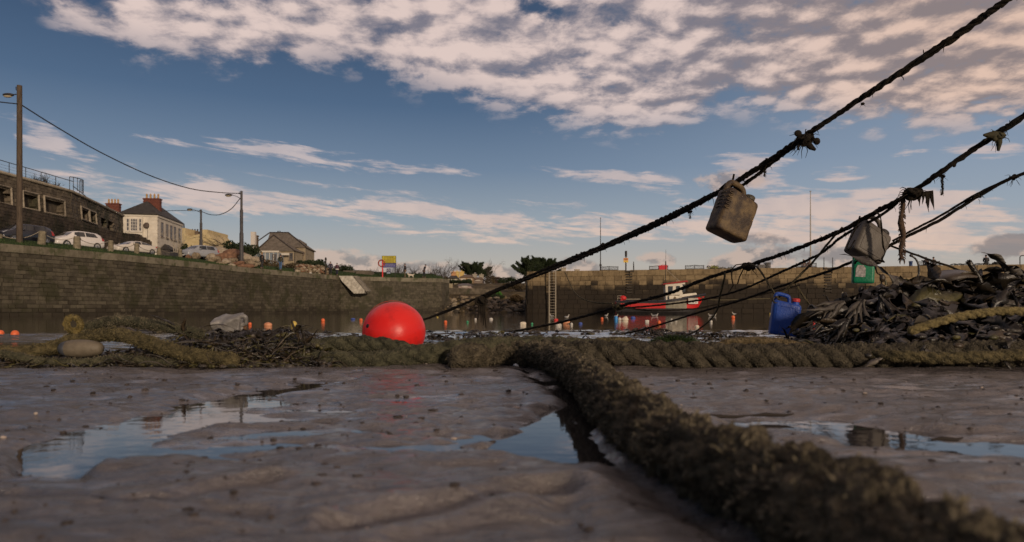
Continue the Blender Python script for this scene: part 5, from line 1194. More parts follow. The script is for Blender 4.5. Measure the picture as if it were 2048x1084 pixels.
    ptext('registration',"WON 303",.17,mat('black_letter',(.015,.015,.015)),board,Matrix.Translation((0,-.034,-.12))@Matrix.Rotation(rad(90),4,'X'))
    rd=MB(); rd.box((-L/2-.10,0,-.1),(.18,.06,.7)); rd.build('rudder',BLKP,rt)
fishing_boat()
def dinghy():
    dist=44.; rt=root('dinghy',(xof(1705,dist),dist,SEA),rz=rad(205),label='small white clinker dinghy behind the kelp heap with an orange fender',cat='boat'); L=4.2; N=20; rows=[]
    for i in range(N+1):
        t=i/N; h=.72*(1-max(0,(t-.4)/.6)**2.2)*(.8+.2*min(1,t*3)); sh=.46+.34*max(0,(t-.2)/.8)**2
        rows.append([(-L/2+L*t+(max(0,(t-.75)/.25)**2)*(z/.8)*.35,-h*k,z) for z,k in ((-.15,.3),(.02,.7),(.15,.86),(.30,.95),(sh-.07,.99),(sh,1.03))])
    q=MB(); m=6
    for side in (1,-1):
        vs=[(x,y*side,z) for r in rows for x,y,z in r]
        for i in range(N):
            for j in range(m-1): a=i*m+j; q.add([vs[a],vs[a+1],vs[a+m+1],vs[a+m]],[(0,1,2,3)],0,False)
    r0=rows[0]; q.add([p for p in r0]+[(x,-y,z) for x,y,z in r0[::-1]],[tuple(range(12))],0)
    q.build('hull',CREAM,rt)
    for k,mm in ((5,CREAM),(3,mat('brown_strake',(.12,.07,.04)))):
        g=MB(); 
        for s in (1,-1): g.tube([(r[k][0],r[k][1]*s*1.01,r[k][2]) for r in rows],.028 if k==5 else .014,5)
        g.build('gunwale' if k==5 else 'strake',mm,rt)
    for xx in (-.9,.3,1.1):
        g=MB(); w=.6 if xx<1 else .4; g.box((xx,0,.34),(.24,w*2,.03)); g.build('thwart',mat('thwart',(.3,.22,.13)),rt)
    f=MB(); f.ell((1.55,.40,.30),(.10,.10,.12),10,8); f.tube([(1.55,.40,.4),(1.55,.36,.72)],.01,4); f.build('fender',mat('orange_float',(.62,.11,.03),(.72,.15,.05),.5,8),rt)
dinghy()
COL={'orange':mat('orange_float',(.62,.11,.03)),'pale orange':mat('paleorange',(.45,.18,.09),(.6,.27,.14),.5,9),'white':mat('white_float',(.40,.37,.32),(.58,.54,.48),.5,9),'cream':mat('cream_float',(.52,.44,.33),(.62,.54,.42),.55,9),
     'yellow':mat('yellow_float',(.42,.29,.05),(.52,.38,.09),.5,9),'blue':mat('blue_float',(.03,.06,.26),(.05,.09,.34),.5,9),'light blue':mat('ltblue_float',(.03,.22,.52),rough=.5),'green':mat('green_float',(.04,.26,.12),rough=.5),'red':mat('red_float',(.55,.035,.03),rough=.5),'dark':mat('dark_float',(.03,.03,.03))}
BU=[(30,672,15,'orange','round','nearest orange buoy floating at the far left'),(1,670,13,'orange','round','orange buoy cut by the left edge of the picture'),(500,650,7,'orange','round','small orange buoy just right of the plastic bottle'),(536,652,17,'pale orange','oval','big pale orange oval buoy left of the yellow one'),
 (588,651,13,'yellow','cone','yellow domed buoy above the splayed weed'),(646,643,8,'orange','round','orange buoy with a dark cap right of the yellow one'),(706,639,9,'blue','flat','flat blue float left of the red buoy'),(722,642,7,'orange','round','orange buoy touching the left side of the red buoy'),
 (875,634,4,'yellow','round','tiny yellow float just right of the red buoy'),(891,646,7,'orange','round','orange buoy right of the red buoy'),(935,645,5,'green','round','green topped float left of the white ones'),(951,640,5,'white','round','small white float left of the hanging tails'),
 (982,639,8,'white','oval','white float right of the hanging tails'),(1046,650,14,'cream','barrel','large pale barrel float at the pier head'),(1064,649,5,'green','round','small green float below the pale ladder'),(1112,641,9,'red','oval','red float at the foot of the pale ladder'),(1117,652,13,'white','oval','white and green float below the red one'),
 (1133,648,14,'pale orange','sausage','long pale orange float lying tilted right of the ladder'),(1143,650,6,'white','round','small white float beside the long orange one'),(1161,648,8,'blue','oval','dark blue float below the tall lower line'),(1204,639,6,'orange','round','small orange float left of the light blue drum'),
 (1232,640,9,'light blue','drum','upright light blue drum left of the white floats'),(1239,641,8,'white','round','left of two white floats right of the light blue drum'),(1250,641,14,'cream','heap','bulky cream float right of the light blue drum'),(1266,637,10,'blue','oval','dark blue float under the red boat'),
 (1294,644,9,'white','barrel','white float with a green side in the red boat reflection'),(1318,647,8,'orange','round','pale orange float in the red boat reflection'),(1343,641,5,'white','round','left of two small white floats under the boat bow'),(1352,641,5,'white','round','right of two small white floats under the boat bow'),
 (1394,654,9,'cream','oval','cream float at the mud edge under the boat bow'),(1422,645,6,'white','round','white float right of the boat reflection'),(1466,637,8,'orange','round','orange buoy with a gull standing on it'),(1540,630,6,'yellow','ring','yellow float left of the blue jerrycan'),(1628,648,6,'red','drum','tiny red marker between the kelp blades')]
def buoys():
    for px,py,dp,c,kind,lab in BU:
        d=(CH-SEA)*F/(py-HZ); r=dp/F*d/2; rt=root('mooring_float',(xof(px,d),d,SEA),rz=R_.uniform(0,6),label=lab,cat='buoy',group='small floats on the harbour water'); q=MB(); tl=R_.uniform(-.25,.25)
        if kind in('round',): q.ell((0,0,r*.55),(r,r,r),14,10)
        elif kind in('oval','flat'): rt.rotation_euler=(0,0,.3*tl); q.ell((0,0,r*.25),(r,r*.7,r*(.62 if kind=='oval' else .4)),14,10)
        elif kind=='cone': q.lathe([(.001,-r*.6),(r*.7,-r*.4),(r,.0),(r*1.0,r*.3),(r*.8,r*.9),(r*.35,r*1.35),(.001,r*1.4)],n=14)
        elif kind=='barrel': rt.rotation_euler.z=.1; q.ell((0,0,r*.4),(r,r*.6,r*.55),14,10); q.box((0,0,r*.4),(r*1.6,r*.9,r*.9))
        elif kind=='sausage': rt.rotation_euler.z=.1; q.tube([(-r,0,r*.1),(-r*.8,0,r*.2),(0,0,r*.42),(r*.8,0,r*.62),(r,0,r*.68)],[r*.1,r*.36,r*.42,r*.36,r*.1],10)
        elif kind=='drum': q.lathe([(.001,-r*.4),(r*.7,-r*.4),(r*.75,0),(r*.75,r*1.4),(r*.6,r*1.7),(.001,r*1.75)],n=14)
        elif kind=='heap': rt.rotation_euler.z=0; q.ell((0,0,r*.3),(r,r*.6,r*.7),14,8,jit=.08); q.ell((r*.2,0,r*.85),(r*.5,r*.4,r*.4),10,6)
        else: q.ell((0,0,r*.5),(r,r*.5,r),12,8)
        q.build('float_body',COL[c],rt,bevel=r*.1 if kind=='barrel' else 0)
        e=MB(); e.tube([(-r*.18,0,r*1.30),(-r*.18,0,r*1.55),(r*.18,0,r*1.55),(r*.18,0,r*1.30)],r*.07,5); 
        if kind in('round','cone','ring'): e.build('eye',COL['dark'],rt)
buoys()
def gull(px,py,z,d,label,face=1,standing=False,size=.40):
    rt=root('seagull',(xof(px,d),d,z),rz=(0 if face>0 else math.pi)+R_.uniform(-.4,.4),label=label,cat='gull',group='gulls in the harbour',sc=size/.40*.62)
    h=.10 if standing else .03
    q=MB(); sp=[(-.22,0,h+.06),(-.17,0,h+.065),(-.08,0,h+.07),(.02,0,h+.06),(.09,0,h+.09),(.125,0,h+.15),(.135,0,h+.20),(.15,0,h+.235),(.18,0,h+.235),(.20,0,h+.228)]
    q.tube(sp,[.008,.03,.065,.072,.058,.032,.026,.034,.026,.008],12); q.build('body',COL['white'],rt)
    w=MB(); 
    for s in(-1,1): w.ell((-.06,s*.055,h+.085),(.15,.02,.042),10,6)
    w.build('wing',mat('gull_grey',(.22,.22,.23)),rt)
    b=MB(); b.tube([(.20,0,h+.228),(.235,0,h+.222),(.25,0,h+.212)],[.009,.008,.003],6); b.build('beak',COL['yellow'],rt)
    if standing:
        for s in (-1,1): l=MB(); l.tube([(0,s*.02,0),(0,s*.02,h+.01)],.006,5); l.build('leg',COL['yellow'],rt)
for a in [(1103,636,-.15,40,'gull swimming at the foot of the pale ladder',-1),(1213,632,-.15,44,'gull swimming between the ladder and the red boat',1),(1306,632,-.15,44,'left gull swimming under the red boat hull',-1),(1313,631,-.15,46,'right gull swimming under the red boat hull',1),(1420,632,-.15,44,'left gull of the pair right of the boat bow',-1),(1429,632,-.15,45,'right gull of the pair right of the boat bow',1),
          (1134,641,-.15,34,'gull on the water right of the red float',1),(1232,636,-.15,38,'gull by the light blue drum',1)]:
    gull(a[0],a[1],a[2],a[3],a[4],a[5])
d=(CH-SEA)*F/17; gull(1468,630,SEA+.13,d,'gull standing on the orange buoy right of the boat',-1,True,.32)
# ================================================================ PEOPLE
SK=mat('skin',(.34,.19,.13),rough=.6)
def skin_obj(name,J,ed,m,parent,sub=1):
    me=bpy.data.meshes.new(name); keys=list(J); ix={k:i for i,k in enumerate(keys)}
    me.from_pydata([J[k][0] for k in keys],[(ix[a],ix[b]) for a,b in ed],[]); o=bpy.data.objects.new(name,me); C.objects.link(o); o.parent=parent; me.materials.append(m)
    md=o.modifiers.new('s','SKIN'); md.use_smooth_shade=True
    sv=me.skin_vertices[0].data if me.skin_vertices else None
    if sv is None:
        bm=bmesh.new(); bm.from_mesh(me); bm.verts.layers.skin.verify(); bm.to_mesh(me); bm.free(); sv=me.skin_vertices[0].data
    for k,i in ix.items():
        r=J[k][1]; sv[i].radius=(r,r) if not isinstance(r,tuple) else r; sv[i].use_root=(i==0)
    s=o.modifiers.new('u','SUBSURF'); s.levels=sub; s.render_levels=sub; return o
def person(px,py,d,h,face,label,coat,legs,stride=.0,lean=0.0,sit=False,hair=(.03,.02,.015),hat=None,z=None,arms=0,head=None,group=None):
    c=P(px,py,d); zz=z if z is not None else c.z
    rt=root('person',(c.x,c.y,zz),rz=rad(face),label=label,cat='person',group=group,sc=h/1.72)
    J={}; f=1.0
    hipz=.92 if not sit else .50
    def T(x,y,z_): # lean of the upper body forward (-Y is forward)
        return (x,y-lean*(z_-hipz),z_)
    J['pel']=(T(0,0,hipz),.125); J['sp']=(T(0,.01,hipz+.20),.118); J['ch']=(T(0,.01,hipz+.42),.135); J['nk']=(T(0,0,hipz+.56),.055); 
    J['hd0']=(T(0,-.015,hipz+.63),.070); J['hd1']=(T(0,-.02,hipz+.70),.088); J['hd2']=(T(0,-.01,hipz+.78),.062); J['nose']=(T(0,-.108,hipz+.69),.014)
    ed=[('pel','sp'),('sp','ch'),('ch','nk'),('nk','hd0'),('hd0','hd1'),('hd1','hd2'),('hd1','nose')]
    jk=['sp','ch']; 
    for s,k in ((-1,'l'),(1,'r')):
        sw=s*stride
        J['sh'+k]=(T(s*.185,.0,hipz+.48),.062)
        if arms==1: J['el'+k]=(T(s*.23,-.08,hipz+.22),.046); J['wr'+k]=(T(s*.12,-.25,hipz+.12),.03); J['ha'+k]=(T(s*.06,-.28,hipz+.12),.032)
        else: J['el'+k]=(T(s*.24,.03+sw*.25,hipz+.20),.046); J['wr'+k]=(T(s*.245,-.04+sw*.45,hipz-.03),.03); J['ha'+k]=(T(s*.245,-.07+sw*.5,hipz-.11),.034)
        ed+=[('ch','sh'+k),('sh'+k,'el'+k),('el'+k,'wr'+k),('wr'+k,'ha'+k)]
        hx,hy,hz=J['ha'+k][0]
        for q in range(4): J['f%d'%q+k]=((hx+.0*s,hy-.03+.022*q,hz-.075+abs(q-1.4)*.008),.010); ed.append(('ha'+k,'f%d'%q+k))
        J['th'+k]=((hx-.02*s,hy-.05,hz-.02),.011); ed.append(('ha'+k,'th'+k))
        J['hp'+k]=((s*.085,0,hipz-.05),.095)
        if sit: J['kn'+k]=((s*.12,-.44,hipz-.03),.065); J['an'+k]=((s*.12,-.46,.09),.042); J['to'+k]=((s*.12,-.60,.035),.036)
        else: J['kn'+k]=((s*.095,-.03-s*stride*.55,.49),.066); J['an'+k]=((s*.095,.02-s*stride*1.0+(.05 if s*stride<0 else 0),.085+(.03 if s*stride<0 else 0)),.042); J['to'+k]=((s*.10,-.13-s*stride*1.0,.036),.036)
        ed+=[('pel','hp'+k),('hp'+k,'kn'+k),('kn'+k,'an'+k),('an'+k,'to'+k)]
    skin_obj('body',J,ed,SK,rt)
    g=lambda n,c_: mat(n,c_,tuple(min(1,v*1.6) for v in c_),.85,12)
    cm=g('coat_%d'%(hash(coat)%9999),coat); lm=g('leg_%d'%(hash(legs)%9999),legs)
    K={k:(J[k][0],J[k][1]+a) for k,a in (('sp',.040),('ch',.035),('pel',.045),('shl',.030),('shr',.030),('ell',.030),('elr',.030),('wrl',.026),('wrr',.026))}
    K['hem']=(T(0,.0,hipz-.10),.16); K['col']=(T(0,.01,hipz+.53),.075)
    skin_obj('jacket',K,[('sp','ch'),('pel','sp'),('pel','hem'),('ch','col'),('ch','shl'),('ch','shr'),('shl','ell'),('shr','elr'),('ell','wrl'),('elr','wrr')],cm,rt)
    K={k:(J[k][0],J[k][1]+.022) for k in ('pel','hpl','hpr','knl','knr','anl','anr')}
    skin_obj('trousers',K,[('pel','hpl'),('pel','hpr'),('hpl','knl'),('hpr','knr'),('knl','anl'),('knr','anr')],lm,rt)
    q=MB(); hc=Vector(J['hd1'][0]); q.ell(hc+Vector((0,.022,.035)),(.098,.105,.105),14,9); q.build('hair' if not hat else 'hat',mat('hair_%d'%(hash(hat or hair)%999),hat or hair,rough=.8),rt)
    b=MB(); 
    for s in (-1,1): b.ell((s*.105,J['to'+('l' if s<0 else 'r')][0][1]+.04,.04+ (0)),(.05,.13,.045),10,6)
    b.build('shoes',mat('shoe',(.02,.018,.016)),rt)
    return rt
def wall_d(px):
    u=(px-1024)/F
    for a,b in zip(LQ[2:-1],LQ[3:]):
        den=u*(b.y-a.y)-(b.x-a.x); d=(a.x*(b.y-a.y)-a.y*(b.x-a.x))/den
        if a.y-.01<=d<=b.y+.01: return d
    return 90
def pq(px,o): d=wall_d(px)+o; x=xof(px,d); return d,land_z(x,d)+.03
def lp(px,d): 
    x=xof(px,d); return land_z(x,d)
person(524,538,pq(524,1.3)[0],1.74,150,'person in a dark coat with blond hair walking on the grass by the sunroom',(.018,.017,.016),(.02,.02,.022),stride=.16,z=pq(524,1.3)[1],hair=(.25,.15,.06))
person(561,540,pq(561,1.3)[0],1.78,175,'person in a dark green jacket and blue jeans below the bungalow',(.018,.022,.014),(.05,.09,.17),stride=.10,z=pq(561,1.3)[1])
person(661,549,pq(661,1.2)[0],1.68,200,'larger person with a dark backpack in the couple by the thin post',(.022,.020,.035),(.015,.015,.018),stride=.02,z=pq(661,1.2)[1],hair=(.22,.2,.18))
person(674,550,pq(674,1.4)[0],1.56,165,'smaller person in maroon with a white waistband in the couple',(.045,.016,.030),(.015,.015,.03),stride=.06,z=pq(674,1.4)[1])
w=simple('waist_bag','pale band tied round the smaller person of the couple','bag',xof(674,pq(674,1.4)[0]),pq(674,1.4)[0],pq(674,1.4)[1]+.78,lambda mb:mb.lathe([(.17,-.06),(.215,-.06),(.215,.06),(.17,.06),(.17,-.06)],n=14),mat('whiteband',(.62,.58,.5)))
person(810,552,pq(810,1)[0],1.84,-60,'tall standing person in a dark jacket and brown trousers by the sign',(.020,.022,.028),(.10,.075,.05),stride=.05,z=pq(810,1)[1])
person(848,556,pq(848,0.9)[0],1.80,80,'person in dark clothes bending forward near the quay end',(.016,.018,.026),(.014,.014,.018),stride=.10,lean=.30,z=pq(848,0.9)[1])
x,y=on_deck(1607,6)
for px,lab,c in ((1607,'left person of the pair sitting on the bench by the tall mast',(.10,.07,.06)),(1619,'right person of the pair sitting on the bench by the tall mast',(.09,.06,.05))):
    x,y=on_deck(px,6.05); person(px,540,y,1.7,-14.8,lab,c,(.03,.03,.035),sit=True,z=DK,hair=(.2,.12,.06))
for px,lab in ((1852,'left dark figure sitting on the right hand pier bench'),(1867,'right dark figure sitting on the right hand pier bench')):
    x,y=on_deck(px,6.05); rt=person(px,540,y,1.75,-14.8,lab,(.03,.022,.02),(.02,.02,.02),sit=True,z=DK)
x,y=on_deck(1973,6); person(1973,540,y,1.8,160,'person crouched over the lobster pots at the right end of the pier',(.02,.02,.022),(.02,.02,.02),sit=True,lean=.25,z=DK+.1,arms=1)
def dog():
    d,zz=pq(822,.8); c=Vector((xof(822,d),d,zz)); rt=root('dog',tuple(c),rz=rad(170),label='small pale fluffy dog on the quay by the standing person',cat='dog',sc=1.0)
    J={'b0':((-.28,0,.34),.10),'b1':((0,0,.33),.125),'b2':((.24,0,.36),.135),'n':((.38,0,.46),.08),'h':((.48,0,.52),.085),'m':((.60,0,.49),.04),'t0':((-.40,0,.42),.04),'t1':((-.48,0,.52),.05)}
    ed=[('b1','b0'),('b1','b2'),('b2','n'),('n','h'),('h','m'),('b0','t0'),('t0','t1')]
    for s,k in ((-1,'l'),(1,'r')):
        J['fu'+k]=((.26,s*.08,.24),.05); J['fk'+k]=((.27,s*.08,.13),.032); J['ff'+k]=((.29,s*.08,.03),.034); J['hk'+k]=((-.20,s*.08,.22),.055); J['ho'+k]=((-.32,s*.08,.13),.03); J['hf'+k]=((-.28,s*.08,.03),.034); J['e'+k]=((.45,s*.08,.58),.028)
        ed+=[('b2','fu'+k),('fu'+k,'fk'+k),('fk'+k,'ff'+k),('b0','hk'+k),('hk'+k,'ho'+k),('ho'+k,'hf'+k),('h','e'+k)]
    J={k:J[k] for k in ['b1']+[q for q in J if q!='b1']}
    skin_obj('body',J,ed,mat('fluffy',(.50,.42,.31),(.70,.62,.5),.9,20),rt)
dog()
# ================================================================ UPPER LEFT: RETAINING WALLS
M_RUB=stone_mat('rubble_stone',(.060,.048,.034),(.155,.125,.088),tide=None,moss=(.035,.035,.018),mscale=.4)
M_RUBD=stone_mat('dark_rubble',(.030,.023,.017),(.085,.066,.047),tide=None,moss=(.022,.022,.012),mscale=.4)
M_CONC=mat('pale_coping',(.26,.22,.15),(.42,.36,.26),.85,3)
M_FRAME=mat('stone_frame',(.20,.165,.12),(.33,.28,.21),.8,4)
def strip_wall(name,label,path,tops,zb,thick,m,course=.32,bw=.6,openings=(),coping=None):
    rt=root(name,(path[0].x,path[0].y,zb),label=label,cat='wall'); rnd=random.Random(len(label)); mb=MB(); vals=[]
    off=rt.location
    for (a,b),(ta,tb) in zip(zip(path[:-1],path[1:]),zip(tops[:-1],tops[1:])):
        t=(b-a); L=t.length; t/=L; n=Vector((t.y,-t.x,0)); rows=int((max(ta,tb)-zb)/course)+1
        for r in range(rows):
            z0=zb+r*course; s=-rnd.uniform(0,bw)
            while s<L:
                w=bw*rnd.uniform(.5,1.5); s0,s1=max(0,s),min(L,s+w); s+=w
                if s1-s0<.05: continue
                sm=(s0+s1)/2; zt=ta+(tb-ta)*sm/L; z1=min(z0+course,zt)
                if z1-z0<.05: continue
                q0=a+t*s0; q1=a+t*s1; pm=(q0+q1)/2; px=1024+F*pm.x/pm.y
                if any(p0<=px<=p1 and za<=(z0+z1)/2<=zb_ for p0,p1,za,zb_ in openings): continue
                p=rnd.uniform(-.04,.04); g=.012
                bot=[Vector((v.x,v.y,z0+g)) for v in (q0+n*p+t*g,q1+n*p-t*g,q1-n*thick,q0-n*thick)]; top=[Vector((v.x,v.y,z1-g)) for v in (q0+n*p+t*g,q1+n*p-t*g,q1-n*thick,q0-n*thick)]
                mb.hexa(bot,top); vals+=[rnd.random()]*6
        bot=[Vector((v.x,v.y,zb)) for v in (a-n*.55,b-n*.55,b-n*(thick+.1),a-n*(thick+.1))]; 
        if openings: top=[Vector((a-n*.55).to_tuple()[:2]+(ta-.05,)),Vector((b-n*.55).to_tuple()[:2]+(tb-.05,)),Vector((b-n*(thick+.1)).to_tuple()[:2]+(tb-.05,)),Vector((a-n*(thick+.1)).to_tuple()[:2]+(ta-.05,))]
        else:
            bot=[Vector((v.x,v.y,zb)) for v in (a-n*.06,b-n*.06,b-n*(thick+.1),a-n*(thick+.1))]; top=[Vector((v.x,v.y,z)) for v,z in ((a-n*.06,ta-.05),(b-n*.06,tb-.05),(b-n*(thick+.1),tb-.05),(a-n*(thick+.1),ta-.05))]
        mb.hexa(bot,top); vals+=[.1]*6
    o=mb.build('stonework',m,rt,off=off); setrnd(o,vals)
    if coping:
        c=MB(); c.tube([Vector((p.x+.05,p.y,z+.06)) for p,z in zip(path,tops)],coping,8); c.build('coping',M_CONC,rt,off=off)
    return rt
UP=[V2(-45,40),V2(-45,60),V2(-45,71.5),V2(-45.9,75),V2(-50,90),V2(-53,91)]; TT=12.3
ops=[(-30,-8,9.75,11.1),(-4,20,9.75,11.1),(46,75,9.75,11.1),(89,127,9.75,11.1),(163,176,10.0,11.1),(180,190,10.0,11.1),(203,213,9.9,11.0),(217,226,9.8,10.9)]
uw=strip_wall('retaining_wall','tall stone retaining wall with splayed openings high on the left',UP,[TT]*6,5.2,1.6,M_RUB,openings=ops,coping=.16)
def frame(p0,p1,za,zb):
    def at(px,z):
        for a,b in zip(UP[:-1],UP[1:]):
            u=(px-1024)/F; den=(u*(b.y-a.y)-(b.x-a.x))
            if abs(den)<1e-6: continue
            d=(a.x*(b.y-a.y)-a.y*(b.x-a.x))/den
            if min(a.y,b.y)-.01<=d<=max(a.y,b.y)+.01: return Vector((u*d,d,z))
        d=60; return Vector(((px-1024)/F*d,d,z))
    e=Vector((.10,-.02,0)); A=[at(p0-1,za-.1)+e,at(p0-3,zb+.1)+e,at(p1,zb+.1)+e,at(p1+2,za-.1)+e]
    f=MB()
    f.tube(A[:3]+[A[3]],.11,4,sm=False); f.build('opening_frame',M_FRAME,uw,off=uw.location)
    s=MB(); m_=(A[0]+A[3])/2; s.tube([A[0],A[3]],.09,4,sm=False); s.build('opening_sill',M_FRAME,uw,off=uw.location)
for o in ops[1:6]: frame(*o)
strip_wall('boundary_wall','dark rough stone wall running behind the parked cars',[V2(-42,35),V2(-42.4,58),V2(-43.2,70),V2(-43.8,78),V2(-44.4,83.5),V2(-44.0,85.5)],[9.2,9.2,9.1,8.9,9.3,8.6],4.9,.7,M_RUBD,course=.28,bw=.5)
def railing():
    rt=root('railing',(-45.3,60,TT),label='thin metal railing with wires on top of the left retaining wall',cat='railing'); off=rt.location
    P_=[Vector((-45.4,46+i*2.15,TT+.1)) for i in range(12)]
    for p in P_: q=MB(); q.tube([p,p+Vector((0,0,1.15))],.03,6); q.build('rail_post',METAL,rt,off=off)
    q=MB(); q.tube([p+Vector((0,0,1.15)) for p in P_]+[Vector((-44.9,71.6,TT+1.1))],.035,6); q.build('top_rail',METAL,rt,off=off)
    for k in (.3,.55,.8): q=MB(); q.tube([p+Vector((0,0,k)) for p in P_],.010,4); q.build('wire',METAL,rt,off=off)
    rt2=root('gate_rail',(-45,72,TT),label='curved vertical bar guard rail at the corner of the retaining wall',cat='railing'); off=rt2.location
    pts=[Vector((-45.0+.55*math.cos(a),72.0+1.2*math.sin(a),TT+.1)) for a in [i*math.pi/7-1.2 for i in range(8)]]
    for p in pts: q=MB(); q.tube([p,p+Vector((0,0,1.35))],.028,6); q.build('bar',METAL,rt2,off=off)
    q=MB(); q.tube([p+Vector((0,0,1.35)) for p in pts],.04,6); q.build('top_rail',METAL,rt2,off=off)
    rt3=root('stair_rail',(-45.5,75,TT),label='sloping handrail going down right of the curved guard rail',cat='railing'); q=MB(); a=P(146,372,73); b=P(172,393,78); q.tube([a,b],.04,6); q.tube([b,b-Vector((0,0,1))],.03,6); q.build('handrail',METAL,rt3,off=rt3.location)
railing()
def dry_plant(loc,label,h,w,n,m,name='shrub',cat='shrub',seed=1,bare=True,group=None,leaf=None,lean=(0,0),leafn=0,leafs=.12):
    rt=root(name,tuple(loc),label=label,cat=cat,group=group); rnd=random.Random(seed); mb=MB(); tips=[]
    def br(p,d,L,r,lev):
        pts=[p]; 
        for k in range(4): p=p+d*(L/4); pts.append(p); d=(d+Vector((rnd.gauss(lean[0]*.12,.18),rnd.gauss(0,.18),rnd.gauss(.02,.12)))).normalized()
        mb.tube(pts,[r,r*.85,r*.7,r*.5,r*.35],5,cap=False); tips.append((p,d))
        if lev>0:
            for k in range(rnd.randint(3,4)):
                q=pts[rnd.randint(1,4)]; dd=(d+Vector((rnd.gauss(lean[0]*.35,.6),rnd.gauss(0,.6),rnd.gauss(.1,.45)))).normalized(); br(q,dd,L*rnd.uniform(.5,.8),r*.5,lev-1)
    for i in range(n):
        a=rnd.uniform(0,6.28); br(Vector((rnd.uniform(-w,w)*.35,rnd.uniform(-w,w)*.2,0)),Vector((math.cos(a)*.5*w/h+lean[0],math.sin(a)*.4,1)).normalized(),h*rnd.uniform(.45,.7),.02+h*.012,3 if n<6 else 2)
    mb.build('trunk' if n<5 else 'stems',m,rt)
    if leaf:
        lb=MB()
        vs=[];fs=[]
        for i in range(leafn):
            p,d=tips[rnd.randrange(len(tips))]; q=p+Vector((rnd.gauss(0,w*.12),rnd.gauss(0,w*.12),rnd.gauss(0,h*.07))); a=rnd.uniform(0,6.28); u=Vector((math.cos(a),math.sin(a)*.7,rnd.uniform(-.6,.6))).normalized(); v=u.cross(Vector((rnd.gauss(0,1),rnd.gauss(0,1),1)).normalized()); s=leafs*rnd.uniform(.5,1.3); k=len(vs)
            vs+=[q-u*s,q+v*s*.35,q+u*s,q-v*s*.35]; fs.append((k,k+1,k+2,k+3))
        lb.add(vs,fs); lb.build('crown',leaf,rt)
    return rt
BARK=mat('bark',(.035,.027,.020),(.08,.062,.046),.9,12)
LEAFD=mat('leaf_dark',(.010,.016,.007),(.030,.042,.016),.8,1.2,spec=.2)
LEAFM=mat('leaf_mid',(.022,.030,.010),(.055,.068,.022),.8,1.2,spec=.2)
LEAFB=mat('leaf_brown',(.035,.026,.014),(.09,.066,.034),.85,1.2,spec=.2)
for i,(px,h,lab) in enumerate([(78,1.1,'left tuft of dead stalks behind the wall railing'),(98,1.3,'middle tuft of dead stalks behind the wall railing'),(116,1.0,'right tuft of dead stalks behind the wall railing')]):
    d=68+i*1.4; dry_plant((xof(px,d)-.4,d,TT),lab,h,.9,12,BARK,seed=i+3,cat='dead plant',name='dead_plant')
# ================================================================ HOUSES
WHITEW=mat('white_render',(.50,.45,.37),(.66,.60,.50),.85,1.2,bump=.3)
CREAMW=mat('cream_render',(.42,.33,.17),(.54,.43,.24),.85,1.0,bump=.3)
SLATE=mat('slate_roof',(.022,.020,.018),(.055,.048,.042),.75,3,bump=1,bscale=14)
BROWNR=mat('brown_roof',(.095,.078,.058),(.17,.14,.108),.85,2,bump=1,bscale=16)
BRICK=mat('red_brick',(.085,.026,.018),(.17,.055,.035),.85,7)
POTC=mat('clay_pot',(.36,.22,.09),(.46,.29,.13),.8,10)
PANE=mat('window_pane',(.045,.045,.050),(.10,.095,.095),.15,.8,spec=.6)
TAN=mat('tan_render',(.22,.175,.115),(.32,.26,.175),.85,1)
def box_between(mb,a,b,th,z0,z1,nrm=None):
    t=(b-a).normalized(); n=Vector((t.y,-t.x,0))*th
    mb.hexa([Vector((p.x,p.y,z0)) for p in (a+n,b+n,b,a)],[Vector((p.x,p.y,z1)) for p in (a+n,b+n,b,a)])
def window(rt,off,a,b,z0,z1,fm,bars=(1,1),pm=None,sill=True,th=.06):
    t=(b-a).normalized(); n=Vector((t.y,-t.x,0)); L=(b-a).length
    q=MB(); box_between(q,a+n*.02,b+n*.02,.02,z0,z1); w=q.build('window',pm or PANE,rt,off=off)
    f=MB(); fw=.09
    for (s0,s1,za,zb) in [(0,fw,z0,z1),(L-fw,L,z0,z1)]: box_between(f,a+t*s0+n*.03,a+t*s1+n*.03,th,za,zb)
    for za,zb in [(z0,z0+fw),(z1-fw,z1)]: box_between(f,a+t*fw+n*.03,b-t*fw+n*.03,th,za,zb)
    for i in range(1,bars[0]): s=L*i/bars[0]; box_between(f,a+t*(s-.03)+n*.032,a+t*(s+.03)+n*.032,th*.8,z0+fw,z1-fw)
    for i in range(1,bars[1]): z=z0+(z1-z0)*i/bars[1]; box_between(f,a+t*fw+n*.034,b-t*fw+n*.034,th*.7,z-.03,z+.03)
    fo=f.build('frame',fm,rt,off=off); fo.parent=w; fo.location=(0,0,0)
    if sill: s=MB(); box_between(s,a-t*.1+n*.03,b+t*.1+n*.03,.16,z0-.12,z0-.005); so=s.build('sill',fm,rt,off=off); so.parent=w
    return w
def hip_roof(mb,c4,z,ridge,zr,over=.35,th=.12,mi=0):
    cen=sum(c4,Vector((0,0,0)))/4; e=[p+(p-cen).normalized()*over*1.4 for p in c4]
    E_=[Vector((p.x,p.y,z)) for p in e]; U=[Vector((p.x,p.y,z-th)) for p in e]; r0,r1=[Vector((p.x,p.y,zr)) for p in ridge]
    vs=E_+U+[r0,r1]
    mb.add(vs,[(0,1,8),(1,2,9,8),(2,3,9),(3,0,8,9),(0,4,5,1),(1,5,6,2),(2,6,7,3),(3,7,4,0),(7,6,5,4)],mi)
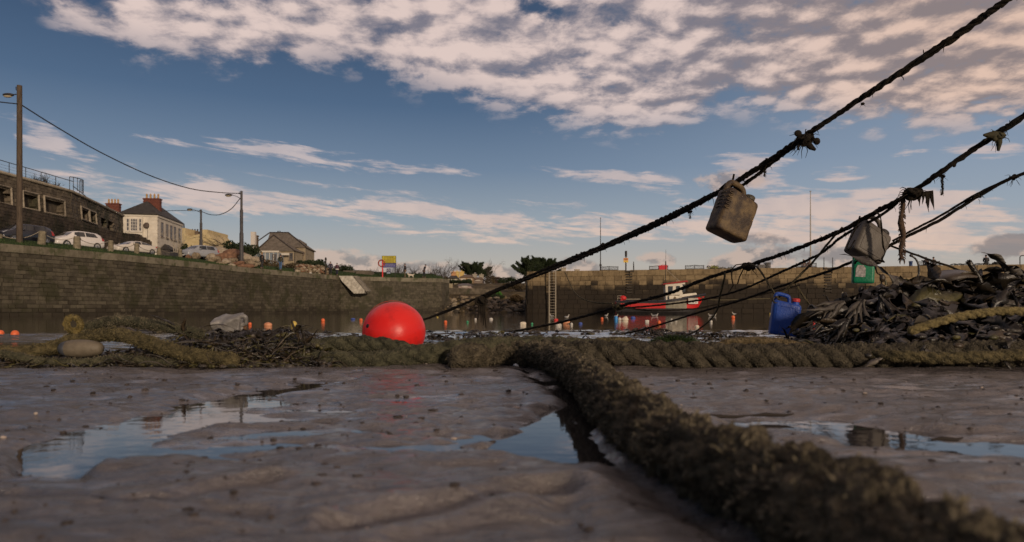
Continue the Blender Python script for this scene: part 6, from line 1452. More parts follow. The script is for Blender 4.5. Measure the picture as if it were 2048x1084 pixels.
def chimney(rt,off,c,w,d,z0,z1,npots,m=None,rz=0,poth=.75,potm=None):
    q=MB(); q.box((c.x,c.y,(z0+z1)/2),(w,d,z1-z0),rz=rz); q.box((c.x,c.y,z1-.12),(w+.18,d+.18,.16),rz=rz); q.box((c.x,c.y,z1-.55),(w+.1,d+.1,.08),rz=rz); ch=q.build('chimney',m or BRICK,rt,off=off)
    t=Vector((math.cos(rz),math.sin(rz),0))
    for i in range(npots):
        p=c+t*((i+.5)/npots-.5)*w*.95; k=MB(); k.lathe([(.001,0),(.15,0),(.13,.35*poth),(.12,.7*poth),(.15,.74*poth),(.15,.8*poth),(.04,1.0*poth),(.001,1.05*poth)],(0,0,0),12); ko=k.build('pot',potm or POTC,rt); ko.location=Vector((p.x,p.y,z1-.04))-Vector(off); ko.parent=ch
    return ch
def house1():
    Lf=V2(-55.3,99);Cn=V2(-50.7,100);Rr=V2(-52.3,111);Bk=V2(-56.9,110); ze=13.96; rt=root('white_house',(-53,104,5.5),label='white two storey house with slate hipped roof and bay window on the left',cat='house'); off=rt.location
    w=MB(); w.hexa([Vector((p.x,p.y,5.3)) for p in (Lf,Cn,Rr,Bk)],[Vector((p.x,p.y,ze-.1)) for p in (Lf,Cn,Rr,Bk)]); w.build('wall',WHITEW,rt,off=off)
    r=MB(); hip_roof(r,[Lf,Cn,Rr,Bk],ze,[V2(-53.2,102),V2(-54.2,108.5)],16.1,over=.4); roof=r.build('roof',SLATE,rt,off=off)
    e=MB()
    for a,b in ((Lf,Cn),(Cn,Rr)): t=(b-a).normalized(); box_between(e,a-t*.1,b+t*.1,.14,ze-.42,ze-.13)
    e.build('eaves_board',mat('cream_trim',(.55,.50,.42),rough=.7),rt,off=off)
    q=MB()
    for i in range(13): z=5.6+i*.62; box_between(q,Cn-(Cn-Lf).normalized()*.75,Cn,.05,z,z+.5); box_between(q,Cn,Cn+(Rr-Cn).normalized()*.7,.05,z+.0,z+.5)
    q.build('quoins',WHITEW,rt,off=off)
    ch=chimney(rt,off,V2(-53.2,103.6),2.3,.8,14.8,16.75,4,rz=rad(5))
    # bay of three sashes on the gable end
    t=(Cn-Lf); L=t.length; t/=L; n=Vector((t.y,-t.x,0))
    bay=MB(); bb=[Lf+t*.72,Lf+t*.72+n*.35,Lf+t*2.9+n*.35,Lf+t*2.9]; bay.hexa([Vector((p.x,p.y,8.5)) for p in (bb[1],bb[2],bb[3],bb[0])],[Vector((p.x,p.y,13.4)) for p in (bb[1],bb[2],bb[3],bb[0])]); bay.build('bay',WHITEW,rt,off=off)
    wf=mat('white_frame',(.55,.50,.43),rough=.6)
    window(rt,off,Lf+t*.80+n*.36,Lf+t*1.22+n*.36,11.4,13.2,wf,(1,3)); window(rt,off,Lf+t*1.34+n*.36,Lf+t*2.28+n*.36,11.4,13.2,wf,(3,4)); window(rt,off,Lf+t*2.40+n*.36,Lf+t*2.82+n*.36,11.4,13.2,wf,(1,3))
    window(rt,off,Lf+t*1.2+n*.36,Lf+t*2.4+n*.36,8.9,10.5,wf,(2,2))
    t=(Rr-Cn); L=t.length; t/=L
    for s in (1.5,3.6,5.4,7.1,9.2): window(rt,off,Cn+t*s,Cn+t*(s+.85),10.9,13.0,mat('dark_frame',(.11,.09,.08),rough=.7),(1,2))
    for s in (5.8,8.6): window(rt,off,Cn+t*s,Cn+t*(s+.9),7.2,9.2,mat('dark_frame',(.11,.09,.08)),(1,2))
    n=Vector((t.y,-t.x,0)); p=MB(); a=Cn+t*1.3; b=Cn+t*4.9
    p.hexa([Vector((q.x,q.y,6)) for q in (a+n*1.3,b+n*1.3,b,a)],[Vector((q.x,q.y,9.0)) for q in (a+n*1.3,b+n*1.3,b,a)]); porch=p.build('porch',mat('dark_porch',(.03,.026,.024),(.06,.05,.045),.5,3),rt,off=off)
    k=MB(); k.add([Vector((q.x,q.y,z)) for q,z in ((a+n*1.5-t*.2,9.0),(b+n*1.5+t*.2,9.0),(b+t*.2,9.1),(a-t*.2,9.1),(a+t*.9+n*.3,9.9),(b-t*.9+n*.3,9.9))],[(0,1,5,4),(1,2,5),(3,0,4),(0,3,2,1),(2,3,4,5)]); k.build('porch_roof',SLATE,rt,off=off)
    s=MB(); c=Lf+(Cn-Lf).normalized()*3.45; s.lathe([(.01,.05),(.35,.02),(.42,-.05),(.40,.0),(.001,.03)],(c.x,c.y-.4,12.3),14,M=Matrix.Rotation(rad(75),3,'X')); s.build('satellite_dish',mat('dish',(.09,.065,.05)),rt,off=off)
    d=MB(); d.tube([(c.x+.05,c.y-.08,6),(c.x+.05,c.y-.08,12.2)],.03,5); d.build('drainpipe',mat('dark_frame',(.1,.09,.08)),rt,off=off)
house1()
def house_behind():
    rt=root('slate_house',(-60,105,5.5),label='house behind the retaining wall showing only slate roof and brick chimney',cat='house'); off=rt.location; d=105
    w=MB(); c4=[V2(xof(190,104),104),V2(xof(232,106),106),V2(xof(240,114),114),V2(xof(200,112),112)]; w.hexa([Vector((p.x,p.y,5.3)) for p in c4],[Vector((p.x,p.y,14.2)) for p in c4]); w.build('wall',TAN,rt,off=off)
    r=MB(); hip_roof(r,c4,14.3,[V2(xof(214,107),107),V2(xof(224,111),111)],16.3); r.build('roof',SLATE,rt,off=off); chimney(rt,off,V2(xof(227,108),108),1.9,.8,14.3,16.7,4,rz=.1)
house_behind()
def garden_wall():
    rt=root('garden_wall',(xof(322,92),92,5.4),label='low white garden wall in front of the white house',cat='wall'); off=rt.location; q=MB(); a=V2(xof(300,92),92); b=V2(xof(353,93),93); q.hexa([Vector((p.x,p.y,5.2)) for p in (a,b,b+V2(0,.3),a+V2(0,.3))],[Vector((a.x,a.y,7.0)),Vector((b.x,b.y,7.35)),Vector((b.x,b.y+.3,7.35)),Vector((a.x,a.y+.3,7.0))]); q.build('masonry',mat('pink_white',(.50,.42,.34),(.62,.54,.45),.85,1.5),rt,off=off)
    g=MB(); box_between(g,b+V2(.02,0),b+V2(.9,0),.1,5.3,7.4); g.build('gate',BLKP,rt,off=off)
garden_wall()
def cream_house():
    d=125.; rt=root('cream_house',(xof(400,d),d,5.5),label='cream gabled building with curved parapet and chimneys behind the third lamp post',cat='house'); off=rt.location
    sil=[(362,510),(362,456),(371,456),(371,468),(376,472),(381,474),(388,470),(400,468),(404,459),(415,459),(415,466),(420,472),(427,479),(434,484),(434,510)]
    q=MB(); q.prism([P(x,y,d) for x,y in sil],(0,9,0)); q.build('wall',CREAMW,rt,off=off)
    chimney(rt,off,V2(xof(390,d+4),d+4),1.5,.8,zof(475,d+4),zof(463,d+4),3,m=mat('brown_stack',(.10,.07,.05),(.16,.12,.09),.9,5),poth=.5,potm=mat('dark_pot',(.05,.035,.03)))
    for i in range(2): k=MB(); p=P(364+4*i,456,d+1); k.lathe([(.001,0),(.13,0),(.1,.5),(.13,.55),(.001,.58)],(p.x,p.y,p.z),8); k.build('pot',mat('dark_pot',(.05,.035,.03)),rt,off=off)
cream_house()
def bungalow():
    d=118.; rt=root('bungalow',(xof(558,d),d,5.6),label='bungalow with a broad brown hipped roof and white sunroom left of the quay people',cat='house'); off=rt.location
    z=lambda y,dd=d: zof(y,dd)
    # rear block
    w=MB(); a=V2(xof(535,d+5),d+5); b=V2(xof(611,d+5),d+5); c=b+V2(-1,9); e=a+V2(-1,9); w.hexa([Vector((p.x,p.y,5.2)) for p in (a,b,c,e)],[Vector((p.x,p.y,z(494,d+5))) for p in (a,b,c,e)])
    a2=V2(xof(514,d),d); b2=V2(xof(589,d),d); w.hexa([Vector((p.x,p.y,5.2)) for p in (a2,b2,b2+V2(0,6),a2+V2(0,6))],[Vector((p.x,p.y,z(501))) for p in (a2,b2,b2+V2(0,6),a2+V2(0,6))]); w.build('wall',TAN,rt,off=off)
    r=MB(); hip_roof(r,[a,b,c,e],z(494,d+5),[V2(xof(540,d+9),d+9),V2(xof(577,d+9),d+9)],z(465,d+9),.3); hip_roof(r,[a2,b2,b2+V2(0,7),a2+V2(0,7)],z(501),[V2(xof(547,d+3.2),d+3.2),V2(xof(549,d+5.5),d+5.5)],z(470,d+3.5),.25); 
    g3=[V2(xof(590,d+9),d+9),V2(xof(612,d+9),d+9),V2(xof(612,d+13),d+13),V2(xof(590,d+13),d+13)]; hip_roof(r,g3,z(488,d+9),[V2(xof(597,d+10.5),d+10.5),V2(xof(600,d+11),d+11)],z(478,d+10),.3)
    r.build('roof',BROWNR,rt,off=off)
    rd=MB(); 
    for p,q in (((547,470,d+3.1),(512,501,d-.4)),((547,470,d+3.1),(590,502,d-.4)),((577,465,d+8.9),(612,494,d+4.6)),((540,465,d+8.9),(577,465,d+8.9)),((540,465,d+8.9),(510,486,d+6))): rd.tube([P(*p),P(*q)],.11,5)
    rd.build('ridge_tiles',mat('ridge_dark',(.04,.03,.025),rough=.8),rt,off=off)
    chimney(rt,off,V2(xof(511,d+2),d+2),.75,.8,z(505),z(468),1,m=mat('brown_stack',(.1,.07,.05)),poth=.5,potm=mat('dark_pot',(.05,.035,.03)))
    q=MB(); q.box((xof(507,d+.6),d+.6,(z(500)+z(475))/2),(.72,.7,z(475)-z(500)+2)); q.build('white_stack',mat('white_stack',(.55,.50,.44),rough=.8),rt,off=off)
    s=MB(); a=V2(xof(505,d-3),d-3); b=V2(xof(556,d-3),d-3); s.hexa([Vector((p.x,p.y,5.2)) for p in (a,b,b+V2(0,2.9),a+V2(0,2.9))],[Vector((p.x,p.y,z(505,d-3))) for p in (a,b,b+V2(0,2.9),a+V2(0,2.9))]); s.build('sunroom',mat('sunroom_glass',(.16,.19,.22),(.28,.31,.34),.25,.7),rt,off=off)
    f=MB(); box_between(f,a-V2(.3,0),b+V2(.2,0),.2,z(505,d-3),z(501.5,d-3)); box_between(f,V2(xof(556,d-1),d-1),V2(xof(579,d-1),d-1),.3,z(510.5,d-1),z(506.5,d-1))
    f.build('fascia',mat('cream_trim',(.55,.50,.42)),rt,off=off)
    for i in range(7): m=MB(); p=a+(b-a)*i/6; m.box((p.x,p.y-.03,(5.2+z(505,d-3))/2),(.10,.08,z(505,d-3)-5.2)); m.build('mullion',mat('cream_trim',(.55,.50,.42)),rt,off=off)
    for px0,px1,y0,y1,dd in ((579,586,506,520,d),(598,606,512,524,d+5),(545,553,508,522,d-3)): window(rt,off,V2(xof(px0,dd),dd-.02),V2(xof(px1,dd),dd-.02),z(y1,dd),z(y0,dd),mat('dark_frame',(.1,.09,.08)),(1,2))
    k=MB(); k.tube([P(589.5,505,d-.1),P(589.5,532,d-.1)],.06,5); k.build('drainpipe',METAL,rt,off=off)
    k=MB(); k.lathe([(.01,.05),(.35,.02),(.42,-.05),(.40,.0),(.001,.03)],(xof(604.5,d+4.6),d+4.6,z(507,d+4.6)),14,M=Matrix.Rotation(rad(75),3,'X')); k.build('satellite_dish',mat('dish',(.09,.065,.05)),rt,off=off)
    for i in range(2): k=MB(); p=P(556+4*i,465,d+9); k.lathe([(.001,-.1),(.11,-.1),(.1,.25),(.12,.3),(.001,.32)],tuple(p),8); k.build('roof_vent',METAL,rt,off=off)
bungalow()
# ================================================================ POLES AND WIRES
WOODP=mat('pole_wood',(.050,.036,.025),(.11,.08,.055),.9,3,stretch=(6,6,.6))
STEELP=mat('pole_steel',(.04,.036,.036),(.07,.065,.065),.6,3)
def pole(px,pyb,pyt,d,r0,r1,label,m,arm=None,step=False):
    b=P(px,pyb,d); H=zof(pyt,d)-b.z; rt=root('lamp_post',(b.x,b.y,b.z-.3),label=label,cat='lamp post'); H+=.3; q=MB()
    if step: q.tube([(0,0,0),(0,0,H*.42),(0,0,H*.43),(0,0,H*.74),(0,0,H*.75),(0,0,H)],[r0,r0,r0*.8,r0*.8,r1,r1],12)
    else: q.tube([(0,0,0),(0,0,H*.5),(0,0,H)],[r0,(r0+r1)/2,r1],12)
    q.build('pole',m,rt)
    if arm:
        L,z0,z1=arm; a=MB(); a.tube([(0,0,z0),(-L*.5,0,(z0+z1)/2+.05),(-L,0,z1)],.035,6); a.build('arm',METAL,rt)
        h=MB(); h.ell((-L-.35,0,z1-.02),(.42,.17,.13),12,8); hd=h.build('lamp_head',METAL,rt); g=MB(); g.ell((-L-.38,0,z1-.10),(.32,.14,.12),12,8); g.build('lens',mat('lamp_glass',(.45,.38,.26),rough=.2),hd)
        c=MB(); c.tube([(-.05,0,H-.35),(-.25,0,H-.3),(-.25,0,H-.1),(-.05,0,H-.15)],.03,5); c.build('bracket',METAL,rt)
    return rt
pole(39,486,171,50,.20,.165,'tallest brown wooden lamp post at the far left','m' and WOODP,arm=(.45,10.85,10.9))
pole(483,523,382,74,.21,.12,'grey stepped steel lamp post behind the boulders','' or STEELP,arm=(1.0,6.9,7.35),step=True)
pole(402,518,419,97,.22,.13,'smaller distant lamp post in front of the cream building',STEELP,arm=(1.2,6.7,7.2),step=True)
def wire(pts,r,label):
    c=spline([P(*p) for p in pts],.6); rt=root('overhead_cable',tuple(c[len(c)//2]),label=label,cat='cable',group='overhead cables'); q=MB(); q.tube(c,r,6); q.build('cable',mat('cable_black',(.02,.02,.022)),rt,off=rt.location)
wire([(-60,196,44),(0,204,48),(38,208,50)],.042,'overhead cable entering from the left edge to the wooden lamp post')
wire([(40,208,50),(110,252,53),(200,304,57),(300,351,62),(380,377,67),(440,385,71),(482,387,74)],.045,'long sagging overhead cable from the wooden lamp post to the steel one')
wire([(480,397,74),(462,418,79),(440,429,85),(420,429,91),(403,423,97)],.045,'short sagging cable between the steel lamp post and the distant one')
wire([(402,422,97),(360,421,99),(322,422,103)],.04,'cable running left from the distant lamp post to the white house')
# ================================================================ BOLLARDS, CHAINS, BOULDERS
BOLM=mat('granite_bollard',(.12,.10,.065),(.24,.20,.135),.9,5,bump=1)
bl=[(-2,468,490,50,.24,0,'granite bollard cut by the left edge beside the dark car'),(82,462,493,51,.26,.10,'leaning granite bollard between the wooden lamp post and the white hatchback'),(154,473,497,53,.26,0,'broad granite bollard in front of the white hatchback'),(221,481,503,57,.22,.03,'granite bollard between the two white cars'),
    (273,487,508,61,.21,.03,'granite bollard in front of the white coupe'),(318,495,512,66,.20,0,'granite bollard left of the white garden wall'),(361,498,518,70,.20,-.05,'granite bollard left of the silver car')]
bp=[]
for px,yt,yb,d,r,tl,lab in bl:
    b=P(px,yb,d); H=zof(yt,d)-b.z; rt=root('bollard',tuple(b-Vector((0,0,.12))),label=lab,cat='bollard',group='granite bollards along the quay'); rt.rotation_euler.y=tl; q=MB(); q.tube([(0,0,0),(0,0,H*.5),(0,0,H+.03),(0,0,H+.12)],[r*1.08,r,r*.94,r*.80],10,sm=False); q.build('stone',BOLM,rt,bevel=.02)
    k=MB(); k.tube([(r*.9,0,H-.05),(r*1.1,0,H),(r*1.1,0,H-.1),(r*.9,0,H-.1)],.02,5); k.build('chain_eye',METAL,rt); bp.append(b+Vector((0,-.1,H-.02)))
chl=['chain hanging past the wooden lamp post','chain hanging in front of the white hatchback bonnet','chain hanging in front of the white hatchback rear','chain hanging in front of the white coupe nose','chain hanging right of the white coupe','chain hanging in front of the white garden wall']
for i in range(6):
    a,b=bp[i],bp[i+1]; c=[a.lerp(b,t/10)-Vector((0,0,.42*(1-(2*t/10-1)**2))) for t in range(11)]; rt=root('chain',tuple(c[5]),label=chl[i],cat='chain',group='chains between the bollards'); q=MB(); q.tube(c,.025,5); q.build('links',mat('chain_pale',(.22,.19,.14),(.34,.29,.22),.8,9),rt,off=rt.location)
BOUL=mat('boulder',(.10,.075,.045),(.26,.20,.13),.9,2.2,bump=2,bscale=7)
rnd_=random.Random(4)
def rock(name,c,r,label,group,m=BOUL,seed=0,cat='boulder',parent=None):
    bm=bmesh.new(); bmesh.ops.create_icosphere(bm,subdivisions=3,radius=1); rg=random.Random(seed); o3=rg.uniform(0,50); co=np.array([v.co[:] for v in bm.verts]); n=fbm(co[:,0]*1.1+o3,co[:,1]*1.1,co[:,2]*1.1,seed=seed,o=3)
    for v,k in zip(bm.verts,n): v.co=Vector((v.co.x*r[0],v.co.y*r[1],v.co.z*r[2]))*(1+.33*k)
    me=bpy.data.meshes.new(name); bm.to_mesh(me); bm.free(); me.materials.append(m); o=bpy.data.objects.new(name,me); C.objects.link(o); o.location=c; o.rotation_euler.z=rg.uniform(0,6); 
    if label: tag(o,label,cat,group)
    return o
BB=[(392,513,72,.5,.42),(402,510,76,.75,.7),(420,515,74,.6,.42),(433,519,74,.6,.4),(448,516,75,.8,.5),(452,524,72,.55,.34),(466,522,74,.7,.36),(478,527,72,.6,.3),(490,518,78,1.0,.6),(497,524,75,.5,.35),(470,511,80,1.5,.8),(445,508,82,1.4,.7),(503,528,73,.6,.4),(484,533,71,.5,.28),(463,532,71,.5,.24),(440,528,71,.5,.24),(495,532,72,.6,.3),(513,520,80,.9,.5),(420,523,72,.4,.25),(376,516,72,.4,.28)]
for i,(px,py,d,w,h) in enumerate(BB):
    c=P(px,py,d); w2=['pale','brown','mossy','reddish'][i%4]
    rock('boulder',c,(w,w*.7,h),'boulder on the grass bank near the steel lamp post, one of the loose row','boulders along the quay bank',m=[BOUL,mat('boulder_red',(.12,.06,.035),(.22,.12,.07),.9,2.5,bump=2,bscale=7),mat('boulder_pale',(.24,.19,.13),(.36,.30,.22),.9,2.5,bump=2,bscale=7)][(i*7)%3],seed=i)
def rubble_wall():
    mb=MB(); rnd=random.Random(6)
    for i in range(230):
        px=rnd.uniform(592,656); d=wall_d(px)+2.6+rnd.uniform(-.4,.6); h=np.interp(px,[585,600,640,656],[.5,.9,1.1,.8]); y0=np.interp(px,[585,656],[545,551]); z=zof(y0,d)+rnd.uniform(0,1)*h; r=rnd.uniform(.10,.24); mb.ell((xof(px,d),d,z),(r*1.4,r,r*.8),7,5,mi=rnd.randrange(3),jit=.25,rnd=rnd)
    tag(mb.build('rubble_wall',[BOUL,mat('boulder_pale',(.24,.19,.13)),mat('boulder_red',(.12,.06,.035))]),'low tumbled dry stone wall left of the thin post','wall')
rubble_wall()
def low_wall():
    rt=root('concrete_wall',(xof(718,92),92,5),label='low brown concrete wall on the quay right of the couple',cat='wall'); off=rt.location; q=MB(); d=91.5
    for a,b,yt,dd in ((684,712,541,94),(710,746,541,93)): q.hexa([Vector((p.x,p.y,4.5)) for p in (V2(xof(a,dd),dd),V2(xof(b,dd),dd),V2(xof(b,dd),dd+2),V2(xof(a,dd),dd+2))],[Vector((p.x,p.y,zof(yt,dd))) for p in (V2(xof(a,dd)+.15,dd),V2(xof(b,dd)-.3,dd),V2(xof(b,dd)-.3,dd+2),V2(xof(a,dd)+.15,dd+2))])
    q.build('masonry',mat('brown_concrete',(.075,.062,.045),(.13,.105,.078),.9,1.2,bump=1),rt,off=off)
low_wall()
def slim_post():
    b=P(651.5,551,86.4); rt=root('post',tuple(b),label='thin dark post with a round cap left of the couple',cat='post'); q=MB(); H=zof(515,86.4)-b.z; q.tube([(0,0,0),(0,0,H*.88)],.09,8); q.build('shaft',METAL,rt); q=MB(); q.lathe([(.001,H*.86),(.13,H*.86),(.14,H*.93),(.09,H),(.001,H)],n=10); q.build('cap',METAL,rt)
slim_post()
# hedges, bushes, trees on the left land
def bush(px0,px1,pyt,pyb,d,label,leaf,n,seed,cat='bush',name='bush',ls=.16,group=None,depth=1.5):
    c=P((px0+px1)/2,pyb,d); w=(px1-px0)/F*d/2; h=(pyb-pyt)/F*d; rt=root(name,tuple(c),label=label,cat=cat,group=group); rnd=random.Random(seed); vs=[];fs=[]
    cl=[(rnd.uniform(-.85,.85),rnd.uniform(-1,1),rnd.uniform(.15,.85),rnd.uniform(.22,.42)) for _ in range(26)]
    for i in range(n):
        a,b,e,r=cl[rnd.randrange(len(cl))]; v=Vector((rnd.gauss(0,1),rnd.gauss(0,1),rnd.gauss(0,1))).normalized()*rnd.uniform(.7,1.05)*r
        env=math.sqrt(max(0,1-a*a*.7)); q=Vector(((a+v.x)*w,(b+v.y)*depth,max(-.2,(e*env+v.z*.8))*h)); u=Vector((rnd.gauss(0,1),rnd.gauss(0,1),rnd.gauss(0,1))).normalized(); t=u.orthogonal().normalized(); s=ls*rnd.uniform(.5,1.3); k=len(vs); vs+=[q-u*s,q+t*s*.5,q+u*s,q-t*s*.5]; fs.append((k,k+1,k+2,k+3))
    mb=MB(); mb.add(vs,fs); mb.build('crown',leaf,rt); s=MB()
    for i in range(6): a=rnd.uniform(-.5,.5); s.tube([(a*w*.4,0,-.3),(a*w,rnd.uniform(-.3,.3)*depth,h*.6)],[.06,.02],5)
    s.build('trunk',BARK,rt); return rt
bush(600,652,518,546,100,'wide dark green hedge right of the bungalow',LEAFD,4200,1,depth=2)
bush(660,706,529,548,130,'small rounded bush far behind the couple',LEAFD,1500,2)
bush(448,512,484,520,104,'dark bush behind the boulders left of the bungalow',LEAFD,3800,3,depth=2)
bush(365,384,489,512,110,'small dark bush below the cream building',LEAFD,1300,4)
bush(500,560,520,536,98,'low scrubby planting in front of the sunroom',LEAFB,1500,5,ls=.13)
bush(560,615,526,545,96,'low brown scrub in front of the bungalow door',LEAFB,1500,6,ls=.13)
dry_plant(P(452,508,112),'windswept bare tree leaning left behind the boulders',4.6,3.0,4,BARK,name='bare_tree',cat='tree',seed=8,lean=(-1.1,0))
dry_plant(P(352,505,96),'small bare white stemmed shrub by the white house porch',3.2,1.6,6,mat('pale_bark',(.3,.26,.2),(.4,.35,.28),.9,8),name='bare_shrub',cat='shrub',seed=9)
for i,(px,py,h,w,lab) in enumerate([(752,560,1.9,1.6,'bare shrub just left of the lifebuoy post'),(800,556,2.3,2.2,'bare shrub behind the sign between board and standing person'),(832,558,2.0,2.0,'bare shrub behind the pale dog'),(866,560,2.2,1.6,'bare shrub right of the bending person'),(785,556,1.6,2,'low bare shrub under the sign board')]):
    dry_plant(P(px,py,100),lab,h,w,11,BARK,name='bare_shrub',cat='shrub',seed=20+i)
# signs
def sign():
    d=92.9; b=P(778,553.5,d); rt=root('notice_board',tuple(b),label='yellow and blue warning notice board on two posts at the quay end',cat='sign'); z0=zof(535,d)-b.z; z1=zof(511.5,d)-b.z; w=28.5/F*d
    for s in (-1,1): q=MB(); q.box((s*w*.43,.04,z1/2),(.09,.09,z1)); q.build('post',METAL,rt)
    q=MB(); q.box((0,0,(z0+z1)/2),(w,.05,z1-z0)); bd=q.build('board',METAL,rt)
    zm=z0+(z1-z0)*.37
    q=MB(); q.box((0,-.035,(zm+z1)/2),(w*.93,.02,z1-zm-.06)); y=q.build('yellow_panel',mat('sign_yellow',(.42,.34,.02),(.50,.41,.03),.5,3),rt)
    q=MB(); q.box((0,-.035,(zm+z0)/2),(w*.93,.02,zm-z0-.06)); bpn=q.build('blue_panel',mat('sign_blue',(.03,.035,.17),(.045,.05,.22),.5,3),rt)
    ptext('heading','WARNING',.27,mat('black_letter',(.015,.015,.015)),y,Matrix.Translation((0,-.05,z1-.19))@Matrix.Rotation(rad(90),4,'X'))
    q=MB(); rnd=random.Random(3)
    for i in range(4):
        x=-w*.36
        while x<w*.34: L=rnd.uniform(.08,.22); q.box((x+L/2,-.048,z1-.42-i*.15),(L,.006,.06)); x+=L+.05
    q.build('small_print',mat('brown_print',(.10,.05,.02)),y)
    q=MB()
    for i in range(3):
        x=-w*.38
        while x<w*.36: L=rnd.uniform(.08,.2); q.box((x+L/2,-.048,zm-.14-i*.13),(L,.006,.05)); x+=L+.05
    q.build('small_print',mat('pale_print',(.35,.33,.38)),bpn)
    q=MB(); q.box((-.06,-.02,z0-.47),(.50,.03,.66)); lo=q.build('lower_sign',mat('navy_sign',(.03,.035,.09),(.05,.055,.13),.5,4),rt)
    q=MB(); q.tube([(-.06+.12*math.cos(a),-.05,z0-.36+.12*math.sin(a)) for a in [i*.3 for i in range(22)]],.03,5); q.build('ring_symbol',mat('white_board',(.62,.58,.52)),lo)
    q=MB(); q.box((-.06,-.04,z0-.72),(.46,.02,.14)); q.build('white_strip',mat('white_strip',(.35,.40,.48)),lo)
sign()
def lifebuoy():
    d=91.9; b=P(765,555,d); rt=root('lifebuoy_post',tuple(b),label='bright red post standing left of the notice board',cat='post'); H=zof(519,d)-b.z; q=MB(); q.tube([(0,0,0),(0,0,H*.95),(0,0,H)],[.085,.075,.02],8); q.build('post',mat('red_post',(.62,.02,.025),(.7,.03,.03),.5,3),rt)
    c=P(763,526.5,d-.12); rt=root('lifebuoy',tuple(c),label='red ring lifebuoy hanging on the red post',cat='lifebuoy'); n=32; q=MB(); pts=[(.40*math.cos(2*math.pi*i/n),0,.42*math.sin(2*math.pi*i/n)) for i in range(n+1)]; q.tube(pts,.085,10,cap=False); q.build('ring',mat('dark_red_ring',(.20,.03,.02),(.30,.05,.03),.6,5),rt)
    q=MB()
    for a in (45,135,225,315): a=rad(a); q.tube([(.40*math.cos(a+t),0,.42*math.sin(a+t)) for t in (-.12,0,.12)],.095,10); 
    q.build('bands',mat('ring_band',(.5,.12,.06)),rt)
lifebuoy()
simple('bottle_bag','small white bag lying on the quay edge left of the thin post','bag',*P(621,549,82),lambda mb:mb.ell((0,0,.1),(.2,.15,.16),8,6,jit=.2),mat('whiteband',(.62,.58,.5)))
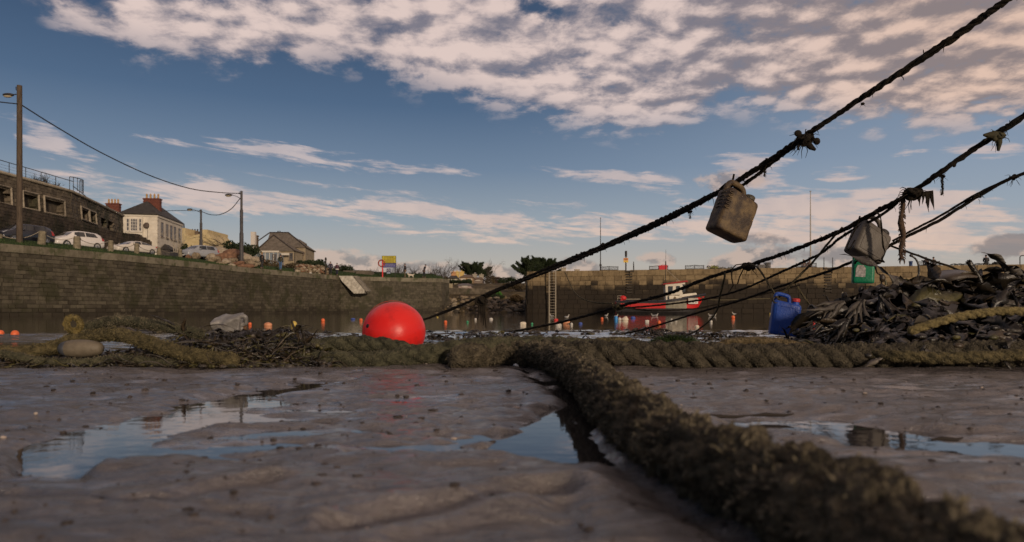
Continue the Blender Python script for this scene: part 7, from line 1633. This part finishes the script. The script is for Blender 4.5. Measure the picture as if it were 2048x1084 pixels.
# ================================================================ CARS
TYRE=mat('tyre',(.012,.012,.012),(.02,.02,.02),.85,20); RIM=mat('rim',(.30,.30,.31),rough=.3,metal=.7); CGL=mat('car_glass',(.025,.028,.03),rough=.05,spec=.7); 
def car(loc,rz,label,paint,L=4.0,W=1.74,H=1.46,kind='hatch',sc=1.0,pn=None):
    rt=root('parked_car',loc,rz=rz,label=label,cat='car',group='cars parked along the quay',sc=sc)
    # x forward. sections: x, bottom z, belt z, top z, half width at belt, half width of roof
    if kind=='hatch': S=[(-L/2,.42,.78,.80,.66,.60),(-L/2+.06,.28,.90,.98,.80,.62),(-L/2+.28,.22,.95,1.28,.84,.60),(-L/2+.60,.20,.97,H-.06,.86,.62),(-.35,.19,.96,H,.87,.66),(.25,.19,.94,H-.02,.87,.66),(.55,.19,.93,H-.10,.87,.65),(1.22,.20,.90,.96,.86,.74),(L/2-.35,.22,.80,.85,.84,.70),(L/2-.10,.24,.66,.72,.76,.60),(L/2,.30,.52,.56,.60,.5)]
    elif kind=='coupe': S=[(-L/2,.45,.80,.84,.70,.62),(-L/2+.08,.30,.88,.93,.80,.66),(-L/2+.55,.22,.92,.97,.84,.66),(-L/2+1.05,.20,.92,H-.12,.86,.58),(-.45,.19,.91,H,.86,.62),(.15,.19,.90,H-.03,.86,.62),(.45,.19,.88,H-.13,.86,.62),(1.10,.20,.85,.90,.86,.74),(L/2-.35,.22,.74,.78,.84,.70),(L/2-.10,.24,.60,.66,.76,.60),(L/2,.30,.50,.54,.62,.5)]
    else: S=[(-L/2,.42,.80,.84,.70,.62),(-L/2+.06,.28,.92,1.10,.82,.64),(-L/2+.25,.22,.96,1.36,.85,.62),(-L/2+.7,.20,.97,H,.87,.66),(-.35,.19,.96,H+.02,.87,.67),(.25,.19,.94,H,.87,.67),(.60,.19,.93,H-.10,.87,.65),(1.25,.20,.92,.98,.86,.74),(L/2-.35,.22,.84,.89,.84,.70),(L/2-.10,.24,.68,.74,.76,.60),(L/2,.30,.52,.56,.60,.5)]
    def sec(s): x,zb,zl,zt,wb,wr=s; return [(x,-wb*.86,zb),(x,-wb*1.0,zb+.10),(x,-wb*1.01,(zb+zl)/2),(x,-wb*.975,zl),(x,-wr,zt-.035),(x,-wr*.82,zt),(x,0,zt+.02)]
    # resample sections smoothly along x
    SS=[]
    for i in range(len(S)-1):
        for k in range(4): t=k/4; SS.append(tuple(a+(b-a)*t for a,b in zip(S[i],S[i+1])))
    SS.append(S[-1]); G=[sec(s) for s in SS]; m=7; n=len(G)
    q=MB()
    for sd in (1,-1):
        vs=[(x,y*sd,z) for g in G for x,y,z in g]; q.add(vs,[(i*m+j,i*m+j+1,(i+1)*m+j+1,(i+1)*m+j) for i in range(n-1) for j in range(m-1)],0,True)
    for g in (G[0],G[-1]): q.add(list(g)+[(x,-y,z) for x,y,z in g[::-1]][1:],[tuple(range(13))],0)
    q.add([(G[0][0][0],-.6,.3),(G[-1][0][0],-.5,.3),(G[-1][0][0],.5,.3),(G[0][0][0],.6,.3)],[(0,1,2,3)],0)
    bo=q.build('body',paint,rt)
    def surf(i,j,sd,o=.012):
        i0=int(max(0,min(n-2,math.floor(i)))); j0=int(max(0,min(m-2,math.floor(j)))); a=i-i0;b=j-j0
        p=[Vector(G[i0+u][j0+v]) for u in (0,1) for v in (0,1)]; r=(p[0]*(1-b)+p[1]*b)*(1-a)+(p[2]*(1-b)+p[3]*b)*a
        nn=(p[2]-p[0]+p[3]-p[1]).cross(p[1]-p[0]+p[3]-p[2]); nn.normalize()
        if nn.y>0: nn=-nn
        if abs(nn.y)<.3 and nn.z<0: nn=-nn
        r=r+nn*o; return Vector((r.x,r.y*sd,r.z))
    def patch(name,i0,i1,j0,j1,sd,mm,parent=rt,o=.012,nu=8,nv=3,skew0=0,skew1=0):
        vs=[];fs=[]
        for u in range(nu+1):
            for v in range(nv+1):
                t=v/nv; vs.append(surf((i0+skew0*t)+((i1+skew1*t)-(i0+skew0*t))*u/nu,j0+(j1-j0)*t,sd,o))
        for u in range(nu):
            for v in range(nv): a=u*(nv+1)+v; fs.append((a,a+1,a+nv+2,a+nv+1))
        k=MB(); k.add(vs,fs,0,True); return k.build(name,mm,parent)
    ix=lambda x: next((i-1)+(x-SS[i-1][0])/(SS[i][0]-SS[i-1][0]) for i in range(1,n) if SS[i][0]>=x)
    for sd in (1,-1):
        patch('side_window',ix(-.30),ix(.62),3.10,3.90,sd,CGL,skew1=-1.0); patch('side_window',ix(-L/2+.62),ix(-.38),3.12,3.88,sd,CGL,skew0=.8)
        patch('headlight',ix(L/2-.42),ix(L/2-.10),3.1,3.9,sd,mat('headlamp',(.45,.45,.45),rough=.15),nv=2,nu=3) 
        patch('tail_light',ix(-L/2+.08),ix(-L/2+.30),2.6,3.5,sd,mat('tail_red',(.35,.02,.02),rough=.2),nv=2,nu=3)
        k=MB(); k.ell((.62,sd*(W/2+.10),1.0),(.09,.11,.07),10,7); k.build('mirror',paint,rt)
    def across(name,xa,xb,mm,j=5.9,o=.012):
        vs=[];fs=[]
        for u in range(7):
            i=ix(xa+(xb-xa)*u/6)
            pts=[surf(i,jj,1,o) for jj in (4.15,4.6,5,5.5,5.98)]; row=pts+[Vector((p.x,-p.y,p.z)) for p in pts[::-1]]; vs+=row
        c=10
        for u in range(6):
            for v in range(c-1): a=u*c+v; fs.append((a,a+1,a+c+1,a+c))
        k=MB(); k.add(vs,fs,0,True); return k.build(name,mm,rt)
    across('windscreen',.66,1.14,CGL); across('rear_window',-L/2+(.30 if kind!='coupe' else .62),-L/2+(.56 if kind!='coupe' else 1.0),CGL)
    k=MB(); k.hexa([(L/2-.02,-.42,.36),(L/2+.02,.0,.36),(L/2-.02,.42,.36),(L/2-.2,0,.36)],[(L/2-.03,-.36,.53),(L/2+.015,0,.54),(L/2-.03,.36,.53),(L/2-.2,0,.54)]); k.build('grille',BLKP,rt)
    k=MB(); k.box((L/2+.03,0,.33),(.02,.5,.11)); k.build('number_plate',mat('white_board',(.62,.58,.52)),rt)
    for x in (-L/2+.72,L/2-.78):
        for sd in (1,-1):
            w=MB(); M=Matrix.Rotation(rad(90),3,'X'); w.lathe([(.19,-.10),(.29,-.11),(.315,-.07),(.315,.07),(.29,.11),(.19,.10)],(0,0,0),22,M=M); wo=w.build('wheel',TYRE,rt); wo.location=(x,sd*(W/2-.08),.315)
            a=MB(); a.lathe([(.001,.0),(.19,.0)],(0,-sd*-.0,0),18,M=M); 
            for k_ in range(7): t=2*math.pi*k_/7; a.box((.10*math.cos(t),sd*.10,.10*math.sin(t)),(.19,.02,.04),M=Matrix.Rotation(-t,3,'Y'))
            a.lathe([(.185,-.105),(.20,-.105),(.20,.105),(.185,.105)],n=18,M=M); a.build('rim',RIM,wo)
            h=MB(); h.lathe([(.001,.0),(.36,.0),(.36,-.01),(.001,-.01)],(x,sd*(W/2-.005),.34),20,M=M); h.build('wheel_arch',BLKP,rt) if False else None
    k=MB()
    for sd in (1,-1): k.box((0,sd*(W/2-.0),.24),(L*.5,.05,.06))
    k.build('sill_trim',BLKP,rt)
    return rt
WP=mat('white_car_paint',(.60,.56,.52),(.66,.62,.58),.22,.8,spec=.6); CP=mat('cream_car_paint',(.54,.49,.42),(.6,.55,.48),.28,.8,spec=.6)
DP=mat('dark_car_paint',(.012,.014,.022),(.02,.022,.03),.2,.8,spec=.6); SP=mat('silver_car_paint',(.24,.25,.27),(.30,.31,.33),.25,.8,spec=.6)
def carat(px,py,d,face,*a,**k):
    x=xof(px,d); c=car((x,d,zof(py,d)+.12),rad(face),*a,**k); return c
# cars face towards the camera-left, side flank to the right
carat(44,492,55,-108,'dark hatchback parked at the far left behind the wooden lamp post',DP,kind='wagon',sc=1.06)
carat(150,502,59,-114,'white hatchback parked behind the broad granite bollard',WP,kind='hatch',sc=1.05)
carat(265,512,66,-112,'low cream white coupe parked right of the white hatchback',CP,L=4.35,H=1.28,kind='coupe',sc=1.0)
carat(398,521,74,-116,'silver car with a pale blue side near the boulders',SP,kind='wagon',sc=1.0)
# ================================================================ FAR SHORE
def far_h(X,Y):
    sh=93+2.5*vn(X*.08,Y*0,seed=4)+1.5*np.abs(X+1)*.05; d=Y-sh
    h=np.interp(d,[-6,0,4,12,18,26,40,55,90,150,260],[-1.2,-.25,.7,1.7,2.7,3.6,5.0,6.0,7.0,9.0,12.0])
    h=h+np.where((d>0)&(d<14),.42*fbm(X*.9,Y*.9,seed=61,o=4),.06*fbm(X*.5,Y*.5,seed=62,o=3))
    return h
def far_shore():
    xs=np.concatenate([np.linspace(-90,-16,50),np.linspace(-15.5,12,200),np.linspace(12.5,90,60)]); ys=np.concatenate([np.linspace(88,112,110),np.linspace(112.5,350,90)])
    X,Y=np.meshgrid(xs,ys); Z=far_h(X,Y); Z=np.where(X<-12.5,np.minimum(Z,3.8-(0)),Z); Z=np.where((X<-10)&(Y<118),np.minimum(Z,-1.5+(Y-95)*.02),Z)
    Z=np.where((X>15),np.minimum(Z,-1.3),Z)
    n,m=X.shape; i=np.arange(n*m).reshape(n,m); Q=np.stack([i[:-1,:-1].ravel(),i[:-1,1:].ravel(),i[1:,1:].ravel(),i[1:,:-1].ravel()],1)
    o=npmesh('far_shore',np.stack([X.ravel(),Y.ravel(),Z.ravel()],1),Q,mat('shore_mat',(.045,.033,.018),(.15,.115,.062),.92,.5,bump=3,bscale=3,contrast=(.4,.6),spec=.1)); tag(o,kind='structure')
    rnd=random.Random(13); mb=MB()
    for k in range(900):
        x=rnd.uniform(-11,8); y=rnd.uniform(93,107); z=float(far_h(np.array([x]),np.array([y]))[0]); r=rnd.uniform(.10,.42); mb.ell((x,y,z),(r*1.3,r,r*.7),6,4,mi=rnd.choice([0,0,1,2]) if y<99 else rnd.choice([0,1,1,2]),jit=.3,rnd=rnd)
    tag(mb.build('shore_rocks',[mat('dark_weedrock',(.025,.02,.014),(.05,.04,.028),.8,2),BOUL,mat('pale_rock',(.20,.16,.11),(.30,.25,.18),.9,2)]),'brown weedy rocks along the far shore in the harbour mouth','rocks',kind='stuff')
far_shore()
fz=lambda x,y: float(far_h(np.array([float(x)]),np.array([float(y)]))[0])
strip_wall('shore_wall','grey stone sea wall across the far shore in the harbour mouth',[V2(xof(880,113),113),V2(xof(930,113),113),V2(xof(985,115),115),V2(xof(1010,119),119)],[zof(575,113),zof(576,113),zof(578,115),zof(588,119)],1.2,.8,M_RUB,course=.4,bw=.8)
def small_house(px0,px1,pyb,pye,pyr,d,label,wm,rm,chs=(),dep=7,win=2,rdir=0,name='cottage'):
    rt=root(name,(xof((px0+px1)/2,d),d,zof(pyb,d)),label=label,cat='house'); off=rt.location; a=V2(xof(px0,d),d); b=V2(xof(px1,d),d); c=b+V2(0,dep); e=a+V2(0,dep)
    w=MB(); w.hexa([Vector((p.x,p.y,zof(pyb,d)-1)) for p in (a,b,c,e)],[Vector((p.x,p.y,zof(pye,d))) for p in (a,b,c,e)]); w.build('wall',wm,rt,off=off)
    r=MB(); hip_roof(r,[a,b,c,e],zof(pye,d),[a.lerp(b,.22)+V2(0,dep/2),a.lerp(b,.78)+V2(0,dep/2)],zof(pyr,d),.25); r.build('roof',rm,rt,off=off)
    for cx,cy,m_ in chs: chimney(rt,off,V2(xof(cx,d+dep/2),d+dep/2),.9,.7,zof(pyr,d)-.8,zof(cy,d+dep/2),1,m=m_,poth=.3,potm=m_)
    for i in range(win):
        s=(i+.5)/win; p=a.lerp(b,s); window(rt,off,p-V2(.45,0),p+V2(.45,0),zof(pyb,d)+.3+(zof(pye,d)-zof(pyb,d))*.25,zof(pye,d)-.3,mat('white_frame',(.55,.50,.43)),(2,1))
    return rt
YST=mat('yellow_stack',(.50,.34,.10),(.60,.43,.16),.8,3); OST=mat('orange_stack',(.48,.24,.11),(.56,.30,.15),.8,3); RROOF=mat('warm_roof',(.13,.085,.055),(.2,.135,.09),.85,2)
small_house(896,914,566,556,549,140,'pale yellow cottage left of the two bright chimneys',mat('palewall',(.38,.33,.22),(.46,.40,.28),.85,1),SLATE,[(907,544,OST)])
small_house(920,946,564,554,548,146,'cottage with warm tiled roof and a yellow chimney',mat('orangewall',(.34,.22,.12),(.42,.28,.16),.85,1),RROOF,[(914,543,YST),(923.5,543,YST)])
small_house(868,884,561,555,549,150,'low cottage with an orange wall left of the pale yellow one',mat('orangewall',(.34,.22,.12)),SLATE)  # same orange wall colour as the warm roofed cottage
small_house(946,966,565,558,553,150,'small house with two grey chimneys right of the dark tree',mat('greywall',(.17,.13,.11),(.24,.19,.15),.85,1),RROOF,[(949.5,548,mat('greystack',(.30,.26,.2))),(963,549,mat('greystack',(.30,.26,.2)))],win=1)
small_house(984,1002,563,556,552,165,'far reddish roofed house left of the cypress',mat('redwall',(.2,.11,.07),(.27,.16,.1),.85,1),RROOF,win=2)
small_house(917,942,577,570,566,122,'small pink and brown boathouse above the sea wall',mat('pinkwall',(.28,.21,.19),(.36,.28,.25),.85,1.5),mat('boathouse_roof',(.12,.10,.10),(.17,.15,.15),.85,2),dep=4,win=1,name='boathouse')
small_house(878,888,573,569,566,121,'tiny shed with a blue grey roof at the quay end',mat('shedwall',(.08,.07,.06)),mat('shed_blue',(.12,.15,.24),rough=.6),dep=3,win=0,name='shed')
simple('block_wall','low tan stone garden wall right of the tiny shed','wall',xof(896,120),120,zof(578,120),lambda mb:mb.box((0,0,.45),(1.6*1.0,.4,.95)),mat('tanwall',(.24,.19,.12),(.34,.28,.18),.85,3))  # tan stone colour varied by noise
def cypress(px,pyb,pyt,d,w,label,seed,lean=.0,n=26):
    c=P(px,pyb,d); H=zof(pyt,d)-c.z; rt=root('cypress_tree',tuple(c),label=label,cat='tree',group='cypress trees beyond the harbour'); rnd=random.Random(seed); t=MB(); t.tube([(0,0,-.5),(.1,0,H*.3),(lean*H*.2,0,H*.7)],[.35,.28,.12],8); vs=[];fs=[]
    for i in range(n):
        z=H*(.18+.70*((i+.5)/n)); a=rnd.uniform(0,6.28) if i%3 else rnd.choice([0,math.pi])+rnd.uniform(-.4,.4); fr=(z/H-.15)/.85; L=w*(1-fr**1.8)*rnd.uniform(.55,1.05)+.6; d0=Vector((math.cos(a)+lean*.3,math.sin(a)*.7,rnd.uniform(.05,.75))).normalized(); p=Vector((lean*z*.2,0,z)); pts=[p]
        for k in range(5): p=p+d0*(L/5); pts.append(p); d0=(d0+Vector((0,0,.10))).normalized()
        t.tube(pts,[.10,.08,.06,.05,.03,.02],5)
        for k in range(300):
            s=rnd.random()**.7; j=min(4,int(s*5)); q=pts[j].lerp(pts[j+1],s*5-j)+Vector((rnd.gauss(0,.24),rnd.gauss(0,.24),rnd.gauss(.10,.13)))*(1.25-s*.75); dr=(d0+Vector((rnd.gauss(0,.35),rnd.gauss(0,.35),rnd.gauss(.15,.25)))).normalized(); sd=dr.orthogonal().normalized(); l=rnd.uniform(.18,.48); kk=len(vs); vs+=[q-sd*l*.22,q+sd*l*.22,q+dr*l]; fs.append((kk,kk+1,kk+2))
    t.build('trunk',BARK,rt); m=MB(); m.add(vs,fs); m.build('crown',LEAFD,rt)
cypress(1052,566,519,150,4.0,'tall dark cypress rising behind the pier head, left of two',1,lean=.15,n=34)
cypress(1088,560,522,152,4.4,'dark spreading cypress behind the pier head, right of two',2,lean=.15,n=34)
cypress(945,562,529,165,3.8,'dark spreading tree behind the chimney houses',3,lean=.1,n=26)
cypress(962,562,536,165,2.6,'small dark tree right of the chimney houses',4,lean=.3,n=14)
for i,(a,b,t,bt,d,lf,lab) in enumerate([(885,925,560,566,136,LEAFD,'clipped dark hedge in front of the pale yellow cottage'),(926,944,557,566,133,LEAFD,'rounded dark bush in front of the warm roofed cottage'),(970,990,549,568,150,LEAFB,'brown bare crowned tree right of the grey chimneys'),(998,1035,554,566,150,LEAFD,'dark hedge left of the cypress trees'),
      (1005,1060,566,580,118,LEAFB,'brown scrub on the far slope'),(868,900,552,562,170,LEAFB,'brown thicket behind the low cottage'),(840,882,553,563,120,LEAFB,'scrub behind the quay end'),(988,1004,583,592,112,mat('brightgreen',(.03,.10,.01),(.06,.18,.02),.8,2),'small bright green bush on the far slope'),(975,1010,588,600,108,LEAFD,'dark low bush below the bright green one'),(1020,1046,590,602,104,mat('goldgrass',(.14,.09,.03),(.22,.15,.06),.9,2),'golden brown grass patch near the pier head')]):
    bush(a,b,t,bt,d,lab,lf,1500 if b-a<30 else 2400,40+i,ls=.14)
for i,(px,h,lab) in enumerate([(884,4.2,'bare tree left of the pale yellow cottage'),(893,4.6,'taller bare tree beside the pale yellow cottage'),(979,4.5,'bare tree right of the grey chimneys')]):
    dry_plant(P(px,566,138),lab,h,2.2,4,BARK,name='bare_tree',cat='tree',seed=60+i)
